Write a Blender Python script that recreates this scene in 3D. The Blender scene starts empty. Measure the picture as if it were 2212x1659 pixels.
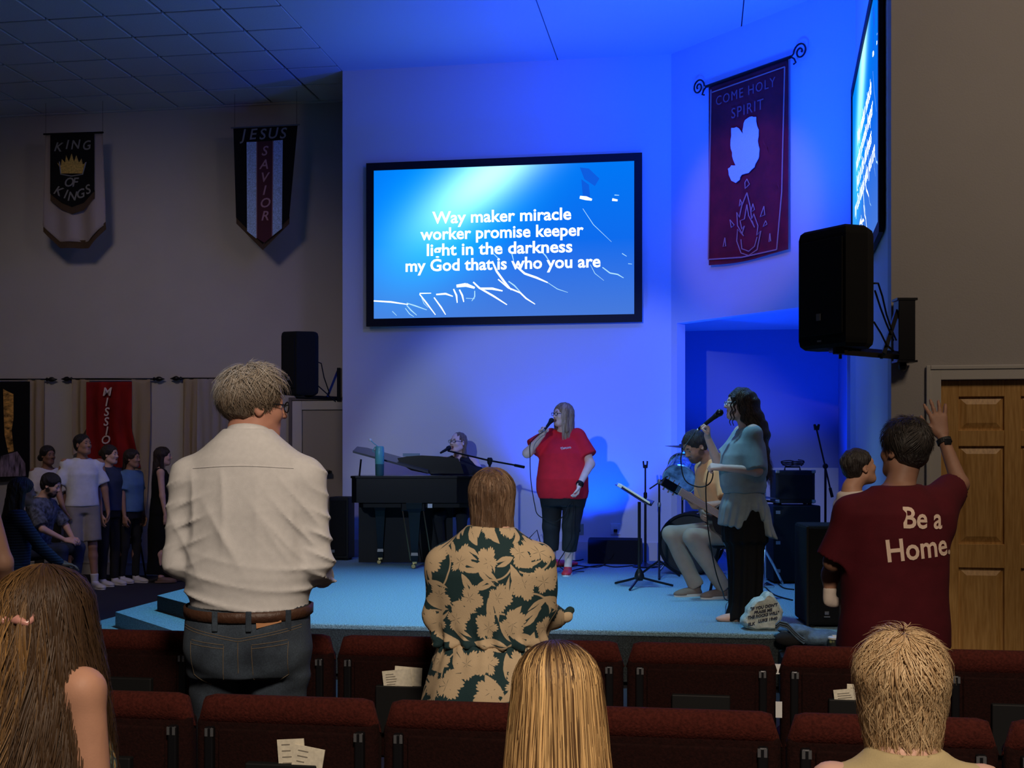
import bpy, bmesh, math, random
import numpy as np
from mathutils import Vector, Matrix, noise
from mathutils.bvhtree import BVHTree

random.seed(7)
np.random.seed(7)
SC = bpy.context.scene
COL = SC.collection
PI = math.pi
FPX = 2600.0          # focal length in pixels of the 2212 px wide frame
HC = 1.5              # camera height
HS = 0.36             # stage height
TH = math.radians(8.9)
CT, ST = math.cos(TH), math.sin(TH)

# ------------------------------------------------------------------ camera
cam_d = bpy.data.cameras.new('camera')
cam = bpy.data.objects.new('camera', cam_d)
COL.objects.link(cam)
cam.location = (0, 0, HC)
cam.rotation_euler = (PI / 2, 0, 0)
cam_d.sensor_width = 36.0
cam_d.lens = 36.0 * FPX / 2212.0
cam_d.shift_y = 155.5 / 2212.0
cam_d.clip_end = 100
SC.camera = cam

# ------------------------------------------------------------------ world, exposure
wd = bpy.data.worlds.new('world')
SC.world = wd
wd.use_nodes = True
wd.node_tree.nodes['Background'].inputs[0].default_value = (0.55, 0.50, 0.52, 1)
wd.node_tree.nodes['Background'].inputs[1].default_value = 0.024
SC.view_settings.view_transform = 'Standard'
SC.view_settings.look = 'None'
SC.view_settings.exposure = 0.0
SC.view_settings.gamma = 1.0
SC.view_settings.use_curve_mapping = False


def W(a, d, z):
    """room coordinates: a along the stage wall (right), d away from the camera"""
    return Vector((a * CT + d * ST, -a * ST + d * CT, z))


def P(px, py, Y):
    return Vector(((px - 1106) / FPX * Y, Y, HC - (py - 985) / FPX * Y))


def PZ(px, py, z):
    """point at height z that the photograph shows at px, py"""
    Y = (HC - z) * FPX / (py - 985)
    return Vector(((px - 1106) / FPX * Y, Y, z))


def spot(name, loc, target, power, color, angle, blend=0.5, size=0.15):
    l = bpy.data.lights.new(name, 'SPOT')
    l.energy = power
    l.color = color
    l.spot_size = math.radians(angle)
    l.spot_blend = blend
    l.shadow_soft_size = size
    o = bpy.data.objects.new(name, l)
    o.location = loc
    o.rotation_euler = (Vector(target) - Vector(loc)).to_track_quat('-Z', 'Y').to_euler()
    COL.objects.link(o)
    return o


def area(name, loc, target, power, color, sx, sy):
    l = bpy.data.lights.new(name, 'AREA')
    l.energy = power
    l.color = color
    l.shape = 'RECTANGLE'
    l.size = sx
    l.size_y = sy
    o = bpy.data.objects.new(name, l)
    o.location = loc
    o.rotation_euler = (Vector(target) - Vector(loc)).to_track_quat('-Z', 'Y').to_euler()
    COL.objects.link(o)
    return o


pt_banner = (2.35, 12.1, 3.9)

# stage lighting ------------------------------------------------------------
BLUE = (0.0, 0.045, 1.0)
spot('front_stage_light', (-3.4, -3.0, 4.7), (0.30, 11.5, 1.05), 2000, (0.60, 0.74, 1.0), 19.5, 0.35, 0.10)
spot('overhead_stage_light_left', (-1.3, 8.9, 5.7), (-1.2, 9.4, 0.36), 800, (0.27, 0.72, 1.0), 62, 0.7, 0.2)
spot('overhead_stage_light_right', (0.7, 8.6, 5.7), (0.7, 9.3, 0.36), 620, (0.28, 0.70, 1.0), 58, 0.7, 0.2)
spot('blue_wall_wash_left', W(-1.0, 9.4, 5.6), W(-0.9, 13.14, 3.4), 190, BLUE, 100, 0.9, 0.3)
spot('blue_wall_wash_right', W(0.5, 9.0, 5.6), W(1.2, 13.0, 3.6), 250, BLUE, 105, 0.9, 0.3)
spot('blue_uplight_left', W(-1.2, 12.30, 0.42), W(-1.15, 13.14, 2.5), 330, BLUE, 88, 0.5, 0.08)
spot('blue_uplight_middle', W(0.55, 12.30, 0.42), W(0.6, 13.14, 2.5), 330, BLUE, 88, 0.5, 0.08)
spot('blue_uplight_alcove', W(2.3, 12.2, 0.6), W(2.6, 14.2, 2.4), 160, BLUE, 120, 0.7, 0.1)
spot('blue_uplight_side', W(1.6, 9.4, 0.5), W(2.5, 10.2, 4.5), 40, BLUE, 90, 0.8, 0.1)
spot('blue_ceiling_uplight', W(0.0, 10.4, 3.2), W(0.1, 11.0, 5.85), 620, BLUE, 150, 0.9, 0.2)
spot('banner_light', (-2.4, 6.0, 5.6), pt_banner, 260, (1.0, 0.55, 0.75), 16, 0.6, 0.1)
spot('house_light_warm', (0.5, -1.0, 4.8), (0.15, 3.0, 0.80), 900, (1.0, 0.82, 0.64), 53, 0.35, 0.5)
spot('house_light_left', (-4.3, 8.8, 5.7), (-5.0, 14.2, 1.9), 300, (1.0, 0.80, 0.68), 80, 0.9, 0.5)
area('house_light_right', (3.6, 3.6, 5.2), (3.0, 7.4, 1.2), 44, (1.0, 0.78, 0.56), 1.0, 1.0)


# ------------------------------------------------------------------ materials
MATS = {}


def nodes_of(name):
    m = bpy.data.materials.new(name)
    m.use_nodes = True
    nt = m.node_tree
    return m, nt, nt.nodes, nt.links, nt.nodes['Principled BSDF']


def mat(name, col, rough=0.6, metal=0.0, bump=0.0, bscale=60.0, var=0.0, vscale=8.0, stretch=None,
        attr=None, spec=0.5, emit=None, estr=0.0, bdist=0.01, sheen=0.0, detail=3.0):
    """principled material; noise gives colour variation and fine relief"""
    if name in MATS:
        return MATS[name]
    m, nt, N, L, b = nodes_of(name)
    b.inputs['Roughness'].default_value = rough
    b.inputs['Metallic'].default_value = metal
    b.inputs['Specular IOR Level'].default_value = spec
    if sheen:
        b.inputs['Sheen Weight'].default_value = sheen
    c4 = (col[0], col[1], col[2], 1)
    tc = N.new('ShaderNodeTexCoord')
    mp = N.new('ShaderNodeMapping')
    L.new(tc.outputs['Object'], mp.inputs['Vector'])
    if stretch:
        mp.inputs['Scale'].default_value = stretch
    src = None
    if attr:
        a = N.new('ShaderNodeAttribute')
        a.attribute_name = attr
        src = a.outputs['Color']
    if var > 0:
        n = N.new('ShaderNodeTexNoise')
        n.inputs['Scale'].default_value = vscale
        n.inputs['Detail'].default_value = 4
        L.new(mp.outputs['Vector'], n.inputs['Vector'])
        r = N.new('ShaderNodeMapRange')
        r.inputs['From Min'].default_value = 0.3
        r.inputs['From Max'].default_value = 0.7
        r.inputs['To Min'].default_value = 1 - var
        r.inputs['To Max'].default_value = 1 + var
        L.new(n.outputs['Fac'], r.inputs['Value'])
        mx = N.new('ShaderNodeMix')
        mx.data_type = 'RGBA'
        mx.blend_type = 'MULTIPLY'
        mx.inputs['Factor'].default_value = 1
        if src:
            L.new(src, mx.inputs['A'])
        else:
            mx.inputs['A'].default_value = c4
        L.new(r.outputs['Result'], mx.inputs['B'])
        src = mx.outputs['Result']
    if src:
        L.new(src, b.inputs['Base Color'])
    else:
        b.inputs['Base Color'].default_value = c4
    if bump > 0:
        n2 = N.new('ShaderNodeTexNoise')
        n2.inputs['Scale'].default_value = bscale
        n2.inputs['Detail'].default_value = detail
        L.new(mp.outputs['Vector'], n2.inputs['Vector'])
        bp = N.new('ShaderNodeBump')
        bp.inputs['Strength'].default_value = bump
        bp.inputs['Distance'].default_value = bdist
        L.new(n2.outputs['Fac'], bp.inputs['Height'])
        L.new(bp.outputs['Normal'], b.inputs['Normal'])
    if emit:
        b.inputs['Emission Color'].default_value = (*emit, 1)
        b.inputs['Emission Strength'].default_value = estr
    MATS[name] = m
    return m


M_WALL = mat('wall_paint', (0.46, 0.43, 0.42), 0.85, bump=0.25, bscale=90, bdist=0.004, var=0.03, vscale=2)
M_STAGEWALL = mat('stage_wall_paint', (0.66, 0.66, 0.68), 0.8, bump=0.2, bscale=90, bdist=0.004)
M_TRIM = mat('trim_paint', (0.60, 0.57, 0.54), 0.5)
M_TILE = mat('ceiling_tile_fibre', (0.62, 0.60, 0.58), 0.95, bump=0.6, bscale=120, bdist=0.004, var=0.06, vscale=70)
M_GRID = mat('ceiling_grid_metal', (0.03, 0.03, 0.03), 0.7)
M_CEIL = mat('ceiling_drywall', (0.62, 0.62, 0.62), 0.9, bump=0.2, bscale=70, bdist=0.004)
M_BLACK = mat('black_plastic', (0.006, 0.006, 0.007), 0.65, spec=0.3)
M_BLACKG = mat('black_lacquer', (0.003, 0.003, 0.004), 0.22, spec=0.35)
M_BLACKF = mat('black_cloth', (0.012, 0.012, 0.014), 0.95, bump=0.4, bscale=180, bdist=0.003)
M_BLKM = mat('black_metal', (0.018, 0.018, 0.022), 0.35, 0.6)
M_CHROME = mat('chrome', (0.75, 0.76, 0.80), 0.15, 1.0)
M_STEEL = mat('grey_steel', (0.32, 0.33, 0.36), 0.35, 0.8)
M_WHITE = mat('white_plastic', (0.75, 0.75, 0.75), 0.5)
M_PAPER = mat('paper', (0.78, 0.72, 0.58), 0.9, var=0.12, vscale=90)
M_INK = mat('ink', (0.03, 0.03, 0.05), 0.8)
M_FLOOR = mat('dark_floor_carpet', (0.020, 0.020, 0.032), 0.98, bump=0.8, bscale=260, bdist=0.006, var=0.35, vscale=180)
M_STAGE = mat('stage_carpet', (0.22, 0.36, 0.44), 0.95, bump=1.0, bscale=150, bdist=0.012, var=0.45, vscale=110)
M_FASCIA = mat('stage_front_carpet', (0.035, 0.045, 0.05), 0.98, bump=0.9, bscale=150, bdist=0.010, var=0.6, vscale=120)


def carpet_edges(m):
    return m


# ------------------------------------------------------------------ mesh helpers
class MB:
    """collects simple shapes and links them as one mesh object"""

    def __init__(s):
        s.v = []
        s.f = []

    def add(s, vs, fs):
        o = len(s.v)
        s.v += [tuple(v) for v in vs]
        s.f += [tuple(i + o for i in f) for f in fs]
        return s

    def box(s, lo, hi, M=None, bev=0.0, seg=2):
        bm = bmesh.new()
        bmesh.ops.create_cube(bm, size=1)
        sz = [hi[i] - lo[i] for i in range(3)]
        ce = [(hi[i] + lo[i]) / 2 for i in range(3)]
        for v in bm.verts:
            v.co = Vector((v.co.x * sz[0] + ce[0], v.co.y * sz[1] + ce[1], v.co.z * sz[2] + ce[2]))
        if bev > 0:
            bmesh.ops.bevel(bm, geom=list(bm.edges), offset=min(bev, min(sz) * 0.49), segments=seg, profile=0.5,
                            affect='EDGES')
        vs = [(M @ v.co) if M else v.co.copy() for v in bm.verts]
        bm.verts.index_update()
        fs = [[v.index for v in f.verts] for f in bm.faces]
        bm.free()
        return s.add(vs, fs)

    def tube(s, pts, r, n=8, cap=True, closed=False):
        pts = [Vector(p) for p in pts]
        rs = r if isinstance(r, (list, tuple)) else [r] * len(pts)
        vs, fs = [], []
        up = Vector((0, 0, 1))
        prev = None
        m = len(pts)
        for i, p in enumerate(pts):
            a = pts[(i - 1) % m] if (i > 0 or closed) else pts[i]
            b = pts[(i + 1) % m] if (i < m - 1 or closed) else pts[i]
            t = (b - a)
            if t.length < 1e-9:
                t = up.copy()
            t.normalize()
            if prev is None:
                x = t.cross(up)
                if x.length < 0.05:
                    x = t.cross(Vector((1, 0, 0)))
            else:
                x = prev - t * prev.dot(t)
                if x.length < 1e-6:
                    x = t.orthogonal()
            x.normalize()
            prev = x
            y = t.cross(x)
            for j in range(n):
                an = 2 * PI * j / n
                vs.append(p + (x * math.cos(an) + y * math.sin(an)) * rs[i])
        seg = m if closed else m - 1
        for i in range(seg):
            i2 = (i + 1) % m
            for j in range(n):
                j2 = (j + 1) % n
                fs.append((i * n + j, i * n + j2, i2 * n + j2, i2 * n + j))
        if cap and not closed:
            fs.append(tuple(range(n))[::-1])
            fs.append(tuple((m - 1) * n + j for j in range(n)))
        return s.add(vs, fs)

    def lathe(s, prof, c=(0, 0, 0), n=24, M=None):
        """prof: (radius, z) list"""
        vs, fs = [], []
        c = Vector(c)
        for r, z in prof:
            for j in range(n):
                an = 2 * PI * j / n
                p = Vector((r * math.cos(an), r * math.sin(an), z))
                vs.append((M @ p if M else p) + c)
        for i in range(len(prof) - 1):
            for j in range(n):
                j2 = (j + 1) % n
                fs.append((i * n + j, i * n + j2, (i + 1) * n + j2, (i + 1) * n + j))
        fs.append(tuple(range(n))[::-1])
        fs.append(tuple((len(prof) - 1) * n + j for j in range(n)))
        return s.add(vs, fs)

    def prism(s, poly, O, ux, uy, depth):
        """polygon in the plane (O, ux, uy) extruded by the vector depth"""
        O, ux, uy, depth = Vector(O), Vector(ux), Vector(uy), Vector(depth)
        n = len(poly)
        vs = [O + ux * x + uy * y for x, y in poly] + [O + ux * x + uy * y + depth for x, y in poly]
        fs = [tuple(range(n))[::-1], tuple(range(n, 2 * n))]
        for i in range(n):
            j = (i + 1) % n
            fs.append((i, j, n + j, n + i))
        return s.add(vs, fs)

    def build(s, name, m, parent=None, smooth=False, **kw):
        me = bpy.data.meshes.new(name)
        me.from_pydata(s.v, [], s.f)
        me.validate()
        bm = bmesh.new()
        bm.from_mesh(me)
        bmesh.ops.recalc_face_normals(bm, faces=list(bm.faces))
        bm.to_mesh(me)
        bm.free()
        return link(name, me, m, parent, smooth, **kw)


def link(name, me, m, parent=None, smooth=False, label=None, cat=None, group=None, kind=None):
    o = bpy.data.objects.new(name, me)
    COL.objects.link(o)
    if m:
        me.materials.append(m)
    if smooth:
        me.polygons.foreach_set('use_smooth', [True] * len(me.polygons))
        if smooth == 'auto':
            me.set_sharp_from_angle(angle=math.radians(40))
    if parent:
        o.parent = parent
    return tag(o, label, cat, group, kind)


def tag(o, label=None, cat=None, group=None, kind=None):
    for k, v in (('label', label), ('category', cat), ('group', group), ('kind', kind)):
        if v:
            o[k] = v
    return o


def empty(name, loc=(0, 0, 0), rz=0.0, label=None, cat=None, group=None):
    o = bpy.data.objects.new(name, None)
    o.empty_display_size = 0.1
    COL.objects.link(o)
    o.location = loc
    o.rotation_euler = (0, 0, rz)
    return tag(o, label, cat, group)


def copy_tree(o, parent=None):
    c = o.copy()
    COL.objects.link(c)
    c.parent = parent
    for ch in o.children:
        copy_tree(ch, c)
    return c


def text(body, size, m, parent, M, align='CENTER', extrude=0.001, bold=0.0, shear=0.0, name='lettering',
         space=1.0, drape=None, off=0.004, line=1.0, sx=1.0):
    cu = bpy.data.curves.new('txt', 'FONT')
    cu.body = body
    cu.size = size
    cu.align_x = align
    cu.align_y = 'CENTER'
    cu.extrude = 0 if drape else extrude
    cu.offset = bold
    cu.shear = shear
    cu.space_character = space
    cu.space_line = line
    cu.resolution_u = 3
    to = bpy.data.objects.new('txt', cu)
    COL.objects.link(to)
    dg = bpy.context.evaluated_depsgraph_get()
    me = bpy.data.meshes.new_from_object(to.evaluated_get(dg))
    bpy.data.objects.remove(to)
    bpy.data.curves.remove(cu)
    me.name = name
    me.materials.clear()
    me.transform(M @ Matrix.Scale(sx, 4, (1, 0, 0)))
    if drape:
        bvh, d = drape
        bm = bmesh.new()
        bm.from_mesh(me)
        bmesh.ops.triangulate(bm, faces=list(bm.faces))
        for v in bm.verts:
            hit = bvh.ray_cast(v.co - Vector(d) * 0.5, Vector(d))
            if hit[0]:
                v.co = hit[0] - Vector(d) * off
        bm.to_mesh(me)
        bm.free()
    return link(name, me, m, parent)


def frame_mat(O, ux, uy):
    ux = Vector(ux).normalized()
    uy = Vector(uy).normalized()
    uz = ux.cross(uy).normalized()
    M = Matrix((ux, uy, uz)).transposed().to_4x4()
    M.translation = Vector(O)
    return M


# ------------------------------------------------------------------ implicit surfaces
def V(*a):
    return np.array(a, float)


def cone(a, b, ra, rb, k=0.03, fine=False, flat=False, sub=False):
    return dict(t='c', a=np.array(a, float), b=np.array(b, float), ra=ra, rb=rb, k=k, fine=fine, flat=flat, sub=sub)


def ell(c, r, R=None, k=0.02, fine=False, sub=False):
    return dict(t='e', c=np.array(c, float), r=np.array(r, float), R=R, k=k, fine=fine, sub=sub)


def col(keys, k=0.03, p=2.2, sub=False, fine=False):
    """upright column: keys (z, cx, cy, rx, ry)"""
    return dict(t='o', keys=np.array(sorted(keys), float), k=k, p=p, sub=sub, fine=fine)


def half(pt, n, k=0.004):
    """keeps the side the normal points away from"""
    n = np.array(n, float)
    return dict(t='h', p=np.array(pt, float), n=n / np.linalg.norm(n), k=k, sub=True, fine=False)


def bounds(q):
    if q['t'] == 'c':
        r = max(q['ra'], q['rb'])
        return np.minimum(q['a'], q['b']) - r, np.maximum(q['a'], q['b']) + r
    if q['t'] == 'e':
        r = max(q['r']) if q['R'] is not None else q['r']
        return q['c'] - r, q['c'] + r
    if q['t'] == 'o':
        K = q['keys']
        return (V((K[:, 1] - K[:, 3]).min(), (K[:, 2] - K[:, 4]).min(), K[0, 0]),
                V((K[:, 1] + K[:, 3]).max(), (K[:, 2] + K[:, 4]).max(), K[-1, 0]))
    return None


def evalp(q, X, Y, Z):
    if q['t'] == 'c':
        a, b = q['a'], q['b']
        ba = b - a
        l2 = ba @ ba + 1e-12
        px, py, pz = X - a[0], Y - a[1], Z - a[2]
        t = (px * ba[0] + py * ba[1] + pz * ba[2]) / l2
        tc = np.clip(t, 0, 1)
        dx, dy, dz = px - ba[0] * tc, py - ba[1] * tc, pz - ba[2] * tc
        if q['flat']:
            tt = np.maximum(t, 0)
            rx, ry, rz = px - ba[0] * tt, py - ba[1] * tt, pz - ba[2] * tt
            rad = np.sqrt(rx * rx + ry * ry + rz * rz) - (q['ra'] + (q['rb'] - q['ra']) * tc)
            return np.maximum(rad, (t - 1) * math.sqrt(l2))
        return np.sqrt(dx * dx + dy * dy + dz * dz) - (q['ra'] + (q['rb'] - q['ra']) * tc)
    if q['t'] == 'e':
        px, py, pz = X - q['c'][0], Y - q['c'][1], Z - q['c'][2]
        if q['R'] is not None:
            R = q['R']
            px, py, pz = (px * R[0, 0] + py * R[1, 0] + pz * R[2, 0], px * R[0, 1] + py * R[1, 1] + pz * R[2, 1],
                          px * R[0, 2] + py * R[1, 2] + pz * R[2, 2])
        r = q['r']
        k0 = np.sqrt((px / r[0]) ** 2 + (py / r[1]) ** 2 + (pz / r[2]) ** 2) + 1e-9
        k1 = np.sqrt((px / r[0] ** 2) ** 2 + (py / r[1] ** 2) ** 2 + (pz / r[2] ** 2) ** 2) + 1e-9
        return k0 * (k0 - 1) / k1
    if q['t'] == 'o':
        K = q['keys']
        zz = np.clip(Z, K[0, 0], K[-1, 0])
        f = [np.interp(zz, K[:, 0], K[:, i]) for i in range(1, 5)]
        p = q['p']
        rr = (np.abs((X - f[0]) / f[2]) ** p + np.abs((Y - f[1]) / f[3]) ** p) ** (1 / p)
        d = (rr - 1) * np.minimum(f[2], f[3])
        return np.maximum(d, np.maximum(K[0, 0] - Z, Z - K[-1, 0]))
    if q['t'] == 'h':
        return -((X - q['p'][0]) * q['n'][0] + (Y - q['p'][1]) * q['n'][1] + (Z - q['p'][2]) * q['n'][2])


def axis(lo, hi, h, zones, hf):
    xs = [lo]
    while xs[-1] < hi:
        x = xs[-1]
        f = any(a - h * 0.5 <= x <= b for a, b in zones)
        xs.append(x + (hf if f else h))
    return np.array(xs)


def surface(prims, h=0.012, hf=None, disp=None, mirror=False):
    """surface nets over a rectilinear grid, finer where prims ask for it"""
    hf = hf or h
    bs = [bounds(q) for q in prims if not q['sub']]
    lo = np.min([b[0] for b in bs], axis=0) - 0.03
    hi = np.max([b[1] for b in bs], axis=0) + 0.03
    ax = []
    for i in range(3):
        z = [(bounds(q)[0][i] - 0.01, bounds(q)[1][i] + 0.01) for q in prims if q['fine']]
        ax.append(axis(lo[i], hi[i], h, z, hf))
    D = np.full([len(a) for a in ax], 1.0, dtype=np.float32)
    for q in prims:
        m = q['k'] + 3.2 * h
        if q['t'] == 'h':
            sl = [slice(0, len(a)) for a in ax]
        else:
            b = bounds(q)
            sl = []
            for i in range(3):
                i0 = max(0, np.searchsorted(ax[i], b[0][i] - m) - 1)
                i1 = min(len(ax[i]), np.searchsorted(ax[i], b[1][i] + m) + 1)
                sl.append(slice(i0, i1))
        X = ax[0][sl[0]][:, None, None].astype(np.float32)
        Y = ax[1][sl[1]][None, :, None].astype(np.float32)
        Z = ax[2][sl[2]][None, None, :].astype(np.float32)
        g = evalp(q, X, Y, Z)
        A = D[sl[0], sl[1], sl[2]]
        k = max(q['k'], 1e-5)
        if q['sub']:
            g = -g
            hh = np.clip(0.5 - 0.5 * (g - A) / k, 0, 1)
            D[sl[0], sl[1], sl[2]] = g * (1 - hh) + A * hh + k * hh * (1 - hh)
        else:
            hh = np.clip(0.5 + 0.5 * (g - A) / k, 0, 1)
            D[sl[0], sl[1], sl[2]] = g * (1 - hh) + A * hh - k * hh * (1 - hh)
    D[0], D[-1], D[:, 0], D[:, -1], D[:, :, 0], D[:, :, -1] = 1, 1, 1, 1, 1, 1
    if disp:
        D = D + disp(ax[0][:, None, None], ax[1][None, :, None], ax[2][None, None, :])
        D[0], D[-1], D[:, 0], D[:, -1], D[:, :, 0], D[:, :, -1] = 1, 1, 1, 1, 1, 1
    S = D < 0
    nx, ny, nz = D.shape
    pos, cid, quads = [], [], []
    strd = (ny * nz, nz, 1)
    for k in range(3):
        o1, o2 = [i for i in range(3) if i != k]
        a = [slice(None)] * 3
        b = [slice(None)] * 3
        a[k] = slice(0, -1)
        b[k] = slice(1, None)
        ch = S[tuple(a)] != S[tuple(b)]
        I = np.array(np.nonzero(ch))
        J = I.copy()
        J[k] += 1
        d0 = D[tuple(I)]
        d1 = D[tuple(J)]
        t = d0 / (d0 - d1)
        p = np.stack([ax[i][I[i]].astype(float) for i in range(3)], 1)
        p[:, k] = ax[k][I[k]] * (1 - t) + ax[k][J[k]] * t
        base = I[0] * strd[0] + I[1] * strd[1] + I[2]
        c00 = base - strd[o1] - strd[o2]
        c10 = base - strd[o2]
        c11 = base
        c01 = base - strd[o1]
        q4 = np.stack([c00, c10, c11, c01], 1)
        flip = (d0 < 0)
        if k == 1:
            flip = ~flip
        q4[~flip] = q4[~flip][:, ::-1]
        quads.append(q4)
        for c in (c00, c10, c11, c01):
            cid.append(c)
            pos.append(p)
    cid = np.concatenate(cid)
    pos = np.concatenate(pos)
    quads = np.concatenate(quads)
    u, inv = np.unique(cid, return_inverse=True)
    cnt = np.bincount(inv)
    Vt = np.stack([np.bincount(inv, pos[:, i]) / cnt for i in range(3)], 1)
    Q = np.searchsorted(u, quads)
    return Vt, Q


def raw_mesh(name, Vt, Q):
    me = bpy.data.meshes.new(name)
    nf = len(Q)
    n = Q.shape[1]
    me.vertices.add(len(Vt))
    me.vertices.foreach_set('co', np.asarray(Vt, dtype=np.float32).ravel())
    me.loops.add(nf * n)
    me.loops.foreach_set('vertex_index', Q.astype(np.int32).ravel())
    me.polygons.add(nf)
    me.polygons.foreach_set('loop_start', np.arange(0, nf * n, n, dtype=np.int32))
    me.polygons.foreach_set('loop_total', np.full(nf, n, dtype=np.int32))
    me.update(calc_edges=True)
    return me


def paint(me, Vt, base, spots):
    colr = np.tile(np.array([*base, 1.0]), (len(Vt), 1))
    for c, r, cc in spots:
        c = np.array(c, float)
        r = np.array(r if hasattr(r, '__len__') else (r, r, r), float)
        d = np.sqrt((((Vt - c) / r) ** 2).sum(1))
        w = np.clip((1.25 - d) / 0.5, 0, 1)[:, None]
        colr[:, :3] = colr[:, :3] * (1 - w) + np.array(cc) * w
    at = me.color_attributes.new('Col', 'FLOAT_COLOR', 'POINT')
    at.data.foreach_set('color', colr.astype(np.float32).ravel())


def blob(name, prims, m, parent=None, h=0.012, hf=None, disp=None, base=None, spots=(), **kw):
    Vt, Q = surface(prims, h, hf, disp)
    me = raw_mesh(name, Vt, Q)
    if base:
        paint(me, Vt, base, spots)
    return link(name, me, m, parent, True, **kw)


def bvh_of(o):
    me = o.data
    return BVHTree.FromPolygons([v.co.copy() for v in me.vertices], [list(p.vertices) for p in me.polygons])

# ================================================================== SETTING
CZ = 5.85
D_C, D_L, D_R = 13.14, 14.257, 7.85


def wbox(mb, a0, a1, d0, d1, z0, z1, bev=0):
    """box in room coordinates"""
    M = Matrix(((CT, ST, 0, 0), (-ST, CT, 0, 0), (0, 0, 1, 0), (0, 0, 0, 1)))
    return mb.box((a0, d0, z0), (a1, d1, z1), M, bev)


def AD(X, Y):
    return X * CT - Y * ST, X * ST + Y * CT


U = Vector((CT, -ST, 0))
NV = Vector((ST, CT, 0))
EZ = Vector((0, 0, 1))

wbox(MB(), -11, 7, -3, 16.5, -0.1, 0.0).build('floor', M_FLOOR, kind='structure')

# stage wall (screen wall)
aL = AD(-1.915, 13.6)[0]
C1 = Vector((1.724, 13.03, 0))
aC1 = AD(C1.x, C1.y)[0]
wbox(MB(), aL, aC1, D_C, D_C + 0.15, 0, CZ).build('wall_stage', M_STAGEWALL, kind='structure')
wbox(MB(), aL, aL + 0.12, D_C + 0.15, D_L, 0, CZ).build('wall_stage_return', M_STAGEWALL, kind='structure')
wbox(MB(), -11, aL + 2.2, D_L, D_L + 0.15, 0, CZ).build('wall_left', M_WALL, kind='structure')
wbox(MB(), aL + 0.05, aC1 - 0.05, D_C - 0.03, D_C, HS, HS + 0.20).build('baseboard_stage', M_TRIM, kind='structure')
wbox(MB(), -11, aL, D_L - 0.02, D_L, 0, 0.14).build('baseboard_left', M_TRIM, kind='structure')
wbox(MB(), -11, aL, D_L - 0.03, D_L - 0.0, 0.14, 0.16).build('trim_1', M_TRIM, kind='structure')

# angled banner wall with the wide opening under it
C2 = Vector((3.149, 11.03, 0))
bd = (C2 - C1).normalized()
bn = Vector((-bd.y, bd.x, 0))
if bn.y < 0:
    bn = -bn
LB = (C2 - C1).length


def bwall(s0, s1, z0, z1, off=0.0, th=0.12):
    return MB().prism([(s0, z0), (s1, z0), (s1, z1), (s0, z1)], C1 + bn * off, bd, EZ, bn * th)


OPZ = 2.93
bw = bwall(0, LB, OPZ, CZ)
for q in (bwall(0, 0.09, 0, OPZ), bwall(LB - 0.06, LB, 0, OPZ)):
    bw.add(q.v, q.f)
bw.build('wall_angled', M_STAGEWALL, kind='structure')

# side wall with the second screen, near end meets the door wall
C3 = Vector((2.385, 7.57, 0))
sd = (C3 - C2).normalized()
sn = Vector((sd.y, -sd.x, 0))          # away from the stage
if sn.x < 0:
    sn = -sn
MB().prism([(0, 0), ((C3 - C2).length - 0.02, 0), ((C3 - C2).length - 0.02, CZ), (0, CZ)], C2, sd, EZ, sn * 0.05).build(
    'wall_side', M_STAGEWALL, kind='structure')
aC3 = AD(C3.x, C3.y)[0]
# door wall (dark): split around the door opening
DA0 = AD(*P(2030, 900, 7.53).xy)[0]
DW, DH = 0.88, 1.98
rw = MB()
wbox(rw, aC3, DA0, D_R, D_R + 0.14, 0, CZ)
wbox(rw, DA0 + DW, 6, D_R, D_R + 0.14, 0, CZ)
wbox(rw, DA0, DA0 + DW, D_R, D_R + 0.14, DH, CZ)
rw.build('wall_right', M_WALL, kind='structure')

# alcove behind the angled wall
aA = AD(C1.x, C1.y)[0]
al = MB()
bk0 = C1 + bn * 0.12
bkd = 14.6
back_r = C2 + (-sd) * 3.6
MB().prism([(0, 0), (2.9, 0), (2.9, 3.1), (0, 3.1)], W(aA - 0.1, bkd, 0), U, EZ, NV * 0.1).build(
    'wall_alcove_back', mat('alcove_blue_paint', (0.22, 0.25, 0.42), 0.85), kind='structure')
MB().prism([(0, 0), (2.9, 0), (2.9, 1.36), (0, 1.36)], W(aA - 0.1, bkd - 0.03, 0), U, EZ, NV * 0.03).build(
    'alcove_lit_band', M_TRIM, kind='structure')  # pale slab stands in for the light boundary low on the wall
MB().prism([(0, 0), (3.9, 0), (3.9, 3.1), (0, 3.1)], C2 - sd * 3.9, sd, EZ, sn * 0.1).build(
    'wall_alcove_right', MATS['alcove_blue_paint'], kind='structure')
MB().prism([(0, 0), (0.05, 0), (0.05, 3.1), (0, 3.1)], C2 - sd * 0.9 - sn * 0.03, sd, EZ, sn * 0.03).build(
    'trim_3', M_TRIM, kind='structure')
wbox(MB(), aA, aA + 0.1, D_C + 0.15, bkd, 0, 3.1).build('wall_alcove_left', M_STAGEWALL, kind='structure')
MB().prism([AD(*p.xy) for p in (C1 + bn * 0.12, C2 + bn * 0.12, C2 - sd * 4.1 + sn * 0.1, W(aA, bkd + 0.1, 0))],
           Vector((0, 0, 3.0)), U, NV, Vector((0, 0, 0.08))).build('ceiling_alcove', M_CEIL, kind='structure')

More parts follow.
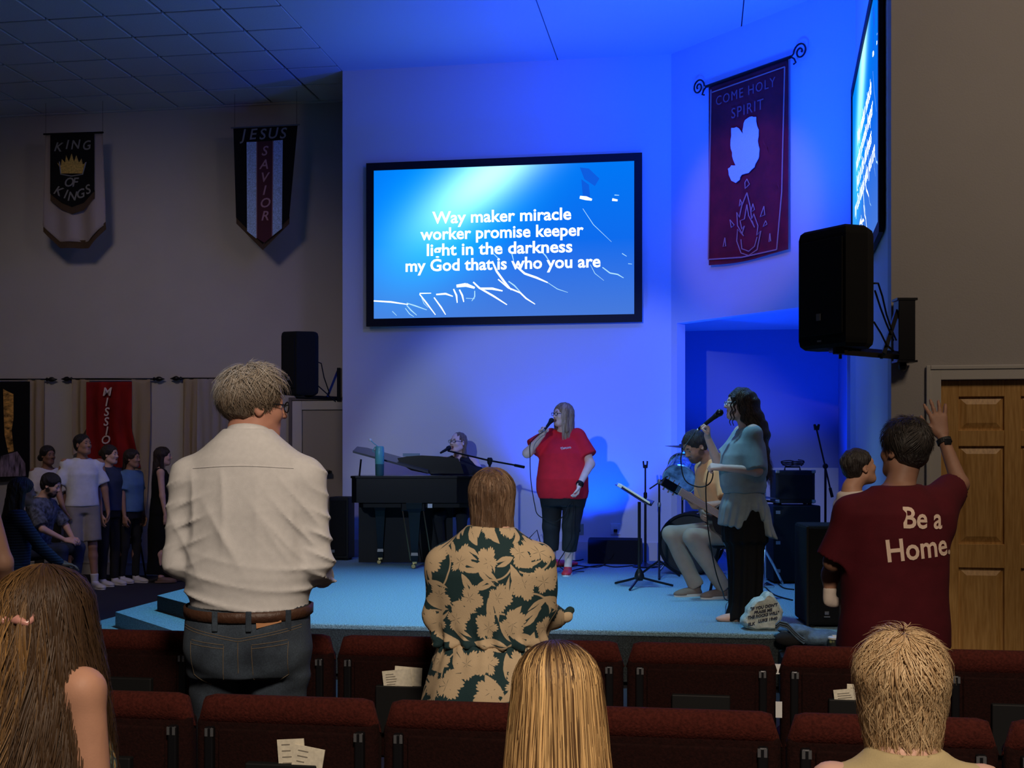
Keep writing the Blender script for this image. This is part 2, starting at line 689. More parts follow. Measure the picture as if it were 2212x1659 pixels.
# ------------------------------------------------ ceiling
ceil = wbox(MB(), -11, 6, -1.0, D_L + 0.15, CZ + 0.03, CZ + 0.15).build('ceiling', M_GRID, kind='structure')
T = 0.61
a_org = aL
d_org = D_L - 0.06
tile = None
for i in range(-15, 0):
    for j in range(0, 18):
        a0 = a_org + i * T
        d1 = d_org - j * T
        c = W(a0 + T / 2, d1 - T / 2, CZ)
        yy = 985 - (CZ - HC) * FPX / c.y
        xx = 1106 + c.x / c.y * FPX
        if yy < -120 or xx < -420:
            continue
        if tile is None:
            mb = MB().box((-T / 2 + 0.014, -T / 2 + 0.014, -0.0), (T / 2 - 0.014, T / 2 - 0.014, 0.03), None, 0.006, 1)
            tile = mb.build('ceiling_tile', M_TILE, ceil)
            o = tile
        else:
            o = tile.copy()
            COL.objects.link(o)
        o.location = c + Vector((0, 0, random.uniform(-0.002, 0.002)))
        o.rotation_euler = (0, 0, -TH)
wbox(MB(), -11, a_org, d_org + 0.0, D_L, CZ - 0.01, CZ + 0.03).build('ceiling_border', M_TILE, ceil)
# smooth stage ceiling with a few large panels
for (a0, a1, d0, d1) in ((aL, aL + 2.44, 9.9, D_C), (aL + 2.452, aL + 4.4, 9.9, D_C + 0.2), (aL, aL + 2.44, 5.6, 9.888),
                         (aL + 2.452, aL + 3.66, 8.0, 9.888), (aL + 3.672, aL + 5.4, 8.0, 9.888),
                         (aL + 4.412, aL + 5.9, 9.9, D_C), (aL + 2.452, aL + 5.4, 5.6, 7.988),
                         (aL + 5.412, 5.9, 5.6, 9.888)):
    wbox(MB(), a0, a1, d0, d1, CZ, CZ + 0.03).build('ceiling_panel', M_CEIL, ceil)

# ------------------------------------------------ stage and steps
def poly_slab(pts, z0, z1, name, m, **kw):
    O = W(0, 0, z0)
    return MB().prism(pts, O, U, NV, Vector((0, 0, z1 - z0))).build(name, m, **kw)


def stage_poly(off):
    aa = -4.37 - off
    s = 4.865 - off * 1.4142
    return [(s - D_R, D_R), (3.4, D_R), (4.6, 14.9), (aa, 14.2), (aa, s - aa)]


st = empty('floor_stage', (0, 0, 0))
st['kind'] = 'structure'
aR = aC3
pl = [(4.865 - D_R, D_R), (aR, D_R), (aR, D_R + 0.1), (4.2, 14.5), (aA, 14.5), (aA, D_C), (aL, D_C), (aL, D_L), (-4.37, D_L),
      (-4.37, 9.235)]
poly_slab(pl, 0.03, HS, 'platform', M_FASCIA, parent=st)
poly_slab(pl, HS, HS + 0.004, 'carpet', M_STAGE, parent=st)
wbox(MB(), 4.865 - D_R, aR, D_R - 0.012, D_R + 0.03, HS - 0.03, HS + 0.006, 0.01).build('nosing', M_STAGE, st, label='rounded carpeted stage edge')
for n, (off, z1) in enumerate(((0.30, 0.24), (0.60, 0.12))):
    aa = -4.37 - off
    s = 4.865 - off * 1.4142
    s0 = 4.865 - (off - 0.3) * 1.4142
    pts = [(s - D_R, D_R), (s0 - D_R, D_R), (-4.37 - off + 0.3, s0 + 4.37 + off - 0.3), (-4.37 - off + 0.3, D_L - 3.0),
           (aa, D_L - 3.0), (aa, s - aa)]
    t = poly_slab(pts, 0.0, z1, 'carpeted_step', M_STAGE, label='side step wrapped in blue carpet, %s' % ('upper' if n == 0 else 'lower'))
    t.parent = st

# ------------------------------------------------ right door
M_OAK = None
m, nt, N, L, b = nodes_of('oak_door')
tc = N.new('ShaderNodeTexCoord'); mp = N.new('ShaderNodeMapping'); mp.inputs['Scale'].default_value = (14, 14, 1.2)
nn = N.new('ShaderNodeTexNoise'); nn.inputs['Scale'].default_value = 5; nn.inputs['Detail'].default_value = 6
cr = N.new('ShaderNodeValToRGB')
cr.color_ramp.elements[0].position = 0.3; cr.color_ramp.elements[0].color = (0.48, 0.24, 0.06, 1)
cr.color_ramp.elements[1].position = 0.75; cr.color_ramp.elements[1].color = (0.76, 0.44, 0.15, 1)
L.new(tc.outputs['Object'], mp.inputs['Vector']); L.new(mp.outputs['Vector'], nn.inputs['Vector'])
L.new(nn.outputs['Fac'], cr.inputs['Fac']); L.new(cr.outputs['Color'], b.inputs['Base Color'])
b.inputs['Roughness'].default_value = 0.45
M_OAK = m


def panel_door(name, a0, d, w, h, m, z0=0.0, six=True):
    e = empty(name, W(a0, d, z0), -TH)
    e['kind'] = 'structure'
    dd = 0.04
    cols = [(0.115, w / 2 - 0.05), (w / 2 + 0.05, w - 0.115)]
    rows = [(0.24, 0.80), (0.95, 1.56), (1.66, 1.87)] if six else [(0.2, 1.8)]
    MB().box((0, 0.018, 0), (w, dd, h)).build('door_core', m, e)
    xs = [0, 0.115, w / 2 - 0.05, w / 2 + 0.05, w - 0.115, w]
    zs = [0] + [v for r in rows for v in r] + [h]
    s = MB()
    for x0, x1 in ((0, 0.115), (w / 2 - 0.05, w / 2 + 0.05), (w - 0.115, w)):
        s.box((x0, 0, 0), (x1, 0.02, h), None, 0.004, 1)
    s.build('stile', m, e)
    for i in range(0, len(zs), 2):
        s = MB()
        for x0, x1 in cols:
            s.box((x0 - 0.002, 0, zs[i]), (x1 + 0.002, 0.02, zs[i + 1]), None, 0.003, 1)
        s.build('rail', m, e)
    for z0_, z1_ in rows:
        for x0, x1 in cols:
            q = MB()
            x0b, x1b, z0b, z1b = x0 + 0.012, x1 - 0.012, z0_ + 0.012, z1_ - 0.012
            i = 0.035
            vs = [(x0b, 0.018, z0b), (x1b, 0.018, z0b), (x1b, 0.018, z1b), (x0b, 0.018, z1b),
                  (x0b + i, 0.004, z0b + i), (x1b - i, 0.004, z0b + i), (x1b - i, 0.004, z1b - i), (x0b + i, 0.004, z1b - i)]
            q.add(vs, [(4, 5, 6, 7), (0, 1, 5, 4), (1, 2, 6, 5), (2, 3, 7, 6), (3, 0, 4, 7), (3, 2, 1, 0)])
            q.build('raised_panel', m, e)
    return e


panel_door('door_1', DA0 + 0.004, D_R + 0.03, DW - 0.008, DH - 0.006, M_OAK)
c = MB()
for (a0, a1, z0, z1) in ((DA0 - 0.075, DA0 + 0.005, 0, DH + 0.075), (DA0 + DW - 0.005, DA0 + DW + 0.075, 0, DH + 0.075),
                         (DA0 + 0.0, DA0 + DW, DH - 0.005, DH + 0.075)):
    wbox(c, a0, a1, D_R - 0.018, D_R, z0, z1, 0.004)
for (a0, a1, z0, z1) in ((DA0 - 0.085, DA0 - 0.06, 0, DH + 0.085), (DA0 - 0.06, DA0 + DW + 0.085, DH + 0.06, DH + 0.085)):
    wbox(c, a0, a1, D_R - 0.026, D_R - 0.01, z0, z1, 0.004)
c.build('trim_4', M_TRIM, kind='structure')

# ------------------------------------------------ left door with push bar, half hidden by the stage wall
la = AD(*P(660, 900, 14.9).xy)[0]
e = empty('door_2', W(la, D_L - 0.04, 0), -TH)
e['kind'] = 'structure'
M_LDOOR = mat('painted_metal_door', (0.42, 0.38, 0.35), 0.5)
MB().box((0, 0, 0.01), (0.9, 0.04, 2.06)).build('door_leaf', M_LDOOR, e)
f = MB()
f.box((-0.13, -0.02, 0), (-0.005, 0.06, 2.18), None, 0.006)
f.box((-0.005, -0.02, 2.065), (0.92, 0.06, 2.18), None, 0.006)
f.build('door_frame', M_TRIM, e)
f = MB()
f.box((-0.17, -0.035, 0), (-0.13, 0.06, 2.22), None, 0.006)
f.box((-0.13, -0.035, 2.18), (0.92, 0.06, 2.22), None, 0.006)
f.build('architrave', mat('dark_trim', (0.12, 0.10, 0.10), 0.5), e)
p = MB().box((0.05, -0.10, 1.28), (0.38, -0.06, 1.33), None, 0.015)
p.box((0.05, -0.07, 1.29), (0.09, 0.0, 1.32)).box((0.33, -0.07, 1.29), (0.37, 0.0, 1.32))
p.build('push_bar', M_BLKM, e)

# ================================================================== FIXTURES
def ray_plane(px, py, O, n):
    r = Vector(((px - 1106) / FPX, 1, -(py - 985) / FPX))
    o = Vector((0, 0, HC))
    t = (Vector(O) - o).dot(n) / r.dot(n)
    return o + r * t


class Plane:
    """a flat thing in the room: x along it to the right, z up, n towards the room"""

    def __init__(s, O, ux, n):
        s.O = Vector(O)
        s.ux = Vector(ux).normalized()
        s.n = Vector(n).normalized()

    def at(s, px, py, off=0.0):
        return ray_plane(px, py, s.O, s.n) + s.n * off

    def xz(s, px, py):
        p = s.at(px, py) - s.O
        return p.dot(s.ux), p.z

    def flat(s, pts, name, m, parent, off=0.004, th=0.002, **kw):
        vs = [s.at(x, y, off) for x, y in pts]
        n = len(vs)
        mb = MB()
        mb.add(vs + [v - s.n * th for v in vs],
               [tuple(range(n)), tuple(range(n, 2 * n))[::-1]] + [(i, (i + 1) % n, n + (i + 1) % n, n + i) for i in range(n)])
        return mb.build(name, m, parent, **kw)

    def strokes(s, lines, w, name, m, parent, off=0.005, **kw):
        mb = MB()
        for ln in lines:
            pts = [s.at(x, y, off) for x, y in ln]
            mb.tube(pts, w, 5)
        return mb.build(name, m, parent, **kw)

    def M(s, x, z, off=0.006, rot=0.0):
        uz = Vector((0, 0, 1))
        a = s.ux * math.cos(rot) + uz * math.sin(rot)
        b = -s.ux * math.sin(rot) + uz * math.cos(rot)
        return frame_mat(s.O + s.ux * x + uz * z + s.n * off, a, b)


def cloth(name, pl, poly_top, width, zb, m, parent=None, nx=40, nz=24, amp=0.01, waves=5, off=0.03, th=0.004, seed=0,
          x0=0.0, taper=None, **kw):
    """hanging cloth in the plane pl from height poly_top; zb(x) gives its lower edge, taper(t) squeezes the width"""
    rnd = random.Random(seed)
    ph = rnd.uniform(0, 6)
    vs = []
    for j in range(nz + 1):
        t = j / nz
        for i in range(nx + 1):
            u = i / nx
            x = x0 + u * width
            z = poly_top(x) if callable(poly_top) else poly_top
            z = z + (zb(x) - z) * t
            xx = x
            if taper:
                a, b = taper(t)
                xx = x0 + width * (a + (b - a) * u)
            y = off + amp * (0.3 + 0.7 * t) * math.sin(ph + u * waves * 2 * PI + 0.6 * math.sin(3 * t + ph)) + amp * 0.4 * math.sin(
                ph * 2 + u * waves * 4.7 + t * 2)
            vs.append(pl.O + pl.ux * xx + EZ * z + pl.n * y)
    n = nx + 1
    fs = [(j * n + i, j * n + i + 1, (j + 1) * n + i + 1, (j + 1) * n + i) for j in range(nz) for i in range(nx)]
    bm = bmesh.new()
    bv = [bm.verts.new(v) for v in vs]
    for f in fs:
        bm.faces.new([bv[i] for i in f])
    bmesh.ops.solidify(bm, geom=list(bm.faces), thickness=th)
    me = bpy.data.meshes.new(name)
    bm.to_mesh(me)
    bm.free()
    return link(name, me, m, parent, True, **kw)


# ------------------------------------------------ projection screens
def screen_material():
    m, nt, N, L, b = nodes_of('screen_picture')
    N.remove(b)
    out = [n for n in N if n.type == 'OUTPUT_MATERIAL'][0]
    tc = N.new('ShaderNodeTexCoord')
    sp = N.new('ShaderNodeSeparateXYZ')
    L.new(tc.outputs['UV'], sp.inputs[0])

    def math_(op, a, b_=0.0, c=0.0):
        n = N.new('ShaderNodeMath')
        n.operation = op
        for i, v in enumerate((a, b_, c)):
            if isinstance(v, (int, float)):
                n.inputs[i].default_value = v
            else:
                L.new(v, n.inputs[i])
        return n.outputs[0]
    x, z = sp.outputs[0], sp.outputs[1]
    ramp = N.new('ShaderNodeValToRGB')
    e = ramp.color_ramp.elements
    e[0].position = 0.0
    e[0].color = (0.055, 0.17, 0.62, 1)
    e[1].position = 1.0
    e[1].color = (0.0, 0.16, 0.80, 1)
    k = ramp.color_ramp.elements.new(0.5)
    k.color = (0.004, 0.13, 0.74, 1)
    L.new(z, ramp.inputs['Fac'])
    # glow: distance in a rotated, stretched frame

    def glow(cx, cz, ang, rx, rz, pw):
        dx = math_('SUBTRACT', x, cx)
        dz = math_('MULTIPLY', math_('SUBTRACT', z, cz), 0.57)
        ca, sa = math.cos(ang), math.sin(ang)
        p = math_('ADD', math_('MULTIPLY', dx, ca / rx), math_('MULTIPLY', dz, sa / rx))
        q = math_('ADD', math_('MULTIPLY', dx, -sa / rz), math_('MULTIPLY', dz, ca / rz))
        r2 = math_('ADD', math_('MULTIPLY', p, p), math_('MULTIPLY', q, q))
        return math_('POWER', 2.718, math_('MULTIPLY', r2, -pw))
    col_ = ramp.outputs['Color']

    def add(col_, fac, c, s):
        mx = N.new('ShaderNodeMix')
        mx.data_type = 'RGBA'
        mx.blend_type = 'ADD'
        L.new(col_, mx.inputs['A'])
        mx.inputs['B'].default_value = (*c, 1)
        L.new(math_('MULTIPLY', fac, s), mx.inputs['Factor'])
        return mx.outputs['Result']
    col_ = add(col_, glow(0.46, 0.95, 0.62, 0.26, 0.085, 1.0), (0.55, 0.85, 0.55), 1.0)
    col_ = add(col_, glow(0.34, 0.75, 0.75, 0.34, 0.16, 1.0), (0.0, 0.42, 0.45), 0.8)
    col_ = add(col_, glow(0.20, 0.55, 0.4, 0.30, 0.25, 1.0), (0.0, 0.12, 0.2), 0.8)
    em = N.new('ShaderNodeEmission')
    L.new(col_, em.inputs['Color'])
    em.inputs['Strength'].default_value = 1.15
    L.new(em.outputs[0], out.inputs[0])
    return m


M_SCREEN = screen_material()


def emit_mat(name, c, s):
    m, nt, N, L, b = nodes_of(name)
    b.inputs['Base Color'].default_value = (0, 0, 0, 1)
    b.inputs['Emission Color'].default_value = (*c, 1)
    b.inputs['Emission Strength'].default_value = s
    return m


M_TXT = emit_mat('screen_white', (0.92, 1.0, 1.0), 1.6)
M_STREAK = emit_mat('screen_pale_blue', (0.45, 0.8, 1.0), 1.0)
M_SHADE = emit_mat('screen_dark_blue', (0.003, 0.105, 0.66), 1.0)

STREAKS = [  # (white?, width, points in a 1770 x 1030 frame measured from the left top)
    (1, 11, [(-4, 905), (120, 915), (240, 935)]), (0, 9, [(230, 925), (290, 945), (370, 975)]),
    (0, 8, [(230, 940), (260, 975), (300, 1010)]), (1, 10, [(320, 865), (370, 930), (430, 1010)]),
    (1, 10, [(320, 860), (400, 860)]), (1, 10, [(420, 890), (470, 960), (500, 1010)]), (1, 13, [(435, 870), (500, 866), (550, 885)]),
    (1, 12, [(555, 835), (575, 880), (580, 930)]), (1, 26, [(575, 815), (640, 808), (700, 830)]),
    (1, 12, [(595, 840), (615, 880), (625, 925)]), (1, 12, [(690, 790), (730, 830), (830, 890), (920, 950)]),
    (1, 16, [(740, 835), (820, 838), (890, 855)]), (0, 8, [(700, 850), (700, 890), (680, 920)]),
    (1, 14, [(820, 650), (850, 720), (900, 790), (950, 850)]), (1, 10, [(860, 775), (930, 835), (1010, 870), (1050, 910), (1110, 950)]),
    (0, 9, [(930, 790), (970, 820), (1015, 870)]), (0, 8, [(830, 600), (870, 640)]), (0, 10, [(950, 590), (965, 650)]),
    (1, 14, [(985, 690), (1040, 740), (1120, 770), (1195, 805)]), (0, 5, [(1195, 805), (1260, 850), (1330, 875)]),
    (0, 8, [(1150, 590), (1180, 620), (1205, 660)]), (0, 4, [(1430, 310), (1500, 420), (1620, 540)]),
    (0, 8, [(1560, 710), (1610, 750), (1660, 760), (1700, 785)]), (0, 4, [(1480, 690), (1510, 750), (1570, 800)]),
    (1, 26, [(1410, 232), (1450, 240), (1490, 252)]), (1, 24, [(1625, 255), (1660, 262)]), (0, 8, [(1640, 225), (1670, 228)]),
    (0, 7, [(1690, 620), (1720, 640)]), (0, 6, [(1730, 690), (1755, 693)]), (0, 6, [(640, 900), (700, 905)]),
    (0, 6, [(220, 960), (250, 1000), (280, 1020)]), (0, 6, [(130, 980), (160, 1010)]), (0, 5, [(330, 880), (350, 930), (380, 960)]),
]
LYRICS = ['Way maker miracle', 'worker promise keeper', 'light in the darkness', 'my God that is who you are']


def make_screen(O, ux, n, w, h, label):
    """O lower left outer corner"""
    e = empty('projection_screen', O, 0, label, 'screen')
    ux, n = Vector(ux), Vector(n)
    fb = 0.085
    B = Matrix((ux, -n, EZ)).transposed().to_4x4()
    mb = MB()
    mb.box((0, -0.0, 0), (w, 0.03, fb), B).box((0, 0, h - fb), (w, 0.03, h), B)
    mb.box((0, 0, fb), (fb, 0.03, h - fb), B).box((w - fb, 0, fb), (w, 0.03, h - fb), B)
    mb.build('frame', M_BLACK, e)
    iw, ih = w - 2 * fb, h - 2 * fb
    q = [B @ Vector(v) for v in ((fb, 0.012, fb), (w - fb, 0.012, fb), (w - fb, 0.012, h - fb), (fb, 0.012, h - fb))]
    me = bpy.data.meshes.new('picture')
    me.from_pydata([tuple(v) for v in q], [], [(0, 1, 2, 3)])
    uv = me.uv_layers.new(name='UVMap')
    for i, c in enumerate(((0, 0), (1, 0), (1, 1), (0, 1))):
        uv.data[i].uv = c
    link('picture', me, M_SCREEN, e)
    MB().box((fb, 0.013, fb), (w - fb, 0.028, h - fb), B).build('backing', M_BLACK, e)

    def pt(x, y, off):
        return B @ Vector((fb + x / 1770 * iw, 0.012 - off, fb + (1 - y / 1030) * ih))
    for white in (1, 0):
        mb = MB()
        for wh, wd_, pts in STREAKS:
            if wh != white:
                continue
            for i in range(len(pts) - 1):
                p0, p1 = Vector(pts[i]), Vector(pts[i + 1])
                d = (p1 - p0).normalized()
                nn = Vector((-d.y, d.x)) * wd_ * 0.5
                a, b2 = (0.75 if i == 0 else 1), (0.5 if i == len(pts) - 2 else 1)
                mb.add([pt(*(p0 - nn * a), 0.001), pt(*(p0 + nn * a), 0.001), pt(*(p1 + nn * b2), 0.001), pt(*(p1 - nn * b2), 0.001)],
                       [(0, 1, 2, 3)])
        mb.build('light_streaks', M_TXT if white else M_STREAK, e, label='bright hand outline strokes in the picture' if white else 'pale blue strokes in the picture', kind='stuff')
    mb = MB()
    mb.add([pt(x, y, 0.0005) for x, y in ((1410, 30), (1470, 40), (1540, 110), (1510, 160), (1440, 110))], [(0, 1, 2, 3, 4)])
    mb.add([pt(x, y, 0.0005) for x, y in ((1420, 110), (1470, 150), (1480, 250), (1430, 225))], [(0, 1, 2, 3)])
    mb.build('dark_figure', M_SHADE, e)
    # lyrics
    cxs = (880, 880, 865, 885)
    ys = (345, 456, 566, 672)
    wds = (945, 1110, 990, 1325)
    for t_, cx, y, wd_ in zip(LYRICS, cxs, ys, wds):
        c = pt(cx, y, 0.002)
        o = text(t_, 0.19, M_TXT, e, frame_mat((0, 0, 0), ux, EZ), bold=0.004, extrude=0)
        xs = [v.co.dot(ux) for v in o.data.vertices]
        s = wd_ / 1770 * iw / (max(xs) - min(xs))
        mid = (max(xs) + min(xs)) / 2
        zmid = 0.0
        for v in o.data.vertices:
            x = (v.co.dot(ux) - mid) * s
            v.co = ux * x + EZ * (v.co.z * 0.98) + c
        o['label'] = 'white line of words reading ' + t_
    return e


def a_of(px, d):
    t = (px - 1106) / FPX
    Y = d / (CT + t * ST)
    return AD(t * Y, Y)[0]


sa0, sa1 = a_of(791, 13.06), a_of(1387, 13.06)
make_screen(W(sa0, 13.06, 2.95), U, -NV, sa1 - sa0, 1.828, 'large framed screen facing the room with words over blue light')
s2 = C2 + sd * 0.03 - sn * 0.045
make_screen(Vector((s2.x, s2.y, 2.98)), sd, -sn, 3.13, 1.86, 'second framed screen seen edge-on along the side wall')

# ------------------------------------------------ hanging banners left
M_BANBLK = mat('banner_black_velvet', (0.008, 0.008, 0.012), 0.95, bump=0.3, bscale=120, bdist=0.003)
M_BANCREAM = mat('banner_cream_satin', (0.55, 0.48, 0.50), 0.55, bump=0.3, bscale=40, bdist=0.004)
M_FRINGE = mat('brown_fringe', (0.14, 0.085, 0.05), 0.9, bump=0.8, bscale=160, stretch=(1, 1, 0.05), bdist=0.01)
M_GOLD = mat('gold_foil', (0.62, 0.42, 0.12), 0.4, 0.3, var=0.35, vscale=60)
M_SILV = mat('silver_thread', (0.20, 0.20, 0.21), 0.6)
M_BLUEW = mat('pale_blue_satin', (0.35, 0.50, 0.75), 0.6, var=0.35, vscale=70, bump=0.3, bscale=60)
M_MAROON = mat('maroon_cloth', (0.07, 0.012, 0.02), 0.9)
M_PINKTH = mat('pink_thread', (0.40, 0.20, 0.24), 0.7)

pl = Plane(W(0, 13.78, 0), U, -NV)


def hanger(pl, pts, top, e):
    mb = MB()
    for x, y in pts:
        a = pl.at(x, y)
        mb.tube([a, Vector((a.x, a.y, CZ))], 0.002, 4)
    mb.build('thread', M_BLACK, e)


def xzs(pl, pts):
    return [pl.xz(*p) for p in pts]


def lerp_fn(pts):
    xs = [p[0] for p in pts]
    zs = [p[1] for p in pts]
    return lambda x: float(np.interp(x, xs, zs))


def origin_banner(pl, px, py):
    p = pl.at(px, py)
    return p


def banner_empty(name, pl, px, py, label):
    p = pl.at(px, py)
    e = empty(name, p, 0, label, 'banner')
    return e


def reparent(e):
    """children were built in world space: give them the parent's inverse"""
    for c in e.children:
        c.matrix_parent_inverse = Matrix.Translation(e.location).inverted()


e = banner_empty('hanging_banner', pl, 160, 290, 'cream and black banner lettered KING OF KINGS hanging on the left wall')
t = xzs(pl, [(99, 292), (222, 288)])
bt = xzs(pl, [(93, 488), (124, 522), (190, 522), (226, 482)])
x0, x1 = t[0][0], t[1][0]
cloth('back_cloth', pl, lerp_fn(t), x1 - x0, lerp_fn([(x0, bt[0][1]), (x0 + 0.2, bt[1][1]), (x1 - 0.2, bt[2][1]), (x1, bt[3][1])]), M_BANCREAM, e,
      amp=0.022, waves=2.5, off=0.0, x0=x0, seed=4, taper=lambda s: (-0.05 * s, 1 + 0.04 * s))
cloth('lower_fringe', pl, lerp_fn([(x0, bt[0][1] + 0.02), (x0 + 0.2, bt[1][1] + 0.02), (x1 - 0.2, bt[2][1] + 0.02), (x1, bt[3][1] + 0.02)]), x1 - x0,
      lerp_fn([(x0, bt[0][1] - 0.07), (x0 + 0.2, bt[1][1] - 0.08), (x1 - 0.2, bt[2][1] - 0.08), (x1, bt[3][1] - 0.07)]),
      M_FRINGE, e, amp=0.015, waves=2.5, off=-0.012, x0=x0, seed=4, nz=4, label='brown fringe', taper=lambda s: (-0.05, 1.04))
t = xzs(pl, [(113, 292), (208, 289)])
fx0, fx1 = t[0][0], t[1][0]
fb_ = xzs(pl, [(113, 420), (138, 440), (160, 449), (185, 440), (206, 416)])
cloth('front_panel', pl, lerp_fn(t), fx1 - fx0, lerp_fn(fb_), M_BANBLK, e, amp=0.003, waves=1, off=0.05, x0=fx0, seed=2)
cloth('panel_fringe', pl, lerp_fn([(x, z + 0.02) for x, z in fb_]), fx1 - fx0, lerp_fn([(x, z - 0.085) for x, z in fb_]), M_FRINGE, e, amp=0.003,
      waves=1, off=0.042, x0=fx0, seed=2, nz=4, label='brown fringe')
cx = (fx0 + fx1) / 2


def letters(pl, e, items, m, size, shear=0.25, bold=0.002, off=0.06, sx=1.0, slope=0.0):
    for ch, px, py, rot in items:
        x, z = pl.xz(px, py)
        text(ch, size, m, e, pl.M(x, z, off, rot), shear=shear, bold=bold, sx=sx)


letters(pl, e, [('K', 130, 321, -0.1), ('I', 149, 316, 0), ('N', 167, 316, 0.05), ('G', 191, 318, 0.15), ('O', 153, 397, 0), ('F', 166, 397, 0),
                ('K', 130, 415, -0.4), ('I', 146, 422, -0.2), ('N', 160, 427, 0), ('G', 178, 422, 0.25), ('S', 194, 413, 0.4)], M_SILV, 0.155)
pl.flat([(136, 377), (183, 377), (187, 361), (192, 352), (184, 358), (181, 345), (176, 354), (170, 338), (165, 352), (160, 334), (154, 352),
         (148, 338), (146, 354), (139, 346), (137, 360), (129, 354), (134, 364)], 'crown', M_GOLD, e, 0.058, label='gold crown emblem')
pl.strokes([[(134, 352), (137, 379), (160, 383), (184, 379), (191, 353)]], 0.008, 'crown_outline', M_SILV, e, 0.062)
hanger(pl, [(99, 292), (222, 288)], 0, e)
pl.strokes([[(96, 291), (225, 287)]], 0.012, 'rod', M_BLKM, e, 0.02)
reparent(e)

e = banner_empty('hanging_banner', pl, 573, 275, 'dark banner lettered JESUS SAVIOR with pale blue stripes and pointed tip')
t = xzs(pl, [(504, 277), (643, 270)])
x0, x1 = t[0][0], t[1][0]
w = x1 - x0
tip = xzs(pl, [(504, 470), (572, 527), (643, 470)])
low = lerp_fn([(x0, tip[0][1]), (x0 + w * 0.5, tip[1][1]), (x1, tip[2][1])])
cloth('banner_cloth', pl, lerp_fn(t), w, low, M_BANBLK, e, amp=0.004, waves=1.5, off=0.0, x0=x0, seed=6, taper=lambda s: (0.04 * s, 1 - 0.13 * s))
cloth('fringe', pl, lambda x: low(x) + 0.02, w, lambda x: low(x) - 0.07, M_FRINGE, e, amp=0.004, waves=1.5, off=-0.01, x0=x0, seed=6, nz=4,
      taper=lambda s: (0.04, 0.87), label='brown fringe')
pl.flat([(534, 308), (555, 307), (555, 516), (535, 500)], 'stripe', M_BLUEW, e, 0.02, label='pale blue stripe')
pl.flat([(592, 305), (612, 303), (610, 494), (590, 510)], 'stripe', M_BLUEW, e, 0.02, label='pale blue stripe')
pl.flat([(556, 307), (591, 305), (589, 511), (572, 525), (556, 515)], 'centre_stripe', M_MAROON, e, 0.018, label='maroon centre stripe')
pl.strokes([[(556, 307), (556, 515)], [(591, 305), (589, 511)]], 0.004, 'piping', M_PINKTH, e, 0.022)
letters(pl, e, [('J', 526, 293, 0.05), ('E', 546, 292, 0.05), ('S', 567, 292, 0.05), ('U', 589, 290, 0.05), ('S', 611, 290, 0.05)], M_SILV, 0.18, off=0.02)
letters(pl, e, [(c, x, y, 0) for c, x, y in (('S', 572, 328), ('A', 571, 357), ('V', 571, 385), ('I', 571, 413), ('O', 573, 440), ('R', 573, 468))],
        M_PINKTH, 0.16, off=0.024)
hanger(pl, [(507, 277), (641, 270)], 0, e)
pl.strokes([[(500, 277), (648, 270)]], 0.010, 'rod', M_STEEL, e, 0.01)
reparent(e)

# ------------------------------------------------ red banner on the angled wall
M_RED = mat('dark_red_velvet', (0.42, 0.010, 0.020), 0.85, var=0.25, vscale=6, bump=0.4, bscale=150, bdist=0.003, sheen=0.2)
pr = Plane(C1 - bn * 0.045, bd, -bn)
e = banner_empty('mounted_banner', pr, 1617, 160, 'tall dark red banner with white dove and flame on the angled wall')
t = xzs(pr, [(1536, 184), (1700, 127)])
x0, x1 = t[0][0], t[1][0]
b0, b1 = pr.xz(1533, 562)[1], pr.xz(1690, 541)[1]
zt = (t[0][1] + t[1][1]) / 2
cloth('banner_cloth', pr, zt, x1 - x0 + 0.05, lambda x: b0 - 0.055 - 0.02 * math.sin((x - x0) * 4), M_RED, e, amp=0.010, waves=1.2, off=0.0, x0=x0 - 0.03, seed=3)
M_OUT = mat('pink_outline_thread', (0.60, 0.22, 0.16), 0.7)
M_OUT2 = mat('dull_letter_thread', (0.40, 0.10, 0.10), 0.7)
c3 = lambda L_: [(1400 + x / 2.724, y / 2.724) for x, y in L_]
pr.strokes([c3([(385, 545), (812, 395)]), c3([(378, 530), (362, 1525)]), c3([(812, 395), (800, 900), (795, 1130), (765, 1470)]), c3([(362, 1528), (560, 1515), (765, 1470)])],
           0.007, 'border_cord', M_OUT, e, 0.02)
for s_, px, py, sz in (('COME HOLY', 1612, 200, 0.135), ('SPIRIT', 1617, 237, 0.15)):
    x, z = pr.xz(px, py)
    text(s_, sz, M_OUT2, e, pr.M(x, z, 0.022), bold=0.0, sx=0.92, space=1.2)
dove = c3([(500, 755), (530, 750), (550, 765), (568, 790), (570, 750), (580, 710), (600, 695), (622, 688), (645, 690), (650, 740), (660, 765), (655, 830),
           (665, 880), (662, 920), (650, 950), (635, 985), (600, 1020), (560, 1030), (548, 1060), (525, 1078), (500, 1065), (485, 1030), (480, 995), (500, 975),
           (525, 975), (510, 940), (505, 900), (495, 860), (500, 800)])
jag = []
for i, (x, y) in enumerate(dove):
    x2, y2 = dove[(i + 1) % len(dove)]
    jag.append((x, y))
    jag.append(((x + x2) / 2 + random.uniform(-1.2, 1.2), (y + y2) / 2 + random.uniform(-1, 1)))
pr.flat(jag, 'dove', mat('white_felt', (0.62, 0.72, 0.95), 0.9, bump=0.6, bscale=60), e, 0.026, 0.006, label='white dove diving')
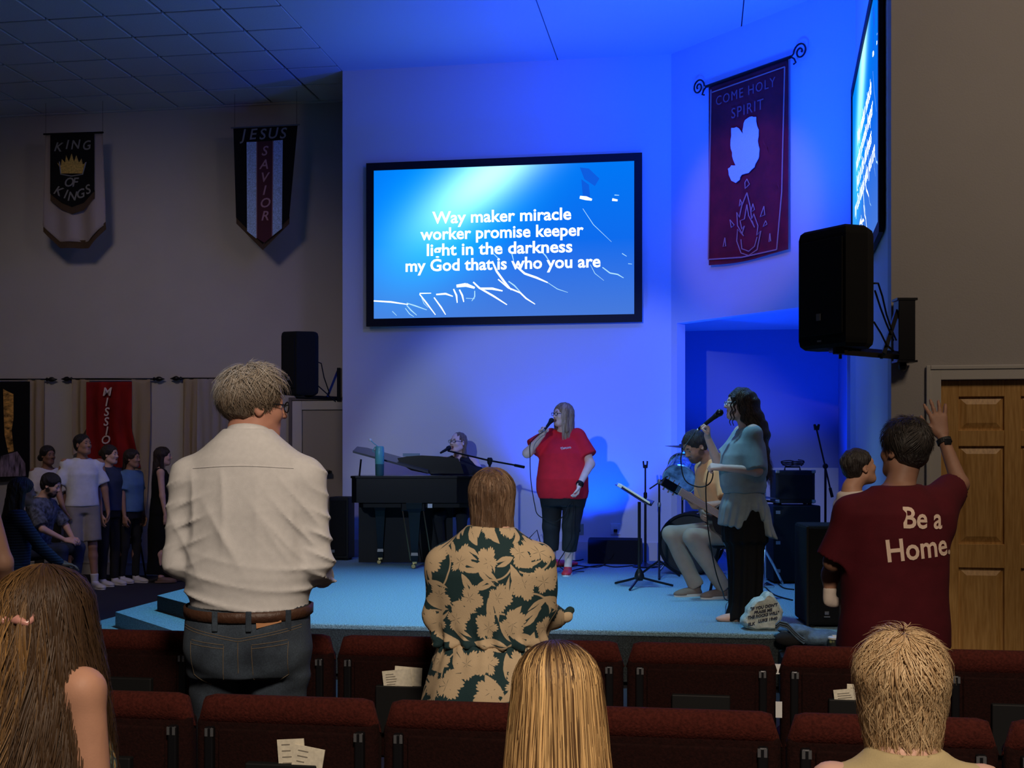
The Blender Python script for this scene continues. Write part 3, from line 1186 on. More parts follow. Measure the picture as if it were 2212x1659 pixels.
fl = [[(590, 1055), (605, 1085), (580, 1110), (578, 1075), (590, 1055)],
      [(590, 1135), (560, 1210), (545, 1280), (530, 1250), (535, 1330), (570, 1390), (535, 1350), (530, 1420), (555, 1490), (600, 1505), (650, 1470), (672, 1360),
       (648, 1385), (655, 1330), (630, 1260), (618, 1290), (610, 1220), (590, 1135)],
      [(590, 1205), (575, 1290), (550, 1300), (560, 1350), (575, 1330), (560, 1380)], [(590, 1205), (600, 1270), (635, 1340), (620, 1300)],
      [(555, 1410), (560, 1465), (600, 1480), (635, 1450), (650, 1395)], [(550, 1175), (560, 1195), (545, 1215), (550, 1175)],
      [(625, 1200), (635, 1235), (612, 1250), (625, 1200)], [(690, 1215), (695, 1265), (668, 1278), (690, 1215)],
      [(490, 1295), (515, 1325), (498, 1340), (490, 1295)], [(700, 1300), (708, 1320), (685, 1335), (700, 1300)],
      [(460, 1400), (465, 1450), (450, 1452), (460, 1400)], [(725, 1375), (730, 1420), (720, 1425), (725, 1375)]]
pr.strokes([c3(l) for l in fl], 0.006, 'flame_outline', M_OUT, e, 0.020)
zr = zt
mb = MB()
A = pr.O + pr.ux * (x0 - 0.06) + EZ * zr + pr.n * 0.01
B = pr.O + pr.ux * (x1 + 0.06) + EZ * zr + pr.n * 0.01
mb.tube([A, B], 0.016, 8)
for end, sg in ((A, -1), (B, 1)):
    pts = []
    for i in range(30):
        a = i / 29 * 1.6 * 2 * PI
        r = 0.085 * (1 - i / 36)
        pts.append(end + pr.ux * sg * (0.03 + 0.085 - r * math.cos(a) * 1) + EZ * (r * math.sin(a) + 0.02) + pr.ux * sg * 0.0)
    mb.tube([end] + pts, 0.009, 6)
    pts = [end + pr.ux * sg * x + EZ * z for x, z in ((0, 0), (0.04, -0.03), (0.06, -0.07), (0.03, -0.08))]
    mb.tube(pts, 0.009, 6)
mb.build('scrolled_rod', M_BLKM, e)
reparent(e)

# ------------------------------------------------ tapestries low on the left wall
plw = Plane(W(0, D_L - 0.03, 0), U, -NV)
M_CREAM = mat('cream_drape', (0.62, 0.50, 0.34), 0.85, bump=0.3, bscale=90, bdist=0.003)
M_REDT = mat('bright_red_velvet', (0.42, 0.012, 0.012), 0.85, var=0.3, vscale=9, stretch=(1, 1, 0.3), bump=0.3, bscale=120, bdist=0.003)


def rod(pl, e, px0, px1, py):
    A, B = pl.at(px0, py, 0.03), pl.at(px1, py, 0.03)
    d = (B - A).normalized()
    mb = MB().tube([A, B], 0.012, 8)
    for p, s in ((A, -1), (B, 1)):
        q = [p + d * s * x for x in (0, 0.02, 0.04, 0.07, 0.10, 0.13, 0.16)]
        mb.tube(q, [0.012, 0.026, 0.014, 0.032, 0.030, 0.014, 0.004], 8)
    mb.build('curtain_rod', M_BLKM, e, smooth=True)


def strip(pl, e, name, px0, px1, py0, pts, m, amp=0.012, waves=2, off=0.04, seed=1, **kw):
    x0, zt = pl.xz(px0, py0)
    x1 = pl.xz(px1, py0)[0]
    P_ = xzs(pl, pts)
    return cloth(name, pl, zt, x1 - x0, lerp_fn(P_), m, e, amp=amp, waves=waves, off=off, x0=x0, seed=seed, nx=36, nz=26, **kw)


e = banner_empty('tapestry', plw, 30, 820, 'black picture tapestry with gold streak between cream drapes on left wall')
strip(plw, e, 'side_drape', 65, 99, 821, [(65, 1075), (99, 1050)], M_CREAM, 0.02, 2)
strip(plw, e, 'side_drape', -95, -50, 821, [(-95, 1075), (-50, 1050)], M_CREAM, 0.02, 2)
strip(plw, e, 'picture_panel', -60, 71, 826, [(-60, 1042), (71, 1030)], M_BANBLK, 0.006, 2, 0.07)
M_CITY = mat('gold_print', (0.50, 0.26, 0.06), 0.7, var=0.9, vscale=14, stretch=(1, 1, 2.2))
M_CITY2 = mat('mauve_print', (0.20, 0.15, 0.22), 0.8, var=0.9, vscale=16, stretch=(1.5, 1, 0.4))
plw.flat([(15, 841), (24, 846), (37, 852), (37, 905), (33, 930), (38, 975), (26, 978), (18, 940), (16, 890)], 'gold_streak', M_CITY, e, 0.085)
plw.flat([(10, 985), (45, 975), (62, 1000), (64, 1028), (5, 1030)], 'mauve_ground', M_CITY2, e, 0.085)
rod(plw, e, -90, 101, 820)
reparent(e)

e = banner_empty('tapestry', plw, 243, 820, 'bright red tapestry lettered MISSION over cream drapes on left wall')
strip(plw, e, 'side_drape', 160, 196, 820, [(160, 985), (172, 975), (196, 900)], M_CREAM, 0.022, 2)
strip(plw, e, 'side_drape', 288, 328, 820, [(288, 940), (312, 1110), (318, 1100), (328, 945)], M_CREAM, 0.022, 1.5, seed=5)
strip(plw, e, 'red_panel', 193, 290, 826, [(193, 1004), (240, 1010), (290, 1010)], M_REDT, 0.02, 3.2, 0.07, seed=8, taper=lambda s: (0, 1 + 0.22 * max(0, s - 0.55) / 0.45))
strip(plw, e, 'lower_drape', 282, 318, 1012, [(282, 1020), (318, 1100)], M_CREAM, 0.01, 1.5, 0.05, seed=9)
M_LETW = mat('pale_letter_satin', (0.70, 0.55, 0.52), 0.6)
letters(plw, e, [(c, x, y, 0) for c, x, y in (('M', 239, 848), ('I', 238, 870), ('S', 238, 891), ('S', 237, 912), ('I', 238, 932), ('O', 236, 951), ('N', 237, 973))],
        M_LETW, 0.15, off=0.105, shear=0.2)
rod(plw, e, 160, 332, 819)
reparent(e)

e = banner_empty('tapestry', plw, 480, 820, 'plain cream and white drapes on the wall behind the grey-haired man')
strip(plw, e, 'side_drape', 398, 432, 819, [(398, 1020), (432, 985)], M_CREAM, 0.022, 2, seed=2)
strip(plw, e, 'white_drape', 430, 560, 819, [(430, 1010), (560, 1010)], mat('white_drape_cloth', (0.62, 0.56, 0.54), 0.8), 0.02, 7, 0.05, seed=12)
strip(plw, e, 'side_drape', 556, 590, 819, [(556, 985), (590, 1020)], M_CREAM, 0.022, 2, seed=22)
rod(plw, e, 396, 594, 818)
reparent(e)

# ------------------------------------------------ loudspeakers on wall brackets
M_SPK = mat('speaker_grille', (0.005, 0.005, 0.006), 0.8, spec=0.25, bump=0.5, bscale=300, bdist=0.002)


def wall_speaker(loc, plan, h, label, rz=0.0):
    e = empty('mounted_loudspeaker', loc, rz, label, 'loudspeaker')
    mb = MB()
    n = len(plan)
    vs = []
    lev = ((0.0, 0.86), (0.02, 0.97), (0.05, 1.0), (h - 0.05, 1.0), (h - 0.015, 0.96), (h, 0.86))
    for z, s in lev:
        vs += [(x * s, y * s, z) for x, y in plan]
    fs = [tuple(range(n))[::-1], tuple((len(lev) - 1) * n + i for i in range(n))]
    for l in range(len(lev) - 1):
        for i in range(n):
            j = (i + 1) % n
            fs.append((l * n + i, l * n + j, (l + 1) * n + j, (l + 1) * n + i))
    mb.add(vs, fs).build('cabinet', M_SPK, e)
    # front grille: proud of the two front-left faces
    a, b = Vector((*plan[0], 0)), Vector((*plan[1], 0))
    d = (b - a).normalized()
    nrm = Vector((d.y, -d.x, 0))
    if nrm.y > 0:
        nrm = -nrm
    w = (b - a).length
    B = Matrix((d, -nrm, EZ)).transposed().to_4x4()
    B.translation = a + nrm * 0.004
    MB().box((0.02, -0.006, 0.075), (w - 0.02, 0.004, h - 0.07), B, 0.004).build('grille', M_SPK, e)
    MB().box((w * 0.42, -0.012, 0.16), (w * 0.42 + 0.03, -0.004, 0.20), B).build('badge', M_STEEL, e, label='small grey badge')
    MB().box((w * 0.42, -0.004, 0.035), (w * 0.42 + 0.03, 0.0, 0.045), B).build('badge', M_STEEL, e, label='small grey badge')
    MB().box((-0.05, -0.02, -0.02), (0.06, 0.09, 0.005), None, 0.004).build('pole_cup', M_BLKM, e)
    return e


planR = [(-0.215, 0.14), (-0.02, -0.17), (0.12, -0.12), (0.19, 0.0), (0.20, 0.05), (0.12, 0.20), (-0.08, 0.30), (-0.19, 0.22)]
spR = wall_speaker(P(1817, 752, 7.05), planR, 0.70, 'large black loudspeaker on bracket right of the stage by the second screen')
planL = [(-0.20, 0.02), (-0.02, -0.05), (0.18, -0.0), (0.205, 0.06), (0.12, 0.26), (-0.12, 0.28), (-0.19, 0.12)]
spL = wall_speaker(P(646, 853, 13.3), planL, 0.70, 'black loudspeaker on bracket left of the stage wall above the side door')

e = empty('speaker_bracket', P(1950, 790, 7.5), 0, 'black steel wall bracket carrying the right loudspeaker', 'bracket')
Yb = 7.5
mb = MB()
A, B = P(1810, 756, 7.0), P(1945, 768, Yb - 0.02)
mb.tube([A, B], 0.026, 4)
mb.tube([P(1812, 750, 7.0), P(1812, 765, 7.0)], 0.035, 8)
mb.build('arm', M_BLKM, e)
MB().tube([P(1908, 765, 7.3), P(1938, 672, Yb - 0.03)], 0.018, 4).build('brace', M_BLKM, e)
mb = MB()
x0, z1 = P(1933, 648, Yb).x, P(1933, 648, Yb).z
x1, z0 = P(1969, 785, Yb).x, P(1969, 780, Yb).z
mb.box((x0, Yb - 0.075, z0), (x1, Yb + 0.03, z1), None, 0.005)
mb.box((x0 - 0.01, Yb - 0.08, z1 - 0.01), (x1 + 0.012, Yb + 0.03, z1 + 0.004))
mb.box((x0 - 0.01, Yb - 0.08, z0 - 0.012), (x1 + 0.012, Yb + 0.03, z0 + 0.0))
mb.lathe([(0.001, -0.03), (0.022, -0.02), (0.028, 0.0), (0.02, 0.025), (0.001, 0.03)], P(1950, 792, Yb - 0.02), 12)
mb.build('wall_plate', M_BLKM, e)
mb = MB()
for a in (1815, 1904):
    mb.tube([P(a, 765, 7.05 if a < 1850 else 7.3), P(a, 775, 7.05 if a < 1850 else 7.3)], 0.010, 6)
mb.build('bolt', M_BLKM, e)
reparent(e)
t_ = tag(MB().tube([P(1888, 612, 7.1), P(1897, 612, 7.15), P(1906, 640, 7.2), P(1915, 680, 7.3), P(1926, 712, 7.38), P(1936, 735, 7.42)], 0.006, 6).tube(
    [P(1890, 628, 7.1), P(1902, 665, 7.2), P(1915, 700, 7.3), P(1930, 735, 7.40)], 0.006, 6).tube(
    [P(1888, 696, 7.1), P(1903, 720, 7.2), P(1915, 745, 7.3), P(1930, 758, 7.4)], 0.006, 6).build('speaker_cable', M_BLACK), 'black cables looping behind the right loudspeaker', 'cable')

e = empty('speaker_bracket', P(737, 862, 13.45), 0, 'black triangular wall bracket carrying the left loudspeaker', 'bracket')
MB().tube([P(640, 857, 13.35), P(735, 861, 13.75)], 0.022, 4).build('arm', M_BLKM, e)
MB().tube([P(707, 858, 13.6), P(731, 798, 13.75)], 0.018, 4).build('brace', M_BLKM, e)
mb = MB()
mb.box((P(729, 0, 13.75).x, 13.7, P(0, 868, 13.75).z), (P(736.5, 0, 13.75).x, 13.82, P(0, 795, 13.75).z), None, 0.004)
mb.build('wall_plate', M_BLKM, e)
reparent(e)
tag(MB().tube([P(672, 776, 13.47), P(694, 785, 13.45), P(700, 815, 13.5), P(712, 850, 13.6)], 0.007, 5).tube(
    [P(672, 820, 13.47), P(700, 845, 13.5), P(725, 868, 13.6)], 0.007, 5).build('speaker_cable', M_BLACK), 'black cables looping behind the left loudspeaker', 'cable')

# ------------------------------------------------ outlets
for i, (px, py) in enumerate(((1250, 1143), (1330, 1143))):
    ow = P(px, py, 13.0)
    a = a_of(px, D_C)
    z = HC - (py - 985) / FPX * (D_C / (CT + (px - 1106) / FPX * ST))
    e = empty('power_outlet', W(a, D_C, z), -TH, ('steel outlet plate behind the woman in red', 'white outlet plate above the floor monitor')[i], 'outlet')
    MB().box((-0.055, -0.008, -0.06), (0.055, 0, 0.06), None, 0.003).build('plate', M_STEEL if i == 0 else M_WHITE, e)
    MB().box((-0.02, -0.03, -0.03), (0.02, -0.008, 0.0), None, 0.004).build('plug', M_BLACK, e)
    mb = MB()
    for sgn in (-1, 1):
        mb.box((-0.018, -0.011, sgn * 0.026 - 0.013), (0.018, -0.007, sgn * 0.026 + 0.013), None, 0.002)
    mb.build('socket', M_WHITE, e)

# ================================================================== STAGE THINGS
def PS(px, py):
    """point on the stage floor"""
    return PZ(px, py, HS + 0.004)


# ------------------------------------------------ grand piano
pe = empty('grand_piano', Vector((-1.1, 12.3, HS + 0.004)), 0, 'black grand piano with lid flap up on the left of the stage', 'piano')
Yp = 12.1
kp = FPX / Yp
pz = lambda y: HC - (y - 985) / kp
X0, X1 = (757 - 1106) / kp, (1062 - 1106) / kp
rim = [(X0, Yp + 0.10), (X0 + 0.01, Yp + 0.02), (X0 + 0.06, Yp), (X1 - 0.35, Yp - 0.02), (X1 - 0.12, Yp + 0.03), (X1 - 0.03, Yp + 0.15), (X1, Yp + 0.3),
       (X1, Yp + 0.62), (X0, Yp + 0.62)]
zt, zb_ = pz(1033), pz(1086)
MB().prism(rim, (0, 0, zb_), (1, 0, 0), (0, 1, 0), (0, 0, zt - zb_)).build('rim', M_BLACKG, pe)
cx = sum(p[0] for p in rim) / len(rim)
lid = [(cx + (x - cx) * 1.012, y - 0.02 if y < Yp + 0.3 else y) for x, y in rim]
MB().prism(lid, (0, 0, zt), (1, 0, 0), (0, 1, 0), (0, 0, 0.022)).build('lid', M_BLACKG, pe)
MB().prism([(x, y + 0.05 if y < Yp + 0.3 else y - 0.05) for x, y in rim], (0, 0, zb_ - 0.05), (0.96, 0, 0), (0, 1, 0), (0, 0, 0.05)).build('key_bed', M_BLACKG, pe)
# raised flap with its prop
fa, fb2 = P(762, 978, Yp + 0.25), P(925, 1022, Yp + 0.25)
dx = (fb2 - fa)
up = Vector((0, 0.45, 0.06))
MB().prism([(0, 0), (1, 0), (1, 1), (0.12, 1), (0, 0.8)], fa, dx, up, Vector((0, 0, 0.02))).build('lid_flap', mat('dark_gloss_board', (0.03, 0.035, 0.05), 0.2), pe)
MB().tube([P(780, 992, Yp + 0.28), P(776, 1031, Yp + 0.28)], 0.010, 6).build('lid_prop', M_BLKM, pe)
# folded front lid standing in front of the player
c6 = lambda x, y: (700 + x / 4.045, 850 + y / 4.045)
ms = [c6(*q) for q in ((640, 565), (720, 550), (850, 541), (1000, 548), (1170, 566), (1195, 620), (1222, 700), (900, 700), (760, 672), (660, 610))]
mb = MB()
n = len(ms)
vs = [P(x, y, Yp + 0.35) for x, y in ms] + [P(x, y, Yp + 0.35) + Vector((0, 0.04, 0.0)) for x, y in ms]
mb.add(vs, [tuple(range(n)), tuple(range(n, 2 * n))[::-1]] + [(i, (i + 1) % n, n + (i + 1) % n, n + i) for i in range(n)])
mb.build('folded_lid', M_BLACKG, pe)
MB().box((P(862, 0, Yp).x, Yp + 0.42, pz(986)), (P(900, 0, Yp).x, Yp + 0.44, pz(979))).build('sheet_music', mat('grey_paper', (0.25, 0.35, 0.38), 0.8), pe)
# keyboard side towards the wall
MB().box((X0 + 0.12, Yp + 0.60, zb_ + 0.05), (X1 - 0.12, Yp + 0.70, zb_ + 0.11), None, 0.004).build('key_block', M_WHITE, pe, label='row of white keys')
# legs with casters
M_BRASS = mat('brass', (0.5, 0.38, 0.16), 0.3, 1.0)


def piano_leg(px, py, Y, w):
    k = FPX / Y
    c = Vector(((px - 1106) / k, Y, 0))
    z0 = HS + 0.075
    prof = [(w * 0.42, z0), (w * 0.45, z0 + 0.06), (w * 0.40, z0 + 0.09), (w * 0.62, z0 + 0.35), (w * 0.74, zb_ - 0.10), (w * 0.95, zb_ - 0.06), (w, zb_)]
    l = MB().lathe(prof, c, 4, Matrix.Rotation(PI / 4, 4, 'Z')).build('leg', M_BLACKG, pe)
    ca = MB().lathe([(0.022, 0), (0.026, 0.01), (0.026, 0.03), (0.02, 0.042)], c + Vector((-0.01, -0.012, HS + 0.03)), 10, Matrix.Rotation(PI / 2, 4, 'X'))
    ca.box((c.x - 0.025, Y - 0.02, HS + 0.05), (c.x + 0.025, Y + 0.02, HS + 0.085), None, 0.004)
    ca.build('caster', M_BRASS, l)


piano_leg(896, 1228, Yp + 0.06, 0.115)
piano_leg(822, 1207, Yp + 0.56, 0.10)
piano_leg(1040, 1207, Yp + 0.5, 0.10)
# pedal lyre rods
for (xa, xb) in ((869, 887), (914, 932)):
    MB().tube([P(xa, 1100, Yp + 0.01), P(xb, 1211, Yp + 0.01)], 0.006, 5).build('lyre_rod', M_BRASS, pe)
MB().box((P(866, 0, Yp).x, Yp - 0.0, pz(1104)), (P(918, 0, Yp).x, Yp + 0.2, zb_ - 0.0), None, 0.01).build('lyre_block', M_BLACKG, pe)
MB().box((P(924, 0, Yp).x, Yp - 0.012, pz(1097)), (P(934, 0, Yp).x, Yp + 0.0, pz(1088))).build('latch', M_STEEL, pe)
MB().box((X0 + 0.01, Yp + 0.57, HS + 0.02), (X1 - 0.42, Yp + 0.60, zb_ - 0.02)).build('under_piano_board', M_BLACK, pe)  # black board put in for the black mass under the piano
reparent(pe)

# tumbler on the piano
te = empty('tumbler', P(820, 1031, Yp + 0.12) + Vector((0, 0, 0.025)), 0, 'teal tumbler with white ball straw lid standing on the piano', 'bottle')
te.location.z = zt + 0.022
M_TEAL = mat('teal_enamel', (0.12, 0.42, 0.42), 0.35)
MB().lathe([(0.035, 0), (0.040, 0.005), (0.042, 0.12), (0.046, 0.125), (0.047, 0.25), (0.044, 0.262)], (0, 0, 0), 20).build('body', M_TEAL, te, smooth='auto')
MB().lathe([(0.0415, 0.004), (0.0435, 0.01), (0.045, 0.115), (0.043, 0.12)], (0, 0, 0), 20).build('sleeve', mat('dark_teal_rubber', (0.02, 0.10, 0.11), 0.7), te, label='dark rubber sleeve')
l = MB().lathe([(0.045, 0.258), (0.045, 0.285), (0.038, 0.30), (0.02, 0.302)], (0, 0, 0), 20).build('lid', M_TEAL, te, smooth='auto')
MB().tube([(-0.02, 0, 0.30), (-0.05, 0, 0.29), (-0.07, 0, 0.25), (-0.05, 0, 0.24)], 0.006, 6).tube([(-0.02, 0, 0.3), (-0.06, 0, 0.33), (-0.09, 0, 0.36)], 0.005, 6).build('strap', M_TEAL, l)
MB().lathe([(0.001, -0.016), (0.012, -0.011), (0.016, 0), (0.012, 0.011), (0.001, 0.016)], (-0.095, 0, 0.365), 12).build('straw_cap', M_WHITE, l, smooth=True)

# ------------------------------------------------ loudspeakers and cases on the stage
def cab(name, label, cat, p0, size, rz=0.0, m=M_BLACK, grille=True, feet=True, badge=None, bev=0.012):
    e = empty(name, p0, rz, label, cat)
    w, d, h = size
    MB().box((-w / 2, 0, 0.015), (w / 2, d, h), None, bev).build('cabinet', m, e)
    if grille:
        MB().box((-w / 2 + 0.025, -0.012, 0.05), (w / 2 - 0.025, 0.004, h - 0.035), None, 0.006).build('grille', M_SPK, e)
    if feet:
        for sx in (-1, 1):
            for y in (0.04, d - 0.04):
                MB().lathe([(0.018, 0), (0.02, 0.016)], (sx * (w / 2 - 0.04), y, 0), 8).build('foot', M_BLACK, e)
    if badge:
        MB().box((badge[0] - 0.018, -0.016, badge[1] - 0.015), (badge[0] + 0.018, -0.011, badge[1] + 0.015)).build('badge', M_STEEL, e, label='small metal badge')
    return e


ps = P(737, 1205, 13.15)
cab('floor_loudspeaker', 'upright black loudspeaker left of the piano at the wall corner', 'loudspeaker', (ps.x - 0.02, 13.1, HS + 0.005), (0.22, 0.24, 0.69), -TH, badge=(-0.06, 0.10))
ps = P(1790, 1350, 7.9)
M_BOXCARPET = mat('black_box_carpet', (0.007, 0.008, 0.009), 0.95, spec=0.2, bump=0.8, bscale=260, bdist=0.005, var=0.5, vscale=220)
sb = cab('subwoofer', 'big black carpeted subwoofer box at the right front of the stage', 'loudspeaker', (1.6 + 0.60, 7.95, HS + 0.004), (0.50, 0.45, 0.675), -0.05, m=M_BOXCARPET, grille=False, bev=0.02)
MB().box((-0.14, -0.012, 0.07), (-0.10, -0.004, 0.078)).box((-0.135, -0.012, 0.088), (-0.108, -0.004, 0.11)).build('badge', M_STEEL, sb, label='small metal badge')
for sx in (-1, 1):
    MB().box((sx * 0.245 - 0.008, -0.005, 0.0), (sx * 0.245 + 0.008, 0.02, 0.67), None, 0.004).build('corner_edge', M_BLACK, sb)
# guitar amplifier on tall case
p = PZ(1722, 1262, HS)
kk = FPX / p.y
case_top = HC - (1092 - 985) / kk
cs = cab('equipment_case', 'tall black case under the guitar amplifier right of the long-haired singer', 'case', (p.x + 0.0, p.y, HS + 0.004), (0.42, 0.40, case_top - HS - 0.004), 0.0, grille=False)
MB().tube([(-0.212, 0.1, 0.5), (-0.235, 0.12, 0.48), (-0.235, 0.28, 0.48), (-0.212, 0.3, 0.5)], 0.008, 6).build('handle', M_STEEL, cs)
for z in (0.1, 0.35, 0.62):
    MB().box((-0.19, -0.006, z), (-0.15, 0.002, z + 0.03), None, 0.002).build('latch', M_STEEL, cs)
am = cab('guitar_amplifier', 'dark guitar amplifier topped by a coiled cable on tall case', 'amplifier', (p.x - 0.01, p.y + 0.02, case_top + 0.002), (0.35, 0.25, 0.31), 0.0, m=mat('amp_vinyl', (0.014, 0.016, 0.022), 0.7, spec=0.2, bump=0.4, bscale=200))
MB().tube([(-0.07, 0.12, 0.31), (-0.065, 0.12, 0.34), (0.065, 0.12, 0.34), (0.07, 0.12, 0.31)], 0.008, 6).build('handle', M_BLACK, am)
for sx in (-1, 1):
    for z in (0.02, 0.285):
        MB().box((sx * 0.16 - 0.018, -0.016, z), (sx * 0.16 + 0.018, 0.02, z + 0.03), None, 0.006).build('corner_cap', M_STEEL, am)
pts = []
for i in range(60):
    a = i * 0.33
    r = 0.055 + 0.02 * math.sin(i * 0.7)
    pts.append((p.x - 0.01 + r * 1.4 * math.cos(a), p.y + 0.13 + r * 0.8 * math.sin(a), case_top + 0.352 + 0.0008 * i + 0.008 * math.sin(a * 2)))
tag(MB().tube(pts, 0.005, 5).build('coiled_cable', M_BLACK), 'coil of black cable lying on top of the guitar amplifier', 'cable')
# second case edge and drum-side things behind
p2 = PZ(1765, 1190, HS)
p2 = Vector((2.95, 11.0, HS))
cab('equipment_case', 'low black case behind the right microphone stand', 'case', (2.62, 11.35, HS + 0.004), (0.36, 0.30, 0.52), 0.0, grille=False)

# floor monitor wedge against the wall
p = Vector(((1330 - 1106) / 198, FPX / 200, HS + 0.004))
e = empty('floor_monitor', p, -TH, 'black wedge floor monitor against the blue wall by the white outlet', 'monitor')
w = 0.54
prof = [(0.0, 0.0), (0.36, 0.0), (0.36, 0.12), (0.14, 0.27), (0.03, 0.25)]
MB().prism(prof, (-w / 2, -0.36, 0), (0, 1, 0), (0, 0, 1), (w, 0, 0)).build('cabinet', M_SPK, e)
for x in (-w / 2 - 0.012, w / 2):
    MB().prism([(a * 0.98 + 0.004, b * 0.97 + 0.004) for a, b in prof], (x, -0.36, 0), (0, 1, 0), (0, 0, 1), (0.012, 0, 0)).build('side_panel', M_BLACK, e)
MB().lathe([(0.03, 0), (0.035, 0.008), (0.012, 0.012)], (-w / 2 - 0.012, -0.2, 0.09), 14, Matrix.Rotation(-PI / 2, 4, 'Y')).build('handle_cup', M_STEEL, e)
MB().tube([(-w / 2 + 0.1 + i * 0.02, -0.37, 0.10 + 0.05 * math.sin(i * 0.8)) for i in range(9)], 0.004, 5).build('loose_lead', M_BLACK, e)

# ------------------------------------------------ stands
def tripod(e, base, zc, R, m, a0=0.3, n=3, zf=None):
    for i in range(n):
        a = a0 + i * 2 * PI / n
        MB().tube([(0, 0, zc), (R * 0.5 * math.cos(a), R * 0.5 * math.sin(a), zc * 0.55), (R * math.cos(a), R * math.sin(a), 0.012)],
                  0.011, 6).build('leg', m, e)


p = PZ(1381, 1270, HS)
e = empty('music_stand', (p.x, p.y, HS + 0.004), 0, 'black music stand with tilted desk on tripod legs in mid stage', 'stand')
k = FPX / p.y
zz = lambda y: HC - (y - 985) / k - HS
xx = lambda x: (x - 1381) / k
MB().tube([(0, 0, 0.06), (0, 0, zz(1085))], 0.014, 8).build('post', M_BLKM, e)
MB().lathe([(0.03, 0.06), (0.045, 0.09), (0.035, 0.13), (0.018, 0.16)], (0, 0, 0), 12).build('hub', M_BLKM, e, smooth='auto')
tripod(e, p, 0.09, 0.30, M_BLKM, 0.15)
dA, dB = Vector((xx(1333), 0, zz(1050))), Vector((xx(1400), 0, zz(1092)))
dd = (dB - dA)
nn = Vector((dd.z, 0, -dd.x)).normalized()
Md = Matrix((dd.normalized(), Vector((0, 1, 0)), nn)).transposed().to_4x4()
Md.translation = dA
L_ = dd.length
MB().box((0, -0.24, -0.008), (L_, 0.24, 0.0), Md).box((L_ - 0.006, -0.24, -0.05), (L_, 0.24, 0.0), Md).build('desk', M_BLKM, e)
for i in range(3):
    MB().box((0.01 - 0.004 * i, -0.22 + 0.02 * i, -0.014 - i * 0.006), (L_ - 0.02, -0.01 + 0.18 * i / 2, -0.009 - i * 0.006), Md).build('sheet', M_PAPER, e)
MB().box((-0.02, -0.25, -0.02), (0.02, -0.21, 0.01), Md, 0.004).build('clip', M_WHITE, e)

p = PZ(1394, 1226, HS)
e = empty('microphone_stand', (p.x, p.y, HS + 0.004), 0, 'straight black microphone stand on round base behind the music stand', 'stand')
k = FPX / p.y
H_ = HC - (1010 - 985) / k - HS
MB().lathe([(0.13, 0), (0.135, 0.012), (0.12, 0.022), (0.03, 0.035), (0.015, 0.05)], (0, 0, 0), 24).build('base', M_BLKM, e, smooth='auto')
MB().tube([(0, 0, 0.04), (0, 0, H_ * 0.72)], 0.013, 8).build('lower_tube', M_BLKM, e)
MB().tube([(0, 0, H_ * 0.7), (0, 0, H_)], 0.009, 8).build('upper_tube', M_BLKM, e)
MB().lathe([(0.016, H_ * 0.69), (0.019, H_ * 0.70), (0.019, H_ * 0.74), (0.013, H_ * 0.75)], (0, 0, 0), 10).build('clutch', M_BLACK, e)
MB().prism([(-0.022, 0), (0.022, 0), (0.028, 0.07), (0.014, 0.075), (0.010, 0.035), (-0.010, 0.035), (-0.014, 0.075), (-0.028, 0.07)], (0, -0.012, H_ - 0.01), (1, 0, 0),
           (0, 0, 1), (0, 0.024, 0)).build('microphone_clip', M_BLACK, e)

# boom stand at the right of the stage
p = Vector(((1783 - 1106) / FPX * 10.9, 10.9, HS + 0.004))
e = empty('microphone_stand', p, 0, 'empty boom microphone stand in front of the alcove on the right', 'stand')
k = FPX / 10.9
zz = lambda y: HC - (y - 985) / k - HS
xx = lambda x: (x - 1783) / k
MB().tube([(0, 0, 0.2), (0, 0, zz(1008))], 0.011, 8).build('lower_tube', M_BLKM, e)
tripod(e, p, 0.24, 0.28, M_BLKM, 0.9)
MB().tube([(xx(1764), 0.0, zz(928)), (xx(1797), 0.0, zz(1072))], 0.008, 8).build('boom', M_BLKM, e)
MB().tube([(xx(1793), 0, zz(1055)), (xx(1798), 0, zz(1075))], 0.014, 8).build('boom_grip', M_BLACK, e)
MB().lathe([(0.02, -0.02), (0.026, 0), (0.02, 0.02)], (0, 0, zz(1008)), 10, Matrix.Rotation(PI / 2, 4, 'X')).build('clutch', M_BLACK, e)
MB().prism([(-0.02, 0), (0.02, 0), (0.028, 0.05), (0.014, 0.055), (0.0, 0.03), (-0.014, 0.055), (-0.028, 0.05)], (xx(1764), -0.012, zz(930)), (1, 0, 0), (0, 0, 1), (0, 0.024, 0)).build(
    'microphone_clip', M_BLACK, e)

# pianist's boom stand
Ym = 12.0
p = P(1058, 1200, Ym)
e = empty('microphone_stand', (p.x, Ym - 0.12, HS + 0.004), 0, 'boom microphone stand reaching over the piano to the pianist', 'stand')
o = Vector((p.x, Ym - 0.12, HS + 0.004))
MB().tube([(0, 0, 0.1), P(1058, 1000, Ym - 0.12) - o], 0.012, 8).build('post', M_BLKM, e)
tripod(e, p, 0.14, 0.22, M_BLKM, 0.2)
MB().tube([P(968, 974, 12.45) - o, P(1058, 995, Ym - 0.12) - o, P(1130, 1008, Ym - 0.35) - o], 0.009, 8).build('boom', M_BLKM, e)
MB().tube([P(1112, 1005, Ym - 0.29) - o, P(1132, 1009, Ym - 0.36) - o], 0.014, 8).build('boom_grip', M_BLACK, e)
MB().lathe([(0.01, -0.05), (0.022, -0.03), (0.03, 0.01), (0.02, 0.03)], P(1058, 995, Ym - 0.12) - o, 10).build('clutch', M_BLACK, e)
ha = P(973, 966, 12.52) - o
hb = P(954, 977, 12.42) - o
d = (hb - ha).normalized()
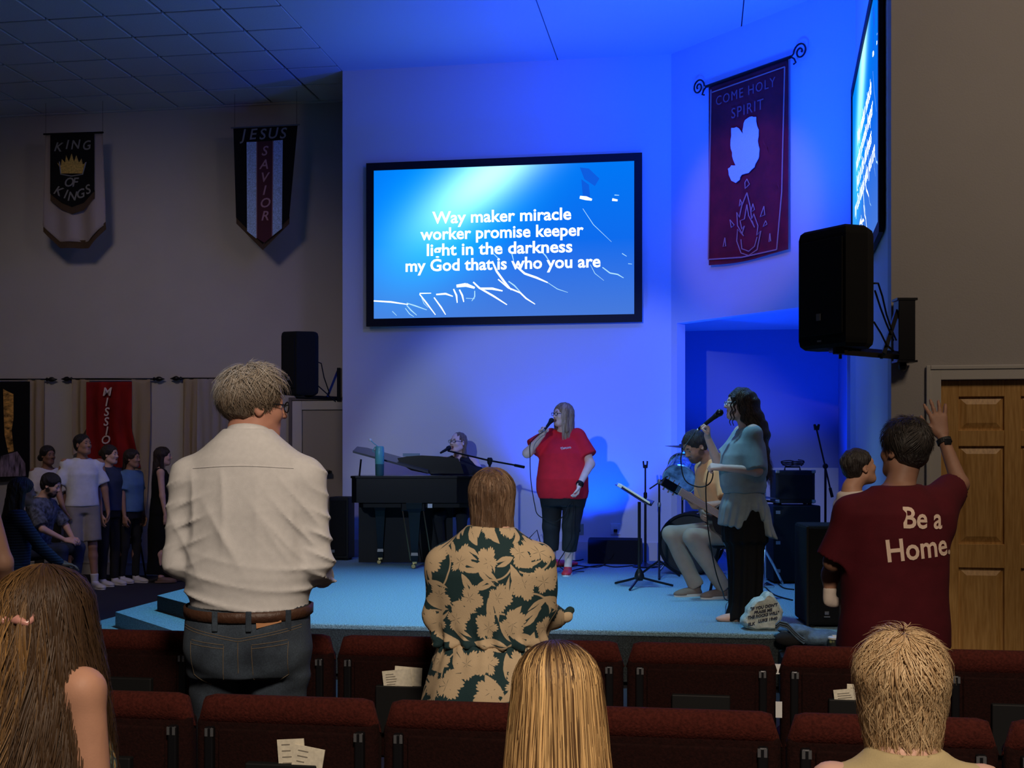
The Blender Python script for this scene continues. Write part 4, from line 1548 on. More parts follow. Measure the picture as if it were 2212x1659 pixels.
MB().tube([ha, ha + d * 0.01, ha + d * 0.04, ha + d * 0.055, ha + d * 0.12, ha + d * 0.16], [0.014, 0.024, 0.026, 0.016, 0.013, 0.010], 10).build('microphone', M_BLACK, e, smooth=True)

# ------------------------------------------------ drum kit (each drum can be lifted away)
M_DRUM = mat('dark_red_drum_shell', (0.035, 0.006, 0.008), 0.2)
M_SPARK = mat('blue_silver_sparkle', (0.25, 0.45, 0.65), 0.15, 0.85, var=0.85, vscale=16, bump=0.5, bscale=25, bdist=0.02)


def drum(name, label, c, r, l, axis_dir, shell, head, hoop, lugs=8):
    e = empty(name, c, 0, label, 'drum')
    q = Vector(axis_dir).to_track_quat('Z', 'Y').to_matrix().to_4x4()
    n = 36
    MB().lathe([(r * 0.985, 0.02), (r, 0.025), (r, l - 0.025), (r * 0.985, l - 0.02)], (0, 0, 0), n, q).build('shell', shell, e, smooth='auto')
    for z in (0.0, l):
        MB().lathe([(r * 0.97, z - 0.004), (r * 0.97, z + 0.004)], (0, 0, 0), n, q).build('drum_head', head, e)
        MB().tube([q @ Vector((r * 1.03 * math.cos(a * 2 * PI / n), r * 1.03 * math.sin(a * 2 * PI / n), z)) for a in range(n)], 0.014 * (r / 0.28) + 0.004, 6, closed=True).build('hoop', hoop, e)
    for i in range(lugs):
        a = i * 2 * PI / lugs + 0.2
        v = Vector((math.cos(a), math.sin(a), 0))
        MB().tube([q @ (v * r * 1.05 + Vector((0, 0, l * 0.08))), q @ (v * r * 1.05 + Vector((0, 0, l * 0.92)))], 0.006, 5).build('tension_rod', M_CHROME, e)
    return e, q


cb = Vector(((1489 - 1106) / FPX * 11.5, 11.5, HS + 0.30))
e, q = drum('bass_drum', 'big bass drum with black lettered head behind the guitarist', cb, 0.275, 0.38, (0.28, 1, 0.0), M_DRUM, mat('black_drum_head', (0.008, 0.007, 0.009), 0.25), M_BLACK, 8)
fr = Vector((-0.28, -1, 0)).normalized()
rt = Vector((0, 0, 1)).cross(-fr).normalized()
rt = -rt if rt.x < 0 else rt
text('TAMA', 0.07, M_WHITE, e, frame_mat(fr * 0.012 + rt * -0.03 + Vector((0, 0, 0.14)), rt, EZ), bold=0.004, shear=0.2)
for sx in (-1, 1):
    MB().tube([(sx * 0.2, 0.08, -0.17), (sx * 0.30, -0.02, -0.28)], 0.009, 6).build('spur', M_CHROME, e)
ct = Vector(((1468 - 1106) / FPX * 11.15, 11.15, HC - 52 / FPX * 11.15))
drum('tom_drum', 'blue and silver sparkle tom mounted above the bass drum', ct, 0.15, 0.24, (0.30, 0.80, 0.45), M_SPARK, mat('clear_blue_head', (0.30, 0.50, 0.70), 0.15, 0.6, var=0.8, vscale=12), M_CHROME, 6)
ct = Vector(((1535 - 1106) / FPX * 11.75, 11.75, HC - 80 / FPX * 11.7))
drum('tom_drum', 'second sparkle tom half hidden behind the guitarist', ct, 0.15, 0.22, (-0.1, 0.6, 0.8), M_SPARK, M_WHITE, M_CHROME, 6)
# cymbal on stand
Yc = 11.9
pc = P(1463, 966, Yc)
e = empty('cymbal_stand', (pc.x + 0.05, Yc, HS + 0.004), 0, 'dark cymbal on a stand above the drums', 'cymbal')
MB().lathe([(0.001, 0.03), (0.03, 0.025), (0.04, 0.01), (0.17, -0.01), (0.172, -0.012)], (0, 0, pc.z - HS), 28, Matrix.Rotation(0.12, 4, 'Y')).build('cymbal', mat('dark_bronze', (0.10, 0.08, 0.05), 0.35, 0.8), e, smooth='auto')
MB().tube([(0, 0, 0.05), (0, 0, pc.z - HS + 0.06)], 0.01, 8).build('post', M_BLKM, e)
tripod(e, p, 0.35, 0.25, M_BLKM)
# chrome hi-hat stand right of the singer
Yh = 10.5
ph = P(1652, 1235, Yh)
e = empty('hi_hat_stand', (ph.x, Yh, HS + 0.004), 0, 'chrome hi-hat stand with two cymbals right of the long-haired singer', 'stand')
zz = lambda y: HC - (y - 985) / (FPX / Yh) - HS
MB().tube([(0, 0, 0.03), (0, 0, zz(1060))], 0.012, 8).build('post', M_CHROME, e)
tripod(e, ph, 0.32, 0.17, M_CHROME, 0.2)
for dz in (0, 0.03):
    MB().lathe([(0.001, 0.02), (0.03, 0.015), (0.115, 0.0)], (0, 0, zz(1085) + dz), 24).build('cymbal', M_BRASS, e, smooth='auto')
MB().box((-0.05, -0.16, 0.0), (0.05, 0.12, 0.025), None, 0.006).build('pedal', M_CHROME, e)
MB().lathe([(0.02, -0.02), (0.026, 0), (0.02, 0.02)], (0, 0, zz(1140)), 10).build('clutch', M_CHROME, e)
# drum throne behind
e = empty('drum_throne', (2.05, 12.25, HS + 0.004), 0, 'round black drum stool behind the bass drum', 'stool')
MB().lathe([(0.15, 0.45), (0.17, 0.47), (0.17, 0.53), (0.14, 0.55), (0.02, 0.553)], (0, 0, 0), 24).build('seat', M_BLACKF, e, smooth='auto')
MB().tube([(0, 0, 0.15), (0, 0, 0.46)], 0.018, 8).build('post', M_CHROME, e)
tripod(e, ph, 0.3, 0.24, M_CHROME, 0.5)
# small boom stand by the drums
Yq = 11.2
pq = P(1424, 1150, Yq)
e = empty('microphone_stand', (pq.x, Yq, HS + 0.004), 0, 'slim stand with short boom left of the bass drum', 'stand')
o = Vector((pq.x, Yq, HS + 0.004))
MB().tube([(0, 0, 0.12), P(1424, 1040, Yq) - o], 0.010, 8).build('post', M_BLKM, e)
tripod(e, pq, 0.16, 0.22, M_BLKM, 0.4)
MB().tube([P(1403, 1056, Yq) - o, P(1424, 1042, Yq) - o, P(1456, 1018, Yq - 0.05) - o], 0.007, 8).build('boom', M_BLKM, e)
mb = MB()
for y in (1040, 1090):
    mb = MB().lathe([(0.014, -0.02), (0.018, 0), (0.014, 0.02)], P(1424, y, Yq) - o, 10)
    mb.build('clutch', M_STEEL, e)
MB().tube([P(1454, 1020, Yq - 0.05) - o, P(1464, 1014, Yq - 0.06) - o], 0.02, 8).build('microphone', M_BLACK, e)

# ------------------------------------------------ small things on the stage floor
def floor_cable(label, pts, m=M_BLACK, r=0.006):
    P3 = [PS(x, y) + Vector((0, 0, r)) for x, y in pts]
    # smooth the path
    out = []
    for i in range(len(P3) - 1):
        p0, p1, p2, p3 = P3[max(i - 1, 0)], P3[i], P3[i + 1], P3[min(i + 2, len(P3) - 1)]
        for k in range(6):
            t = k / 6
            out.append(0.5 * ((2 * p1) + (-p0 + p2) * t + (2 * p0 - 5 * p1 + 4 * p2 - p3) * t * t + (-p0 + 3 * p1 - 3 * p2 + p3) * t ** 3))
    out.append(P3[-1])
    for q_ in out:
        q_.z = HS + 0.004 + r
    return tag(MB().tube(out, r, 5).build('floor_cable', m), label, 'cable')


floor_cable('black cable running from the power strip along the wall foot', [(1272, 1206), (1250, 1212), (1225, 1214), (1245, 1222), (1290, 1226), (1310, 1218)])
floor_cable('thin cable winding between the red singer and the floor monitor', [(1232, 1235), (1260, 1228), (1300, 1222), (1330, 1226), (1380, 1222), (1440, 1220)])
floor_cable('cable snaking from under the guitarist to the subwoofer', [(1560, 1262), (1600, 1275), (1640, 1262), (1672, 1286), (1712, 1298)])
floor_cable('cable lying right of the black skirt singer near the stage back', [(1640, 1240), (1670, 1252), (1690, 1270), (1715, 1275)])
a = PS(1252, 1206)
e = empty('power_strip', (a.x, a.y + 0.1, HS + 0.004), -TH, 'black power strip on the floor behind the woman in red', 'power strip')
MB().box((-0.16, -0.03, 0), (0.16, 0.03, 0.045), None, 0.006).build('body', M_BLACK, e)
for i in range(3):
    MB().box((-0.10 + i * 0.08 - 0.018, -0.02, 0.045), (-0.10 + i * 0.08 + 0.018, 0.02, 0.075), None, 0.004).build('plug', (M_WHITE, M_BLACK, M_WHITE)[i], e)
for i, (x, y) in enumerate(((1158, 1204), (1190, 1200))):
    a = PS(x, y)
M_REDB = mat('bright_red_nylon', (0.62, 0.03, 0.05), 0.6, bump=0.4, bscale=30)
a = PS(1168, 1216)
blob('folded_bag', [ell((a.x, 12.35, HS + 0.05), (0.20, 0.10, 0.048), k=0.03), ell((a.x + 0.22, 12.4, HS + 0.035), (0.16, 0.12, 0.032), k=0.03),
                    half((0, 0, HS + 0.005), (0, 0, -1))], M_REDB, h=0.012, label='flat red bag lying behind the red singer\'s feet', cat='bag')
tag(MB().tube([(PS(1150, 1215).x, 12.9, HS + 0.1), (PS(1140, 1195).x, 13.0, HS + 0.25), (PS(1150, 1170).x, 13.0, HS + 0.34), (PS(1160, 1185).x, 12.95, HS + 0.2), (PS(1172, 1200).x, 12.9, HS + 0.02)],
              0.006, 5).build('floor_cable', M_BLACK), 'loop of black cable standing up near the wall foot', 'cable')

# painted rock
rk = PZ(1645, 1360, HS)
rk.y -= 0.0
k = FPX / rk.y
c8 = lambda x, y: (1560 + x / 6.506, 1240 + y / 6.506)
ro = empty('painted_rock', (rk.x, rk.y, HS + 0.004), 0, 'pale rock lettered with a verse at the stage edge beside the subwoofer', 'rock')


def rock():
    out = [c8(*q) for q in ((640, 272), (690, 300), (740, 370), (800, 470), (835, 545), (820, 620), (760, 720), (720, 800), (600, 790), (420, 800), (330, 780), (265, 700), (270, 660),
                            (330, 580), (345, 510), (430, 400), (470, 370), (560, 345), (600, 290))]
    pts = [Vector(((x - 1645) / k, 0, HC - (y - 985) / k - HS - 0.004)) for x, y in out]
    zmin = min(p.z for p in pts)
    for p_ in pts:
        p_.z -= zmin
    n = len(pts)
    c = sum(pts, Vector()) / n
    rings = [(0.0, 0.86, -0.075), (0.0, 1.0, -0.05), (0.0, 1.04, 0.0), (0, 0.98, 0.06), (0, 0.75, 0.11), (0, 0.35, 0.125)]
    bm = bmesh.new()
    R = []
    for _, s, y in rings:
        R.append([bm.verts.new((c.x + (p_.x - c.x) * s, y + random.uniform(-0.006, 0.006), max(0.0, c.z + (p_.z - c.z) * s))) for p_ in pts])
    for a_, b_ in zip(R[:-1], R[1:]):
        for i in range(n):
            bm.faces.new((a_[i], a_[(i + 1) % n], b_[(i + 1) % n], b_[i]))
    bm.faces.new(R[0][::-1])
    bm.faces.new(R[-1])
    bmesh.ops.recalc_face_normals(bm, faces=list(bm.faces))
    bmesh.ops.triangulate(bm, faces=list(bm.faces))
    bmesh.ops.subdivide_edges(bm, edges=list(bm.edges), cuts=2, use_grid_fill=True)
    for v in bm.verts:
        nz_ = noise.noise(v.co * 22) * 0.005 + noise.noise(v.co * 60) * 0.002
        if v.co.y > -0.07:
            v.co += v.normal * nz_
        v.co.z = max(v.co.z, 0)
    me = bpy.data.meshes.new('stone')
    bm.to_mesh(me)
    bm.free()
    return link('stone', me, mat('pale_stone', (0.50, 0.54, 0.48), 0.85, var=0.22, vscale=30, bump=0.8, bscale=50, bdist=0.006), ro, 'auto')


rock()
for t_, x, y, sz in (('"IF YOU DON\'T', 545, 440, 0.026), ('PRAISE ME', 535, 500, 0.026), ('THE ROCKS WILL"', 540, 555, 0.025), ('LUKE 19:40', 600, 618, 0.026), ('ELK', 372, 680, 0.028)):
    px, py = c8(x, y)
    text(t_, sz, M_INK, ro, frame_mat(((px - 1645) / k, -0.084, HC - (py - 985) / k - HS - 0.004), (1, 0, 0.17), (-0.17, 0, 1)), shear=0.25, bold=0.0008, extrude=0.002)

# folded jeans and a bag draped over the stage edge
M_DENIM2 = mat('blue_denim_cloth', (0.10, 0.17, 0.26), 0.9, bump=0.6, bscale=90, bdist=0.005, var=0.3, vscale=30)
jc = Vector((1.60 + 0.145, 7.60, HS))


def jeans_disp(X, Y, Z):
    return (0.006 * np.sin(26 * X + 9 * Z) * np.cos(14 * Y + 4 * X)).astype(np.float32)


xj = lambda px: (px - 1106) / FPX * 7.62
zj = lambda py: HC - (py - 985) / FPX * 7.62
bg = empty('shoulder_bag', (xj(1745), 7.62, HS), 0, 'soft blue denim bag slumped over the stage edge in front of the subwoofer', 'bag')
o = bg.location
blob('bag_body', [ell((xj(1770) - o.x, 0.0, zj(1378) - o.z), (0.13, 0.10, 0.055), k=0.03), ell((xj(1720) - o.x, 0.02, zj(1362) - o.z), (0.12, 0.09, 0.035), k=0.03),
                  ell((xj(1795) - o.x, 0.0, zj(1388) - o.z), (0.07, 0.09, 0.035), k=0.03)], M_DENIM2, bg, h=0.010, disp=jeans_disp)
mb = MB()
for i in range(5):
    off = 0.010 * i
    pts = [P(x, y + i * 2.4, 7.54) - o for x, y in ((1676, 1350), (1684, 1342), (1700, 1346), (1715, 1362), (1728, 1374), (1737, 1380))]
    m_ = MB()
    for j in range(len(pts) - 1):
        pass
    m_.tube(pts, 0.007, 6)
    m_.build('folded_edge', M_DENIM2 if i % 2 == 0 else M_BLACKF, bg)
blob('dark_lining', [ell((xj(1705) - o.x, -0.03, zj(1378) - o.z), (0.10, 0.05, 0.05), k=0.02)], M_BLACKF, bg, h=0.012)
# black box standing before the stage with a patterned cup
bx = empty('equipment_case', ((1752 - 1106) / FPX * 7.45, 7.36, 0), -TH, 'low black box on the floor against the stage front', 'case')
MB().box((-0.20, 0, 0.0), (0.20, 0.28, 0.268), None, 0.01).build('cabinet', M_BLACK, bx)
MB().box((-0.18, -0.006, 0.24), (0.18, 0.0, 0.25)).build('lid_seam', M_BLKM, bx)
cup_p = P(1800, 1414, 7.45)
cu_ = empty('travel_cup', (cup_p.x, 7.45, 0.270), 0, 'flowered travel cup with white lid on the low black box', 'cup')
m, nt, N, L, b = nodes_of('flowered_print')
tc = N.new('ShaderNodeTexCoord'); vo = N.new('ShaderNodeTexVoronoi'); vo.inputs['Scale'].default_value = 32
L.new(tc.outputs['Object'], vo.inputs['Vector'])
cr = N.new('ShaderNodeValToRGB')
cr.color_ramp.elements[0].position = 0.25; cr.color_ramp.elements[0].color = (0.55, 0.60, 0.25, 1)
cr.color_ramp.elements[1].position = 0.5; cr.color_ramp.elements[1].color = (0.02, 0.03, 0.03, 1)
k2 = cr.color_ramp.elements.new(0.12); k2.color = (0.75, 0.45, 0.40, 1)
L.new(vo.outputs['Distance'], cr.inputs['Fac']); L.new(cr.outputs['Color'], b.inputs['Base Color'])
MB().lathe([(0.026, 0), (0.030, 0.004), (0.033, 0.09), (0.033, 0.10)], (0, 0, 0), 20).build('body', m, cu_, smooth='auto')
MB().lathe([(0.034, 0.098), (0.034, 0.108), (0.026, 0.114)], (0, 0, 0), 20).box((-0.008, -0.01, 0.112), (0.018, 0.01, 0.122), None, 0.002).build('lid', M_WHITE, cu_, smooth='auto')

# ================================================================== SEATING
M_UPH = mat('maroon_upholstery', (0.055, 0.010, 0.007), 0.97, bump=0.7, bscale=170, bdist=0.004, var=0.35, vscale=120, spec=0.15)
M_UPH_SHADE = mat('maroon_shaded_fabric', (0.013, 0.003, 0.0025), 0.95, spec=0.15, bump=0.6, bscale=170, bdist=0.004, var=0.35, vscale=120)  # same maroon darkened: shade on the chair backs put into the colour
CW = 0.53


def make_chair():
    e = empty('church_chair', (0, 0, 0), 0, 'x', 'chair')
    w = CW / 2 - 0.003
    # padded roll: extruded rounded profile with round shoulders
    mb = MB()
    n = 14
    secs = []
    for i in range(-10, 11):
        t = i / 10
        x = w * (1 - (1 - abs(t)) ** 1.6) * (1 if t > 0 else -1) if False else w * t
        sh = math.sqrt(max(0.0, 1 - max(0, (abs(t) - 0.84) / 0.16) ** 2))
        r = 0.043 * max(0.05, sh)
        ring = []
        for j in range(n):
            a = 2 * PI * j / n
            ring.append((x, r * 0.85 * math.cos(a), 0.800 + (r * math.sin(a)) - 0.043 * (1 - sh) * 1.1))
        secs.append(ring)
    vs = [v for r_ in secs for v in r_]
    fs = [(i * n + j, i * n + (j + 1) % n, (i + 1) * n + (j + 1) % n, (i + 1) * n + j) for i in range(20) for j in range(n)]
    fs += [tuple(range(n))[::-1], tuple(20 * n + j for j in range(n))]
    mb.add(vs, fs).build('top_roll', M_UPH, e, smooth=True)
    MB().box((-w + 0.004, -0.028, 0.40), (w - 0.004, 0.035, 0.785), None, 0.02, 3).build('back_pad', M_UPH_SHADE, e, smooth='auto')
    MB().box((-w + 0.075, -0.040, 0.41), (w - 0.075, -0.026, 0.755), None, 0.012, 3).build('back_panel', M_UPH_SHADE, e, smooth='auto')
    for sx in (-1, 1):
        MB().box((sx * (w - 0.050) - 0.013, -0.046, 0.02), (sx * (w - 0.050) + 0.013, -0.022, 0.76), None, 0.005).build('frame_tube', M_BLKM, e)
        MB().box((sx * (w - 0.050) - 0.012, 0.36, 0.0), (sx * (w - 0.050) + 0.012, 0.384, 0.42), None, 0.005).build('leg', M_BLKM, e)
        MB().box((sx * (w - 0.052) - 0.012, -0.047, 0.735), (sx * (w - 0.052) - 0.004, -0.043, 0.757)).build('staple', M_STEEL, e)
        MB().box((sx * (w - 0.052) + 0.004, -0.047, 0.735), (sx * (w - 0.052) + 0.012, -0.043, 0.757)).build('staple', M_STEEL, e)
    MB().box((-w + 0.01, -0.02, 0.40), (w - 0.01, 0.46, 0.475), None, 0.035, 3).build('seat', M_UPH, e, smooth='auto')
    pk = MB().box((-0.10, -0.066, 0.50), (0.10, -0.040, 0.672), None, 0.004)
    pk.build('book_pocket', M_BLACK, e)
    return e


proto = make_chair()


def uposition(t, Y0):
    """on a seating row whose line is Y = Y0 - slope X: point for image slope t"""
    s = ST / CT
    Y = Y0 / (1 + s * t)
    return Vector((t * Y, Y, 0))


first = True
chairs = {}
lab = {
    ('A', -1): 'near row chair at the left frame edge behind the long-haired girl',
    ('A', 0): 'near row chair with cream booklets sticking out of its pocket',
    ('A', 1): 'near row chair left of the blonde-streaked head below the floral dress',
    ('A', 2): 'near row chair right of the blonde-streaked head',
    ('A', 3): 'near row chair left of the short blonde head, papers at its pocket',
    ('A', 4): 'near row chair at the bottom right frame corner',
    ('B', -2): 'far row chair at the left frame edge behind the long-haired girl',
    ('B', -1): 'far row chair left of the man in jeans',
    ('B', 0): 'far row chair behind the legs of the man in jeans',
    ('B', 1): 'far row chair with cream booklets left of the floral dress',
    ('B', 2): 'far row chair behind the floral dress',
    ('B', 3): 'far row chair with empty pocket in the middle under the stage edge',
    ('B', 4): 'far row chair with booklets in front of the man in the lettered shirt',
    ('B', 5): 'far row chair by the oak door at the right frame edge',
}
for row, Y0, t0, rng in (('A', 3.20, (425 - 1106) / FPX, range(-1, 5)), ('B', 4.33, (727 - 1106) / FPX, range(-2, 6))):
    org = uposition(t0, Y0)
    for i in rng:
        # chairs (B: index 1 begins at px 727)
        j = i if row == 'A' else i - 1
        c = org + U * (CW * (j + 0.5))
        o = proto if first else copy_tree(proto)
        first = False
        o.location = c
        o.rotation_euler = (0, 0, -TH)
        o['label'] = 'maroon ' + lab[(row, i)]
        o['group'] = 'maroon church chairs in two linked rows'
        chairs[(row, i)] = o
# papers in pockets
def booklet(chair, dx, z, w, h, rot, label, yo=-0.054):
    B = chair.matrix_basis
    mb = MB()
    mb.box((-w / 2, -0.004, 0), (w / 2, 0.0, h))
    M = B @ Matrix.Translation((dx, yo, z)) @ Matrix.Rotation(rot, 4, 'Y')
    mb.v = [tuple(M @ Vector(v)) for v in mb.v]
    b_ = empty('booklet', M.translation.copy(), 0, label, 'booklet', 'paper booklets in the chair pockets')
    o = mb.build('page', M_PAPER, b_)
    ml = MB()
    for k in range(7):
        ww = w * random.uniform(0.25, 0.42)
        ml.box((-w / 2 + 0.012, -0.0052, h - 0.012 - k * h * 0.12), (-w / 2 + 0.012 + ww, -0.0042, h - 0.0155 - k * h * 0.12 + 0.001))
    ml.v = [tuple(M @ Vector(v)) for v in ml.v]
    ml.build('print_lines', mat('grey_ink', (0.30, 0.27, 0.22), 0.9), b_, kind='stuff')
    reparent(b_)
    return b_


bpy.context.view_layer.update()
ch = chairs[('A', 0)]
booklet(ch, 0.035, 0.60, 0.075, 0.138, -0.08, 'plain cream booklet leaning left in the near chair pocket', -0.050)
booklet(ch, 0.062, 0.60, 0.085, 0.122, 0.16, 'printed cream booklet leaning right in the near chair pocket', -0.058)
ch = chairs[('B', 1)]
booklet(ch, -0.015, 0.655, 0.105, 0.075, -0.12, 'printed booklet tilted in the pocket left of the floral dress', -0.058)
booklet(ch, 0.015, 0.655, 0.10, 0.085, 0.06, 'plain booklet behind the tilted one left of the floral dress', -0.050)
ch = chairs[('B', 4)]
booklet(ch, -0.02, 0.645, 0.115, 0.065, -0.12, 'printed booklet beside the short blonde head, far row', -0.058)
booklet(ch, 0.01, 0.645, 0.10, 0.078, 0.02, 'pale slip behind the printed booklet in the far row', -0.050)
ch = chairs[('A', 3)]
booklet(ch, 0.0, 0.58, 0.115, 0.085, 0.0, 'wide printed card beside the short blonde head, near row', -0.058)
booklet(ch, 0.02, 0.58, 0.09, 0.105, 0.12, 'slips behind the wide card in the near row', -0.050)
# link tags between chairs
for key, dz, h_ in ((('B', 3), 0.60, 0.055), (('B', 3), 0.74, 0.035)):
    ch = chairs[key]
    M = ch.matrix_basis @ Matrix.Translation((CW / 2, -0.045 if dz < 0.7 else 0.01, dz))
    mb = MB().box((-0.011, -0.002, 0), (0.011, 0.002, h_))
    mb.v = [tuple(M @ Vector(v)) for v in mb.v]
    tag(mb.build('seat_tag', M_WHITE), 'small white %s tag between the two far row chairs right of centre' % ('lower' if dz < 0.7 else 'upper'), 'tag')

# single black chair behind the left group
p = PZ(272, 1252, 0)
e = empty('stacking_chair', (p.x - 0.12, p.y + 0.1, 0), -0.5, 'black padded chair standing behind the young people at left', 'chair')
MB().box((-0.2, -0.2, 0.43), (0.2, 0.2, 0.49), None, 0.025, 3).build('seat', M_BLACKF, e, smooth='auto')
MB().box((-0.2, 0.17, 0.55), (0.2, 0.21, 0.85), None, 0.02, 3).build('backrest', M_BLACKF, e, smooth='auto')
for sx in (-1, 1):
    MB().tube([(sx * 0.19, -0.21, 0), (sx * 0.18, -0.15, 0.43)], 0.012, 6).build('leg', M_BLKM, e)
    MB().tube([(sx * 0.19, 0.26, 0), (sx * 0.18, 0.17, 0.45), (sx * 0.18, 0.20, 0.6)], 0.012, 6).build('leg', M_BLKM, e)

# ================================================================== PEOPLE
def rot3(yaw=0, pitch=0, roll=0):
    """yaw about z, pitch about x (positive looks up), roll about y, degrees"""
    return np.array((Matrix.Rotation(math.radians(yaw), 3, 'Z') @ Matrix.Rotation(math.radians(pitch), 3, 'X') @ Matrix.Rotation(math.radians(roll), 3, 'Y')))


def xf(prims, R, o, s=1.0):
    out = []
    for q in prims:
        q = dict(q)
        if q['t'] == 'c':
            q['a'] = o + R @ (q['a'] * s)
            q['b'] = o + R @ (q['b'] * s)
            q['ra'] *= s
            q['rb'] *= s
        elif q['t'] == 'e':
            q['c'] = o + R @ (q['c'] * s)
            q['r'] = np.array(q['r']) * s
            q['R'] = R @ q['R'] if q['R'] is not None else R
        elif q['t'] == 'h':
            q['p'] = o + R @ (q['p'] * s)
            q['n'] = R @ q['n']
        q['k'] *= s
        out.append(q)
    return out


def ik(a, c, l1, l2, pole):
    a, c, pole = V(*a), V(*c), V(*pole)
    d = c - a
    L = np.linalg.norm(d)
    if L > (l1 + l2) * 0.999:
        c = a + d / L * (l1 + l2) * 0.999
        d = c - a
        L = np.linalg.norm(d)
    n = d / L
    x = (l1 * l1 - l2 * l2 + L * L) / (2 * L)
    h = math.sqrt(max(l1 * l1 - x * x, 0))
    p = pole - n * (pole @ n)
    p = p / (np.linalg.norm(p) + 1e-9)
    return a + n * x + p * h, c


def unit(v):
    v = np.array(v, float)
    return v / (np.linalg.norm(v) + 1e-9)


def head_prims(mouth=0.0, female=False, beard=False):
    f = True
    P_ = [ell((0, -0.014, 0.034), (0.075, 0.097, 0.083), k=0.02, fine=f),
          ell((0, 0.028, -0.035), (0.058, 0.062, 0.078), k=0.04, fine=f),
          ell((0, 0.050, -0.088 - mouth * 0.012), (0.034, 0.034, 0.026), k=0.03, fine=f),
          cone((-0.050, 0.0, -0.06), (-0.02, 0.06, -0.095), 0.020, 0.016, 0.03, f),
          cone((0.050, 0.0, -0.06), (0.02, 0.06, -0.095), 0.020, 0.016, 0.03, f),
          cone((-0.032, 0.074, 0.024), (0.032, 0.074, 0.024), 0.012, 0.012, 0.016, f),
          ell((-0.034, 0.062, -0.026), (0.024, 0.024, 0.022), k=0.02, fine=f),
          ell((0.034, 0.062, -0.026), (0.024, 0.024, 0.022), k=0.02, fine=f),
          ell((-0.031, 0.098, 0.004), (0.017, 0.012, 0.011), k=0.010, sub=True),
          ell((0.031, 0.098, 0.004), (0.017, 0.012, 0.011), k=0.010, sub=True),
          cone((-0.042, 0.078, 0.012), (-0.021, 0.083, 0.013), 0.0065, 0.0065, 0.004, f), cone((0.042, 0.078, 0.012), (0.021, 0.083, 0.013), 0.0065, 0.0065, 0.004, f),
          cone((-0.040, 0.077, -0.008), (-0.023, 0.081, -0.008), 0.005, 0.005, 0.005, f), cone((0.040, 0.077, -0.008), (0.023, 0.081, -0.008), 0.005, 0.005, 0.005, f),
          cone((0, 0.086, 0.010), (0, 0.106, -0.026), 0.007, 0.011, 0.010, f),
          ell((-0.012, 0.094, -0.030), (0.008, 0.010, 0.007), k=0.006, fine=f),
          ell((0.012, 0.094, -0.030), (0.008, 0.010, 0.007), k=0.006, fine=f),
          cone((-0.018, 0.080, -0.056), (0.018, 0.080, -0.056), 0.008, 0.008, 0.008, f),
          cone((-0.014, 0.078, -0.069 - mouth * 0.014), (0.014, 0.078, -0.069 - mouth * 0.014), 0.009, 0.009, 0.008, f),
          ell((-0.077, -0.006, -0.008), (0.009, 0.019, 0.031), rot3(12, 0, 8), k=0.008, fine=f),
          ell((0.077, -0.006, -0.008), (0.009, 0.019, 0.031), rot3(-12, 0, -8), k=0.008, fine=f),
          ell((-0.083, 0.0, -0.004), (0.006, 0.010, 0.016), k=0.005, sub=True),
          ell((0.083, 0.0, -0.004), (0.006, 0.010, 0.016), k=0.005, sub=True)]
    if mouth > 0:
        P_.append(ell((0, 0.094, -0.063 - mouth * 0.006), (0.017, 0.018, 0.004 + 0.009 * mouth), k=0.004, sub=True))
    return P_


def hand_prims(w, fwd, palm, thumb, curl=0.3, s=1.0, spread=0.1, fine=True, tcurl=0.4, fist=False):
    """w wrist, fwd along the hand, palm the direction the palm faces, thumb the side the thumb is on"""
    w, fwd, palm = V(*w), unit(fwd), V(*palm)
    palm = unit(palm - fwd * (palm @ fwd))
    side = unit(np.cross(fwd, palm))
    if side @ V(*thumb) < 0:
        side = -side
    P_ = []
    kn = []
    for i, (o_, l) in enumerate(((0.029, 0.070), (0.010, 0.079), (-0.009, 0.073), (-0.027, 0.058))):
        b = w + (fwd * (0.086 - abs(o_ - 0.01) * 0.25) + side * o_) * s
        kn.append(b)
        P_.append(cone(w + side * o_ * 0.55 * s + fwd * 0.012 * s, b, 0.0150 * s, 0.0120 * s, 0.014, fine))
        d = unit(fwd + side * spread * (o_ / 0.03))
        a1, a2, a3 = curl * 62, curl * 140, curl * 195
        p = b
        for a, f_, r0, r1 in ((a1, 0.45, 0.0098, 0.0088), (a2, 0.31, 0.0088, 0.008), (a3, 0.24, 0.008, 0.0068)):
            a = math.radians(a)
            q = p + (d * math.cos(a) + palm * math.sin(a)) * l * f_ * s
            P_.append(cone(p, q, r0 * s, r1 * s, 0.004, fine))
            p = q
    t0 = w + (side * 0.020 + fwd * 0.018 + palm * 0.006) * s
    t1 = t0 + unit(side * 0.75 + fwd * 0.7 + palm * 0.35 * tcurl) * 0.044 * s
    t2 = t1 + unit(side * (0.45 - 0.6 * tcurl) + fwd * 0.9 + palm * 0.9 * tcurl) * 0.032 * s
    t3 = t2 + unit(side * (0.2 - 0.9 * tcurl) + fwd * 0.9 + palm * 1.0 * tcurl) * 0.024 * s
    P_ += [cone(t0, t1, 0.016 * s, 0.012 * s, 0.014, fine), cone(t1, t2, 0.0115 * s, 0.010 * s, 0.006, fine), cone(t2, t3, 0.010 * s, 0.0078 * s, 0.004, fine)]
    return P_


